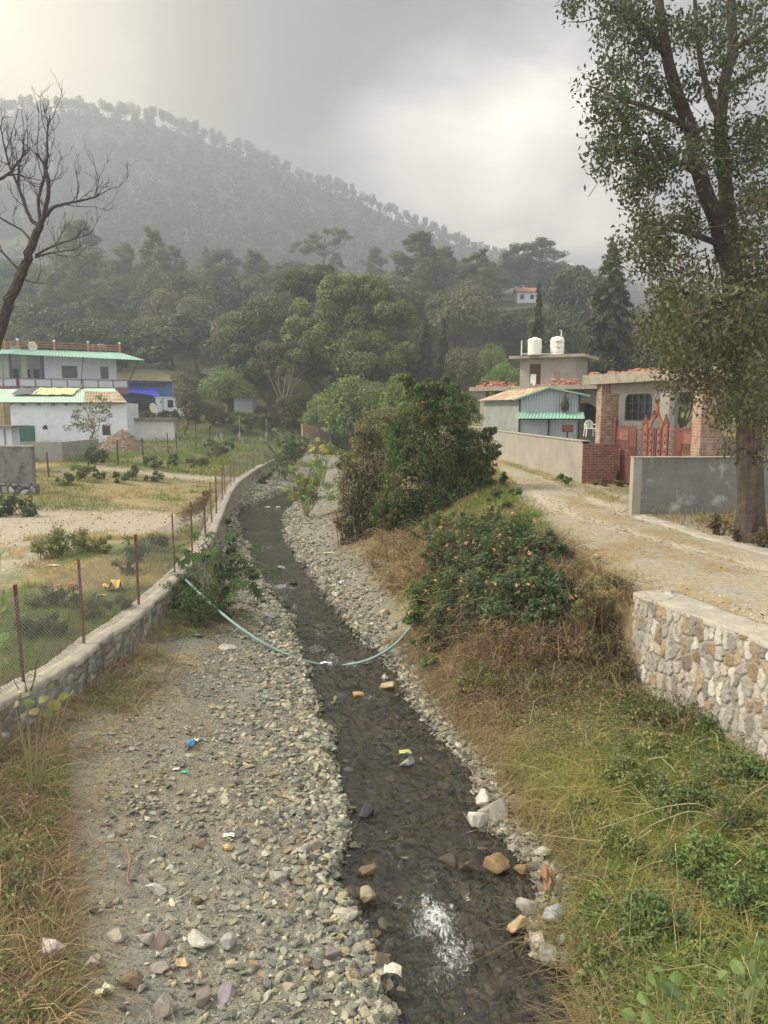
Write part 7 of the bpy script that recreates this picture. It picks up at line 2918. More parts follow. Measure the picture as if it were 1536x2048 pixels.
def xRoff(o): return lambda y: xR(y) + o
q = QB(4)
bank_hi = lambda y: np.minimum(xB(y) + .15, 5.3)
sow(q, 78000, 4.3, 10.3, lambda y: xR(y) + (.30 + .22 * vn(y, 0 * y, .5, 77)) * sm(5.6, 7.2, y), bank_hi, .16, .50, bank_pal, .0046, (.5, 1.6), .07, 8)
sow(q, 34000, 9.8, 15.5, lambda y: xR(y) + .35, lambda y: xB(y) + .1, .15, .42, bank_pal, .0045, (.6, 1.8), .08, 8)
def upper_pal(x, y, t):
    c = mixc(BROWN * 1.1, STRAW * .85, sm(.4, .6, fbm(x, y, .8, 92)))
    return mixc(c, GREEN * .95, sm(.5, .64, fbm(x, y, 1.3, 93) + .25 * (t - .5)))


sow(q, 26000, 14.5, 30, lambda y: xR(y) + .30 * (xB(y) - xR(y)), lambda y: xB(y) + .35, .10, .36, upper_pal, .007, (.5, 1.6), .10, 8)
sow(q, 9000, 18, 44, lambda y: xB(y) - 1.3, lambda y: xB(y) + .5, .12, .40, lambda x, y, t: mixc(GREEN * 1.05, STRAW * .8, sm(.45, .65, fbm(x, y, .9, 94))), .009, (.4, 1.4), .12, 8)
tag(q.build('bank_grass', m_grass), kind='stuff')
# leafy herbs through the grass
q = QB(4)
def herbs(q, n, y0, y1, lo, hi, h0, h1, pal, leaf, per=26, keep=None, spread=.09):
    m_ = n // per
    x, y, t = pick(m_, y0, y1, lo, hi)
    if keep is not None:
        k = keep(x, y, t)
        x, y = x[k], y[k]
    hh = h0 + (h1 - h0) * r.random(len(x))
    k = np.repeat(np.arange(len(x)), per)
    u = r.random(len(k))
    C = np.stack([x[k] + r.normal(size=len(k)) * spread * (.4 + u), y[k] + r.normal(size=len(k)) * spread * (.4 + u), gz(x, y)[k] + hh[k] * (.1 + .9 * u)], 1)
    N = unit(r.normal(size=(len(k), 3)) * .6 + np.array([0, -.2, .8]))
    V, Fq = leaf_quads(C, N, leaf * (.5 + .9 * r.random(len(k))), leaf * .5 * (.6 + .8 * r.random(len(k))), r, .4)
    pal = np.array(pal)
    c = pal[r.integers(0, len(pal), len(x))][k] * (.6 + .8 * r.random((len(k), 1)))
    q.add(V, Fq, c)
    for i in range(0, len(x), 2):
        z0 = gz1(x[i], y[i])
        q.tube(np.array([[x[i], y[i], z0 - .02], [x[i] + r.normal() * .05, y[i] + r.normal() * .05, z0 + hh[i]]]), np.array([.004, .002]), (.14, .13, .06), 3)


HP = [(.095, .14, .042), (.115, .16, .05), (.08, .12, .045), (.15, .175, .06), (.19, .19, .08)]
herbs(q, 32000, 4.3, 9.2, lambda y: xR(y) + .05 + .4 * sm(5.6, 7.2, y), bank_hi, .08, .32, HP, .055, keep=lambda x, y, t: fbm(x, y, .8, 81) + .25 * t + .12 * sm(7.5, 6, y) > .56)
herbs(q, 12000, 8.5, 12, lambda y: xR(y) + .9, lambda y: xB(y), .15, .45, HP + [(.15, .15, .07)], .05, keep=lambda x, y, t: fbm(x, y, .7, 82) > .50)
tag(q.build('bank_weeds', m_grass), kind='stuff')
# dry stalk tangle (brown) on both banks
q = QB(4)
def tangle(q, n, y0, y1, lo, hi, L, pal, rad=.0035, keep=None, lift=.12):
    x, y, t = pick(n, y0, y1, lo, hi)
    if keep is not None:
        k = keep(x, y, t)
        x, y = x[k], y[k]
    pal = np.array(pal)
    z = gz(x, y)
    for i in range(len(x)):
        a = r.random() * 6.28
        ln = L * (.4 + r.random())
        h0, up = r.random() * lift, r.uniform(.1, 1.1)
        d = np.array([math.cos(a), math.sin(a), 0]) * ln
        p0 = np.array([x[i], y[i], z[i] + h0 * .5])
        p2 = p0 + d * .5 + np.array([0, 0, ln * .38 * up])
        p3 = p0 + d + np.array([r.normal() * .05, r.normal() * .05, ln * .25 * up * r.uniform(-.6, 1)])
        q.tube(np.array([p0, (p0 + p2) / 2 + np.array([0, 0, .05 * ln]), p2, p3]), np.array([rad, rad, rad * .8, rad * .4]), pal[r.integers(len(pal))] * r.uniform(.6, 1.3), 3)


DRY = [(.23, .16, .09), (.29, .21, .115), (.16, .115, .075), (.35, .27, .15)]
tangle(q, 2600, 10.3, 14.6, lambda y: xR(y) + .7, lambda y: xB(y) + .1, .55, DRY)
tangle(q, 900, 14, 26, lambda y: xR(y) + 1.4, lambda y: xR(y) + .55 * (xB(y) - xR(y)) + .6, .7, DRY, .006)
tangle(q, 700, 6.3, 10.5, lambda y: xR(y) + .5, lambda y: xB(y), .6, DRY[:2] + [(.45, .36, .18)], .003)
tangle(q, 1100, 4.5, 10.2, lambda y: xR(y) + .45, lambda y: xB(y), .62, [(.30, .26, .12), (.24, .22, .09), (.22, .16, .09), (.40, .34, .18)], .0034, lift=.3)
tangle(q, 500, 5, 17, lambda y: xW(y) + 1.2, lambda y: xL(y), .28, DRY + [(.3, .27, .2)], .0025, lift=.03)
tangle(q, 260, 5, 9, lambda y: xR(y) + .1, lambda y: xR(y) + .6, .35, DRY, .003)
tangle(q, 1500, 4.6, 9.2, lambda y: np.maximum(xW(y) + .2, -.56 * y - .4), lambda y: np.maximum(xW(y) + .6, -.44 * y - .25), .6, DRY)
tangle(q, 900, 9.2, 15.5, lambda y: xW(y) + .1, lambda y: xW(y) + 1.5, .45, DRY, keep=lambda x, y, t: fbm(x, y, 1.1, 83) > .48)
tag(q.build('dry_stalks', m_twig), kind='stuff')
# left bank brush: dry grass and some green
q = QB(4)
def lbank_pal(x, y, t):
    n1 = fbm(x, y, .6, 73)
    return mixc(mixc(BROWN * 1.05, STRAW * .8, sm(.4, .6, n1)), GREEN * .85, sm(.56, .68, fbm(x, y, .9, 74)) * .8)


sow(q, 26000, 4.5, 9.5, lambda y: np.maximum(xW(y) + .1, -.58 * y - .4), lambda y: np.maximum(xW(y) + .7, -.44 * y - .2), .12, .40, lbank_pal, .004, (.5, 1.7), .07, 8)
sow(q, 16000, 9.0, 17, lambda y: xW(y) + .05, lambda y: xW(y) + 1.7, .08, .26, lbank_pal, .004, (.5, 1.5), .07, 8, keep=lambda x, y, t: fbm(x, y, .9, 75) - .35 * t > .33)
sow(q, 3500, 5, 16, lambda y: xW(y) + 1.2, lambda y: xL(y) - .2, .04, .12, lambda x, y, t: mixc(GREEN, STRAW, r.random(len(x))), .003, (.4, 1.2), .03, 8, keep=lambda x, y, t: fbm(x, y, .5, 76) > .60)
tag(q.build('dry_grass', m_grass), kind='stuff')
q = QB(4)
herbs(q, 5000, 4.8, 8.2, lambda y: np.maximum(xW(y) + .1, -.56 * y - .3), lambda y: np.maximum(xW(y) + .6, -.45 * y - .2), .12, .4, HP, .05, keep=lambda x, y, t: fbm(x, y, .5, 85) > .52)
tag(q.build('brush_weeds', m_grass), kind='stuff')

# field vegetation behind the fence
q = QB(4)
def field_pal(x, y, t):
    n1 = fbm(x, y, 2.2, 21)
    c = mixc(STRAW * .9, GREEN * .95, sm(.34, .52, n1 + .1 * sm(48, 60, y)))
    return mixc(c, BROWN, sm(.6, .72, fbm(x, y, 1.0, 78)) * .7)


def on_path(x, y):
    return ground_colour(x, y)[:, 2] < .145


fld = lambda y: np.maximum(-.62 * y - .5, -60)
near_f = lambda y: xW(y) - .35
sow(q, 30000, 9, 24, fld, near_f, .10, .34, field_pal, .005, (.3, 1.3), .10, 8, keep=lambda x, y, t: on_path(x, y) & ((fbm(x, y, 1.6, 79) > .46) | (xW(y) - x < 1.2)))
sow(q, 34000, 23, 48, fld, near_f, .12, .40, field_pal, .010, (.3, 1.2), .16, 8, keep=lambda x, y, t: on_path(x, y) & (fbm(x, y, 2.0, 79) > .42))
sow(q, 34000, 46, 97, lambda y: -.60 * y - 2, lambda y: np.minimum(xW(y) - .4, -1.5), .2, .75, lambda x, y, t: mixc(field_pal(x, y, t), GREEN, np.full(len(x), .45)), .022, (.3, 1.1), .3, 8, keep=lambda x, y, t: fbm(x, y, 3.0, 79) > .36)
sow(q, 9000, 64, 97, lambda y: xW(y), lambda y: xB(y) - 1, .3, .8, lambda x, y, t: mixc(GREEN * .8, STRAW, r.random(len(x)) * .5), .025, (.3, 1.1), .3, 8)
tag(q.build('field_grass', m_grass), kind='stuff')
# verge grass and litter along the road
q = QB(4)
sow(q, 9000, 11.5, 40, lambda y: xB(y) - .2, lambda y: xB(y) + .8, .05, .22, lambda x, y, t: mixc(GREEN * 1.1, STRAW, sm(.35, .6, fbm(x, y, .8, 84))), .005, (.4, 1.3), .07, 8)
sow(q, 6000, 20, 44, lambda y: np.interp(y, [18, 24, 36, 48], [6.4, 5.75, 5.0, 4.6]), lambda y: np.interp(y, [18, 24, 36, 48], [7.0, 6.4, 5.6, 5.15]), .05, .25, lambda x, y, t: mixc(GREEN * 1.1, STRAW, sm(.3, .6, fbm(x, y, .8, 86))), .006, (.4, 1.3), .08, 8)
sow(q, 3500, 10, 30, lambda y: road_mid(y) - .35, lambda y: road_mid(y) + .35, .03, .10, lambda x, y, t: mixc(GREEN, STRAW, sm(.3, .5, fbm(x, y, .8, 87))), .004, (.4, 1.3), .06, 8, keep=lambda x, y, t: fbm(x, y, .9, 88) > .5)
sow(q, 7000, 13.5, 18.4, lambda y: np.interp(y, [13.5, 16, 18.4], [8.3, 7.3, 6.6]), lambda y: 12 + 0 * y, .15, .5, lambda x, y, t: mixc(BROWN, STRAW * .7, r.random(len(x))), .006, (.6, 1.6), .1, 8)
tag(q.build('verge_grass', m_grass), kind='stuff')
q = QB(4)
x, y, t = pick(3800, 9.5, 34, lambda y: xB(y) + .1, lambda y: xB(y) + 3.6)
k_ = (fbm(x, y, 1.2, 90) > .47)
x, y = x[k_], y[k_]
C = np.stack([x, y, gz(x, y) + .025], 1)
V, Fq = leaf_quads(C, unit(r.normal(size=C.shape) * .25 + np.array([0, 0, 1])), .05 + .05 * r.random(len(C)), .03 + .02 * r.random(len(C)), r)
q.add(V, Fq, np.array([(.34, .22, .10), (.28, .16, .08), (.42, .32, .16)])[r.integers(0, 3, len(C))])
tag(q.build('fallen_leaves', m_grass), kind='stuff')


# ---- shrubs, one thing each
def shrub(name, label, lobes, pal, leaf, n, cat='bush', elong=.55, twig=True, fill=.35, droop=.3, up=.35, squash=.9, group=None, dy=0.0, matl=None, flowers=None, seed=0, twcol=(.16, .12, .08), clump=.28, Yfix=None):
    """lobes: (px, py, radius px); each lobe stands where its sight line reaches the ground a little below it"""
    rr = np.random.default_rng(900 + seed)
    cs, rs = [], []
    tq = QB(4)
    base = None
    for px, py, rp in lobes:
        g = gp(px, py + rp * .75)
        Y = (g[1] if Yfix is None else Yfix) + dy
        c0 = P(px, py, Y)
        R = rp / F * math.hypot(Y, CAMZ - c0[2])
        if base is None:
            base = np.array([c0[0], Y, gz1(c0[0], Y)])
        m_ = max(6, int(n * (rp / 50) ** 1.6 / 1))
        for i in range(m_):
            d = unit(rr.normal(size=3))
            c = c0 + d * R * (.35 + .62 * rr.random()) * np.array([1, 1, squash])
            cs.append(c)
            rs.append(R * clump * (.7 + .6 * rr.random()))
            if twig and i % 2 == 0:
                gx_, gy_ = c0[0] + rr.normal() * R * .3, c0[1] + rr.normal() * R * .3
                gzz = gz1(gx_, gy_)
                if c[2] > gzz:
                    mid = (np.array([gx_, gy_, gzz]) + c) / 2 + rr.normal(size=3) * R * .1
                    tq.tube(np.array([[gx_, gy_, gzz - .03], mid, c]), np.array([.012, .009, .004]) * (1 + R), twcol, 4)
    cs = np.array(cs)
    gl = gz(cs[:, 0], cs[:, 1])
    cs[:, 2] = np.maximum(cs[:, 2], gl + .05)
    T = thing(name, label, cat, base, group)
    cq = clump_leaves(cs, np.array(rs), 60, leaf, leaf * elong, rr, pal, up=up, squash=.9, fill=fill, droop=droop)
    cq.build('foliage', matl or m_leaf, T)
    if tq.n:
        tq.build('plant_stems', m_twig, T)  # stems only, no leaves in this part
    if flowers:
        fq = QB(4)
        k = rr.choice(len(cs), flowers, replace=False)
        for j in k:
            c = cs[j] + unit(rr.normal(size=3) + np.array([-.2, -.9, .8])) * rs[j] * 1.1
            m_ = 14
            cc = c + rr.normal(size=(m_, 3)) * .016
            V, Fq = leaf_quads(cc, unit(rr.normal(size=(m_, 3)) * .6 + np.array([0, -.6, .7])), np.full(m_, .030), np.full(m_, .026), rr)
            fq.add(V, Fq, np.array([(.72, .30, .30), (.75, .42, .28), (.78, .55, .34)])[rr.integers(0, 3, m_)])
        fq.build('blossoms', m_leaf, T)
    return T


LAN = [(.080, .118, .050), (.100, .138, .056), (.066, .098, .046), (.125, .145, .06)]
CYP = [(.085, .130, .042), (.105, .150, .046), (.068, .108, .038), (.150, .135, .060)]
# cypress bush: upright sprays
shrub('cypress_bush', 'big dense dark green cypress bush standing between the stream and the road',
      [(860, 1075, 46), (815, 1062, 44), (905, 1062, 44), (945, 1030, 34), (772, 1030, 36), (860, 1030, 60), (905, 830, 56), (838, 830, 54), (935, 900, 54), (850, 905, 72), (890, 970, 78), (800, 930, 50), (955, 925, 40), (915, 1010, 52), (800, 1000, 46), (830, 785, 30), (900, 785, 28), (975, 868, 20), (962, 950, 30), (790, 870, 30), (935, 815, 24), (868, 775, 24), (985, 900, 18), (812, 762, 16), (890, 762, 14)],
      CYP, .12, 72, elong=.30, fill=.15, droop=-1.3, up=.2, seed=1, clump=.27, Yfix=23.5, twig=False, matl=m_leaf)
shrub('greyish_shrub', 'straggly grey-brown shrub leaning on the stream side of the cypress bush',
      [(745, 1010, 45), (745, 910, 48), (715, 960, 50), (765, 865, 46), (700, 1000, 38), (690, 930, 34), (740, 850, 36), (715, 1045, 40), (755, 1055, 38), (690, 1045, 28), (785, 1050, 30), (740, 960, 50), (780, 830, 30), (725, 880, 30)],
      [(.175, .165, .085), (.20, .18, .10), (.15, .15, .075), (.21, .19, .09)], .10, 34, elong=.45, seed=2, clump=.34, Yfix=26.0, twcol=(.10, .08, .05))
shrub('green_shrub', 'small yellow-green shrub at the foot of the cypress bush above the dry brush', [(850, 1060, 32), (890, 1045, 32), (925, 1060, 26), (820, 1070, 24)], [(.13, .15, .05), (.11, .13, .045)], .07, 26, seed=3)
# lantana thicket
shrub('lantana_bush', 'flowering bush with pink and cream blossoms beside the road, the upper one', [(960, 1075, 55), (1030, 1075, 50), (900, 1095, 48), (1000, 1110, 60), (1080, 1095, 45), (1120, 1110, 28), (930, 1120, 46), (870, 1120, 34), (985, 1040, 34), (940, 1045, 30)], LAN + [(.13, .13, .06)], .07, 42, flowers=46, seed=4, cat='flowering bush')
shrub('lantana_bush', 'flowering bush with pale blossoms over the bank, the lower darker one', [(1040, 1180, 58), (960, 1190, 56), (1105, 1175, 46), (1000, 1225, 44), (1090, 1225, 40), (1145, 1200, 26), (910, 1180, 50), (900, 1225, 40), (1060, 1145, 44), (985, 1150, 44)], LAN, .07, 44, flowers=40, seed=5, cat='flowering bush')
shrub('creeper_vine', 'bright green creeper mound hanging over the gravel beside the hose', [(848, 1185, 36), (835, 1235, 32), (870, 1160, 26), (842, 1290, 26), (860, 1330, 20)], [(.12, .18, .045), (.10, .16, .045), (.085, .125, .04)], .075, 40, flowers=9, seed=6, cat='creeper')
shrub('shaded_shrub', 'shaded leafy thicket under the flowering bushes', [(900, 1250, 42), (880, 1290, 32), (940, 1255, 34), (1010, 1265, 26)], [(.06, .08, .035), (.08, .09, .045), (.10, .09, .05)], .06, 36, flowers=8, seed=7)
for i, (lobes, lab, pal) in enumerate([
    ([(1000, 1290, 55), (1080, 1280, 50), (940, 1310, 40), (1130, 1290, 40)], 'brown withered bush below the lower flowering bush', [(.20, .13, .08), (.16, .11, .065), (.26, .18, .10)]),
    ([(1200, 1230, 45), (1230, 1290, 45), (1190, 1300, 45), (1250, 1340, 40)], 'brown weedy bush at the end of the stone road wall', [(.17, .13, .07), (.14, .13, .06), (.22, .16, .09)]),
    ([(1180, 1180, 34), (1215, 1205, 36), (1240, 1190, 26), (1165, 1215, 30), (1235, 1235, 30)], 'green-brown weedy bush over the earth bank at the wall end', [(.16, .15, .065), (.13, .125, .055), (.20, .16, .08)]),
    ([(800, 1085, 40), (755, 1115, 32), (830, 1125, 38), (790, 1160, 30), (850, 1150, 30), (770, 1070, 30)], 'brown dry bush between the cypress and the gravel', [(.22, .14, .08), (.17, .11, .07), (.27, .19, .11)]),
    ([(1290, 1420, 50), (1350, 1440, 50), (1240, 1400, 40), (1330, 1370, 34)], 'mixed green and straw weeds against the stone wall', [(.12, .14, .055), (.10, .125, .05), (.17, .15, .07)]),
    ([(960, 1350, 40), (1000, 1370, 36), (930, 1380, 30)], 'yellow-green tuft above the pale stones of the bank', [(.17, .17, .06), (.14, .15, .055), (.22, .19, .08)]),
]):
    shrub('dry_bush' if i < 4 else 'weed_shrub', lab, lobes, pal, .06, 24, elong=.3, seed=20 + i, Yfix=11.4 if i == 2 else None, clump=.36, fill=.1, up=.1, twcol=(.19, .125, .075), matl=m_grass, cat='bush' if i < 4 else 'weeds')
# leafy weed clumps over the near bank
WP = [[(.13, .19, .055), (.16, .21, .06), (.11, .16, .055)], [(.18, .20, .07), (.215, .22, .085), (.15, .175, .06)], [(.105, .155, .055), (.13, .175, .06), (.16, .18, .07)]]
for i, (lobes, k) in enumerate([([(1250, 1540, 40), (1280, 1570, 34)], 1), ([(1350, 1600, 50), (1400, 1580, 44)], 2), ([(1470, 1540, 46), (1520, 1560, 44)], 2), ([(1400, 1720, 56), (1450, 1760, 46)], 0),
                                ([(1250, 1700, 44), (1220, 1660, 34)], 1), ([(1500, 1800, 54), (1540, 1740, 44)], 0), ([(1190, 1800, 34), (1170, 1840, 28)], 0), ([(1310, 1840, 50), (1270, 1880, 36)], 2),
                                ([(1420, 1460, 36), (1380, 1430, 30)], 2), ([(1180, 1610, 32), (1160, 1650, 26)], 1), ([(1200, 1930, 36), (1180, 1970, 28)], 1), ([(1420, 1880, 44), (1400, 1930, 30)], 1), ([(1480, 1640, 44), (1530, 1660, 40)], 1), ([(1320, 1500, 36), (1290, 1480, 26)], 1)]):
    shrub('weed_shrub', 'leafy weed clump among many alike on the grassy bank below the stone wall', lobes, WP[k], .055, 26, elong=.4, fill=.05, up=.2, seed=100 + i, clump=.42, cat='weeds', group='leafy weed clumps on the grassy bank', twcol=(.17, .15, .07), matl=m_grass)
# weeds under the castor plant and on the field
shrub('weed_shrub', 'thick green weeds under the castor plant at the foot of the low wall', [(395, 1215, 50), (350, 1195, 34), (430, 1190, 40), (380, 1170, 36), (440, 1225, 28)], [(.06, .10, .035), (.075, .12, .04), (.09, .13, .045)], .055, 40, seed=30, cat='weeds')
FW = [(.075, .105, .04), (.095, .12, .045), (.12, .13, .055)]
for i, (lobes, lab, pal) in enumerate([
    ([(30, 1010, 26), (60, 1015, 22), (5, 1015, 24)], 'dark green weeds at the stone base of the blackened concrete wall', [(.045, .075, .03), (.06, .09, .035)]),
    ([(120, 1085, 36), (170, 1080, 30), (90, 1100, 26), (210, 1090, 22)], 'yellowish-green weeds in the middle of the bare field', [(.15, .17, .06), (.13, .15, .055), (.18, .18, .08)]),
    ([(270, 1100, 30), (310, 1085, 26), (250, 1130, 26)], 'green weeds behind the fence below the dried creeper', FW),
    ([(105, 1190, 28), (140, 1195, 26), (75, 1200, 20)], 'green weeds behind the fence near the orange bricks', FW),
    ([(190, 1215, 30), (240, 1210, 24), (60, 1255, 30), (110, 1250, 30)], 'low green weeds along the fence foot', FW),
    ([(185, 912, 22), (175, 900, 14), (200, 915, 14)], 'dark bush at the foot of the thin sapling beside the rubble heap', [(.05, .075, .035), (.06, .085, .04)]),
    ([(170, 945, 22), (130, 955, 20), (200, 948, 14)], 'green weeds behind the concrete wall in the field', FW),
    ([(300, 922, 14), (312, 930, 12)], 'small round green bush at the rubble heap', [(.07, .105, .045), (.085, .12, .05)]),
    ([(352, 915, 12), (345, 925, 10)], 'small round green bush beyond the rubble heap', [(.07, .105, .045), (.085, .12, .05)]),
    ([(400, 920, 18), (420, 905, 18), (380, 925, 14)], 'broad olive weeds beside the far end of the fence', [(.11, .12, .055), (.13, .13, .06)]),
    ([(440, 900, 16), (460, 890, 14), (418, 890, 12)], 'green weeds beside the concrete stubs', FW),
    ([(270, 945, 20), (240, 955, 16), (310, 950, 18)], 'straggling weeds below the rubble heap', [(.13, .13, .06), (.10, .11, .05)]),
    ([(330, 828, 14), (350, 832, 12), (390, 832, 16), (420, 838, 16), (450, 836, 16)], 'dark hedge below the white annexe', [(.045, .06, .03), (.055, .07, .035)]),
    ([(500, 850, 24), (470, 850, 20), (530, 845, 22)], 'rough bushes in front of the green-roofed hut', [(.07, .085, .04), (.085, .10, .045)]),
    ([(565, 830, 26), (545, 845, 22), (590, 840, 22)], 'bushes in front of the shady olive tree', [(.075, .09, .04), (.09, .10, .045)]),
    ([(615, 985, 14), (600, 992, 12)], 'straw-coloured tussock on the gravel at the far bend', [(.24, .21, .09), (.20, .18, .075)]),
    ([(535, 950, 12), (525, 960, 10)], 'green weeds at the foot of the wall by the far bend', FW),
    ([(458, 1075, 18), (455, 1045, 12), (462, 1100, 14)], 'weeds hanging from the wall above the water', FW),
    ([(1000, 960, 16), (1030, 985, 14), (985, 990, 16), (1010, 1010, 16)], 'green weeds on the verge behind the cypress bush', FW),
    ([(1135, 962, 9), (1120, 955, 9)], 'small green plant at the foot of the pale compound wall', [(.12, .17, .05), (.10, .14, .045)]),
    ([(1210, 965, 10), (1240, 966, 10), (1190, 964, 8)], 'dry weeds at the foot of the brick wall end', [(.17, .15, .07), (.13, .12, .055)]),
    ([(1480, 1060, 30), (1440, 1050, 24), (1525, 1070, 30)], 'brown dead weeds between kerb and grey wall behind the tree', [(.11, .075, .045), (.14, .095, .055)]),
]):
    Yd = gp(lobes[0][0], lobes[0][1] + lobes[0][2] * .7)[1]
    shrub('weed_shrub' if 'hedge' not in lab else 'hedge', lab, lobes, pal, max(.06, .0036 * Yd), 34, seed=40 + i, cat='weeds' if 'hedge' not in lab else 'hedge', clump=.4, fill=.2, twig=Yd < 30)

# dark clipped hedge above the flat shed
shrub('hedge', 'dark clipped hedge under the blue tarpaulin', [(268, 810, 9), (280, 809, 10), (292, 809, 10), (304, 811, 8)], [(.035, .055, .025), (.045, .065, .03)], .25, 110, seed=70, cat='hedge', clump=.5, Yfix=84, twig=False)
shrub('weed_shrub', 'brownish plants on the flat roof beside the satellite dish', [(270, 827, 9), (292, 829, 8)], [(.12, .11, .06), (.09, .09, .05)], .25, 90, seed=71, cat='weeds', clump=.5, Yfix=76, twig=False)

# ---- castor plants with star-shaped leaves
def castor(label, Y, stems, leafR, nleaf, seed, pal, base_px):
    rr = np.random.default_rng(seed)
    b0 = P(base_px[0], base_px[1], Y)
    b0[2] = gz1(b0[0], Y)
    T = thing('castor_plant', label, 'plant', b0)
    sq, lq = QB(4), QB(4)
    pal = np.array(pal)
    for px, py, dy in stems:
        tip = P(px, py, Y + dy)
        mid = (b0 + tip) / 2 + np.array([0, 0, .12 * np.linalg.norm(tip - b0)]) + rr.normal(size=3) * .05
        sq.tube(np.array([b0 - np.array([0, 0, .05]), (b0 + mid) / 2, mid, (mid + tip) / 2, tip]), np.array([.022, .018, .014, .010, .006]) * (leafR / .22), (.26, .24, .15), 5)
        for i in range(nleaf):
            st_ = tip - (tip - mid) * rr.random() * .7
            d = unit(rr.normal(size=3) * np.array([1, 1, .55]) + np.array([0, -.1, .15]))
            c = st_ + d * leafR * rr.uniform(.8, 1.7)
            sq.tube(np.array([st_, (st_ + c) / 2 + np.array([0, 0, .04]), c]), np.array([.006, .005, .003]) * (leafR / .22), (.25, .22, .12), 4)
            N = unit(rr.normal(size=3) * .45 + np.array([0, -.35, .8]))
            a = unit(np.cross(N, rr.normal(size=3)))
            bb = np.cross(N, a)
            R = leafR * rr.uniform(.6, 1.1)
            col = pal[rr.integers(len(pal))] * rr.uniform(.75, 1.3)
            nl_ = 8
            for k in range(nl_):
                th = (k + .5) / nl_ * 5.6 - 2.8
                dl = a * math.cos(th) + bb * math.sin(th)
                pl_ = -a * math.sin(th) + bb * math.cos(th)
                ln = R * (1 - .35 * abs(th) / 2.8)
                drop = np.array([0, 0, -.35 * ln])
                V = np.array([c, c + dl * ln * .5 + pl_ * ln * .17 + drop * .25 + N * .01, c + dl * ln + drop, c + dl * ln * .5 - pl_ * ln * .17 + drop * .25 + N * .01])
                lq.add(V, np.array([[0, 1, 2, 3]]), col * rr.uniform(.9, 1.1))
    sq.build('plant_stems', m_twig, T)  # stems and leaf stalks, without the leaves
    lq.build('leaves', m_leaf_gloss, T)


CAS = [(.055, .095, .035), (.07, .115, .04), (.09, .13, .045)]
castor('nearest castor plant with big star-shaped leaves growing at the low wall beside the hose', 16.6,
       [(395, 1085, 0), (425, 1070, .1), (455, 1090, -.1), (480, 1100, 0), (510, 1110, -.2), (440, 1120, -.4), (410, 1125, -.4), (480, 1140, -.4), (520, 1140, -.3), (380, 1100, .2), (465, 1160, -.5), (500, 1170, -.5)], .27, 7, 61, CAS, (425, 1235))
castor('castor plant with yellowing star-shaped leaves leaning over the far gravel', 34.0,
       [(605, 925, 0), (625, 945, -.2), (640, 965, -.4), (655, 985, -.5), (590, 950, .2), (625, 985, -.5), (600, 970, 0)], .38, 8, 62, [(.08, .125, .04), (.10, .15, .045), (.20, .21, .05)], (610, 1005))
castor('large castor plant against the far end of the wire fence', 52.0,
       [(560, 865, 0), (580, 885, 0), (600, 900, 0), (555, 900, 0), (575, 920, -.5), (595, 870, 0), (545, 880, 0), (610, 885, 0), (560, 935, -.5)], .48, 10, 63, CAS, (570, 940))
castor('castor plant with yellow-tipped leaves above the far gravel bend', 48.0, [(640, 890, 0), (660, 880, 0), (625, 895, 0), (650, 905, 0), (668, 895, 0)], .42, 8, 64, [(.10, .14, .045), (.15, .19, .05), (.40, .36, .06)], (645, 935))

# ---- broad-leaved plants near the camera
def broadleaf(label, Y, tips, R, seed, pal, base, rnd=1.0, name='broad_leaved_plant', z0=None):
    rr = np.random.default_rng(seed)
    b0 = P(base[0], base[1], Y)
    b0[2] = gz1(b0[0], Y) if z0 is None else z0
    T = thing(name, label, 'plant', b0)
    sq, lq = QB(4), QB(4)
    pal = np.array(pal)
    for px, py, sc in tips:
        c = P(px, py, Y + rr.normal() * .12)
        sq.tube(np.array([b0, (b0 + c) / 2 + np.array([0, 0, .06]) + rr.normal(size=3) * .02, c]), np.array([.006, .005, .003]), (.22, .20, .10), 4)
        N = unit(rr.normal(size=3) * .5 + np.array([0, -.55, .6]))
        a = unit(np.cross(N, rr.normal(size=3)))
        bb = np.cross(N, a)
        col = pal[rr.integers(len(pal))] * rr.uniform(.8, 1.25)
        Rk = R * sc
        n = 10
        ang = np.linspace(0, 2 * np.pi, n, endpoint=False)
        rad = Rk * (.78 + .22 * np.cos(ang)) * np.where(np.arange(n) % 2 == 0, 1, .88 * rnd)
        ring = c + a * (rad * np.cos(ang))[:, None] + bb * (rad * np.sin(ang) * .85)[:, None] + N * (-.25 * Rk * np.abs(np.sin(ang)))[:, None]
        V = np.concatenate([[c], ring])
        for k in range(0, n, 2):
            lq.add(V[[0, k + 1, (k + 1) % n + 1, (k + 2) % n + 1]], np.array([[0, 1, 2, 3]]), col * rr.uniform(.93, 1.07))
    sq.build('plant_stems', m_twig, T)  # leaf stalks only
    lq.build('leaves', m_leaf, T)


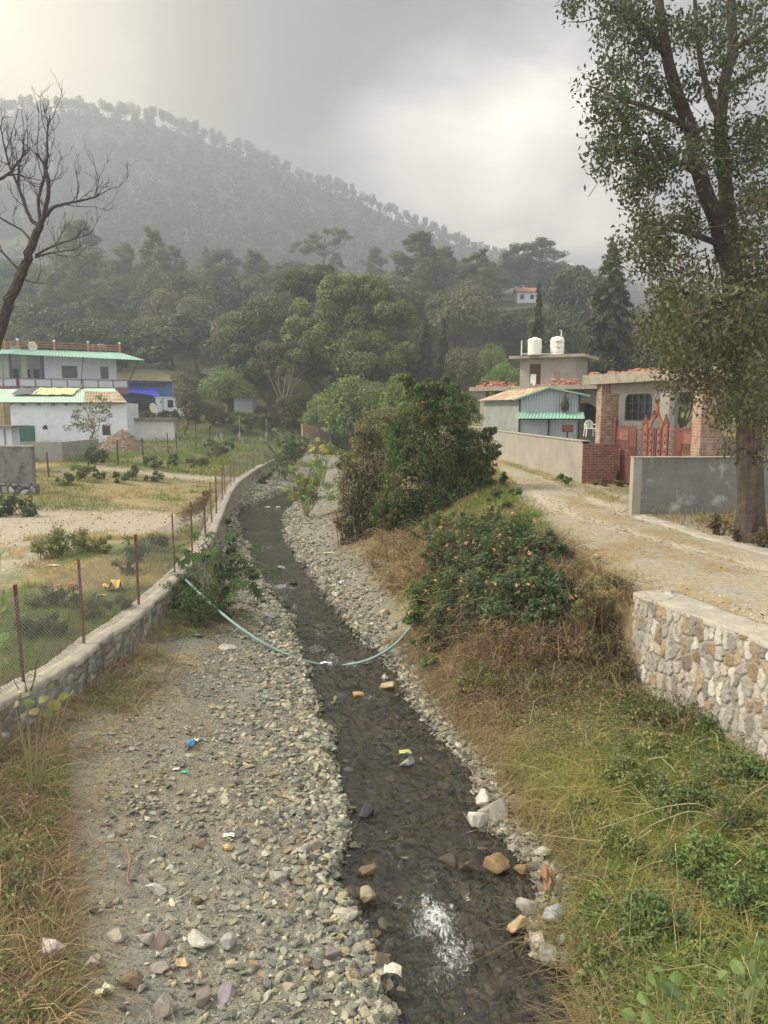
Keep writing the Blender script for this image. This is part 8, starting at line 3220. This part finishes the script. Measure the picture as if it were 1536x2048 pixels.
BL = [(.13, .18, .055), (.16, .21, .07), (.11, .16, .05)]
broadleaf('broad light green leaves at the bottom edge of the grassy bank', 4.75, [(1310, 1960, 1), (1345, 1985, 1.1), (1290, 2000, 1), (1330, 2020, 1.1), (1370, 2010, 1), (1300, 2040, 1.1), (1270, 1975, .8), (1350, 1950, .8), (1385, 1980, .8), (1320, 1935, .7), (1340, 2045, 1), (1260, 2030, .9)], .075, 81, BL, (1330, 2040))
broadleaf('tall light green leaves near the bottom corner of the grassy bank', 4.75, [(1490, 1900, 1), (1470, 1930, 1), (1510, 1930, 1), (1480, 1960, 1.1), (1520, 1960, 1), (1450, 1950, .8), (1500, 1990, 1), (1440, 1980, .8), (1520, 1890, .7), (1465, 2000, 1)], .07, 82, BL, (1485, 2030))
broadleaf('rounded yellowish leaves on a spray in front of the low wall', 8.2, [(35, 1390, 1), (60, 1405, 1.1), (85, 1395, 1.1), (105, 1410, 1.2), (125, 1395, 1), (140, 1388, .8), (70, 1420, .9), (95, 1425, 1), (50, 1380, .8), (100, 1375, .8), (30, 1410, .8)], .085, 83, [(.17, .17, .06), (.13, .15, .05), (.22, .20, .08)], (60, 1480))
broadleaf('few pale green leaves reaching in at the edge beside the fence', 7.6, [(2, 1105, .9), (6, 1180, 1.1), (2, 1205, .9), (10, 1220, .8), (8, 1275, 1.1), (2, 1290, .8), (-20, 1240, 1), (-25, 1150, 1)], .08, 84, [(.13, .18, .055), (.11, .16, .05)], (-45, 1330))
# arching bramble stems with small leaves
rr = np.random.default_rng(95)
T = None
sq, lq = QB(4), QB(4)
root = gp(1460, 1665)
for ends in ([(1460, 1640), (1400, 1605), (1330, 1612), (1250, 1640), (1190, 1660)], [(1460, 1640), (1410, 1640), (1350, 1675), (1300, 1720)], [(1460, 1640), (1430, 1665), (1390, 1720), (1370, 1770)], [(1460, 1640), (1500, 1590), (1550, 1560)], [(1460, 1640), (1490, 1660), (1515, 1710)], [(1450, 1620), (1440, 1590), (1428, 1580)], [(1455, 1625), (1462, 1590), (1470, 1570)], [(1455, 1640), (1380, 1620), (1300, 1650), (1240, 1700)]):
    A = np.array([P(px, py, root[1] - .25 - .02 * i) for i, (px, py) in enumerate(ends)])
    tt = np.linspace(0, len(A) - 1, 16)
    pp = np.stack([np.interp(tt, np.arange(len(A)), A[:, i]) for i in range(3)], 1)
    pp[1:-1] = (pp[:-2] + pp[2:] + 2 * pp[1:-1]) / 4
    sq.tube(pp, np.linspace(.008, .003, 16), (.30, .25, .13), 4)
    k = np.repeat(np.arange(16), 7)
    C = pp[k] + rr.normal(size=(len(k), 3)) * .03 + np.array([0, 0, -.01])
    V, Fq = leaf_quads(C, unit(rr.normal(size=(len(k), 3)) * .6 + np.array([0, -.4, .6])), .045 * (.6 + .8 * rr.random(len(k))), np.full(len(k), .02), rr, .8)
    lq.add(V, Fq, np.array([(.13, .17, .06), (.17, .17, .08)])[rr.integers(0, 2, len(k))])
T = thing('bramble_plant', 'arching thin stems with small leaves over the grass below the stone wall', 'plant', root)
sq.build('plant_stems', m_twig, T)  # arching stems without their leaves
lq.build('leaves', m_leaf, T)
# tall dead stalks near walls
def stalks(label, items, seed, rad=.006, colr=(.13, .085, .055)):
    rr = np.random.default_rng(seed)
    q = QB(4)
    b0 = None
    for (x0, y0), (x1, y1) in items:
        g = gp(x0, y0)
        if b0 is None:
            b0 = g
        tip = P(x1, y1, g[1] + rr.normal() * .1)
        mid = (g + tip) / 2 + rr.normal(size=3) * .02
        q.tube(np.array([g - np.array([0, 0, .03]), mid, tip]), np.array([rad, rad * .8, rad * .5]), colr, 5)
        for j in range(4):
            c = g + (tip - g) * rr.uniform(.4, .95)
            q.tube(np.array([c, c + rr.normal(size=3) * np.array([.1, .1, .06]) + np.array([0, 0, .08])]), np.array([rad * .5, rad * .3]), colr, 3)
    tag(q.build('dead_plant', m_twig, None, b0), label, 'dead plant')


stalks('dark dead stalks leaning crosswise in front of the stone wall', [((1355, 1440), (1345, 1310)), ((1300, 1420), (1352, 1318)), ((1352, 1420), (1312, 1335)), ((1233, 1390), (1236, 1190)), ((1340, 1390), (1395, 1360))], 1)
stalks('thin dead stalks against the low wall near the gravel', [((160, 1385), (168, 1335)), ((172, 1380), (176, 1320)), ((190, 1360), (205, 1300)), ((205, 1345), (210, 1285)), ((240, 1330), (225, 1265)), ((250, 1345), (245, 1290)), ((262, 1310), (275, 1270)), ((310, 1320), (325, 1235)), ((290, 1360), (280, 1340)), ((330, 1350), (350, 1310)), ((305, 1375), (287, 1345)), ((322, 1370), (375, 1265))], 2, .007)
stalks('few long dead stems standing by the low wall at the edge', [((50, 1410), (22, 1330)), ((55, 1400), (75, 1320)), ((60, 1400), (72, 1330)), ((58, 1405), (45, 1340))], 3, .008)
stalks('pale upright cane in the withered bush', [((1082, 1318), (1084, 1272))], 4, .012, (.50, .42, .28))
stalks('long pale stick lying across the grass below the flowering bushes', [((1030, 1460), (1140, 1440)), ((1060, 1460), (1138, 1442))], 5, .009, (.26, .18, .11))
stalks('slanting pale sticks on the grass at the bottom of the bank', [((1290, 1925), (1205, 1873)), ((1300, 1935), (1215, 1882)), ((1262, 1925), (1240, 1880))], 6, .006, (.34, .24, .15))
# withered creeper on the top of the fence
rr = np.random.default_rng(97)
n = 1500
y = 18.5 + 6.0 * rr.random(n) ** .8
x = xW(y) - .2 + rr.normal(size=n) * .05
z = WTOP + 1.38 - np.abs(rr.normal(size=n)) * .22 * (.4 + .8 * vn(y, 0 * y, .8, 3))
C = np.stack([x, y, z], 1)
V, Fq = leaf_quads(C, unit(rr.normal(size=C.shape)), .07 * (.5 + rr.random(n)), np.full(n, .025), rr, .6)
q = QB(4).add(V, Fq, np.array([(.20, .14, .09), (.16, .11, .07), (.24, .18, .11)])[rr.integers(0, 3, n)])
for i in range(90):
    a = C[rr.integers(n)]
    q.tube(np.array([a, a + np.array([0, rr.normal() * .5, rr.normal() * .12]), a + np.array([0, rr.normal() * .9, rr.normal() * .1])]), np.array([.005, .005, .003]), (.17, .12, .08), 3)
tag(q.build('withered_creeper', m_grass, None, C[0]), 'withered brown creeper trailing along the top of the wire fence', 'creeper')

# ---- heaps, sapling and net by the white house
def heap(name, label, px, py, w_, h_, Y, matl, pal, seed, n=500):
    rr = np.random.default_rng(seed)
    c = P(px, py, Y)
    c[2] = gz1(c[0], Y)
    a, H = w_ / F * Y / 2, h_ / F * Y
    k = 28
    V, Fs = [], []
    for j in range(k):
        for i in range(k):
            u, v = i / (k - 1) * 2 - 1, j / (k - 1) * 2 - 1
            d = min(1, math.hypot(u, v))
            zz_ = H * (1 - d) ** .8 * (.75 + .5 * float(fbm(u * 3, v * 3, 1, seed))) - .15
            V.append((c[0] + u * a, c[1] + v * a * .8, c[2] + zz_))
    T = thing(name, label, 'heap', c)
    b = MB()
    b.add(V, [(j * k + i, j * k + i + 1, (j + 1) * k + i + 1, (j + 1) * k + i) for j in range(k - 1) for i in range(k - 1)], 0, True)
    b.build('mound', matl, T)
    if n:
        q = QB(3)
        m_ = np.array(V)
        s = rr.integers(0, len(m_), n)
        x, y = m_[s, 0] + rr.normal(size=n) * .1, m_[s, 1] + rr.normal(size=n) * .1
        scatter_stones(q, x, y, .05 + .16 * rr.random(n) ** 2, CHIPS, np.array(pal), np.ones(len(pal)), z=m_[s, 2] + .03, sink=.0, tilt=.7)
        o = q.build('rubble', m_stone, T)
        o['kind'] = 'stuff'


heap('rubble_heap', 'brown heap of rubble and earth in front of the whitewashed house', 245, 905, 104, 46, 58, M_plain('rubble_earth', (.21, .145, .095), (.15, .105, .07), scale=3, rough=.95), [(.27, .19, .13), (.33, .26, .2), (.2, .13, .09), (.38, .32, .26)], 5, 900)
heap('sand_heap', 'pale sand heap beside the grey enclosure wall', 150, 912, 60, 16, 56, M_plain('sand', (.46, .40, .30), (.40, .34, .25), rough=.95), None, 6, 0)
heap('soil_ridge', 'low brown ridge of dug earth beyond the rubble heap', 320, 908, 70, 9, 60, M_plain('dug_earth', (.17, .12, .08), (.13, .09, .06), rough=.95), [(.2, .14, .1), (.3, .25, .2)], 7, 150)
heap('brick_heap', 'little heap of broken orange bricks in the field behind the fence', 128, 1170, 54, 9, gp(128, 1172)[1], M_plain('brick_dust', (.30, .17, .10), (.25, .14, .08), rough=.95), [(.45, .19, .10), (.38, .16, .09)], 8, 60)
rr = np.random.default_rng(98)
b0 = P(186, 905, 62)
b0[2] = gz1(b0[0], 62)
T = thing('sapling', 'thin half-bare sapling in front of the whitewashed house', 'tree', b0)
q, cs = QB(4), []
for px, py in ((150, 820), (165, 835), (178, 812), (192, 800), (205, 815), (215, 830), (160, 850), (172, 860), (200, 850), (210, 800), (188, 830), (145, 845)):
    c = P(px, py, 62 + rr.normal() * .5)
    f = P(186, 868 - rr.random() * 20, 62)
    limb(q, f, c, .05, .015, (.24, .19, .13), rr, n=4, wob=.08)
    cs += [c + rr.normal(size=3) * .3 for _ in range(3)]
limb(q, b0 - np.array([0, 0, .3]), P(186, 850, 62), .10, .06, (.24, .19, .13), rr)
for py in (880, 890, 870, 895):
    cs.append(P(184 + rr.normal() * 6, py, 61.8))
q.build('trunk', m_bark, T)
clump_leaves(cs, .42, 26, .20, .11, rr, [(.13, .14, .06), (.10, .12, .05), (.16, .14, .08)], fill=.1).build('crown', m_leaf, T)
n, k = 12, 6
V = []
for j in range(k):
    for i in range(n):
        u, v = i / (n - 1), j / (k - 1)
        p = P(202 + 34 * u ** 1.3 + 3 * v, 905 + 28 * u + 4 * v, 56 - 1.2 * v)
        p[2] = max(p[2], gz1(p[0], p[1]) + .03) + .12 * float(vn(u * 5, v * 4, 1, 7))
        V.append(p)
b = MB()
b.add(V, [(j * n + i, j * n + i + 1, (j + 1) * n + i + 1, (j + 1) * n + i) for j in range(k - 1) for i in range(n - 1)], 0, True)
tag(b.build('shade_net', M_plain('green_net', (.03, .09, .07), (.02, .07, .055), rough=.8), None, V[0]), 'dark green netting trailing off the bush beside the rubble heap', 'netting')
# wooden poles leaning near the shed
q = QB(4)
for i in range(8):
    p = gp(355 + i * 4, 860)
    q.tube(np.array([p + np.array([0, 0, .1]), p + np.array([rr.uniform(-1.5, 1.5), rr.uniform(-.5, .5), rr.uniform(.4, 1.2)])]), np.array([.06, .05]), (.17, .13, .09), 5)
tag(q.build('brushwood_pile', m_twig, None, gp(360, 860)), 'pile of leaning poles and brushwood beside the stained flat-roofed shed', 'wood pile')
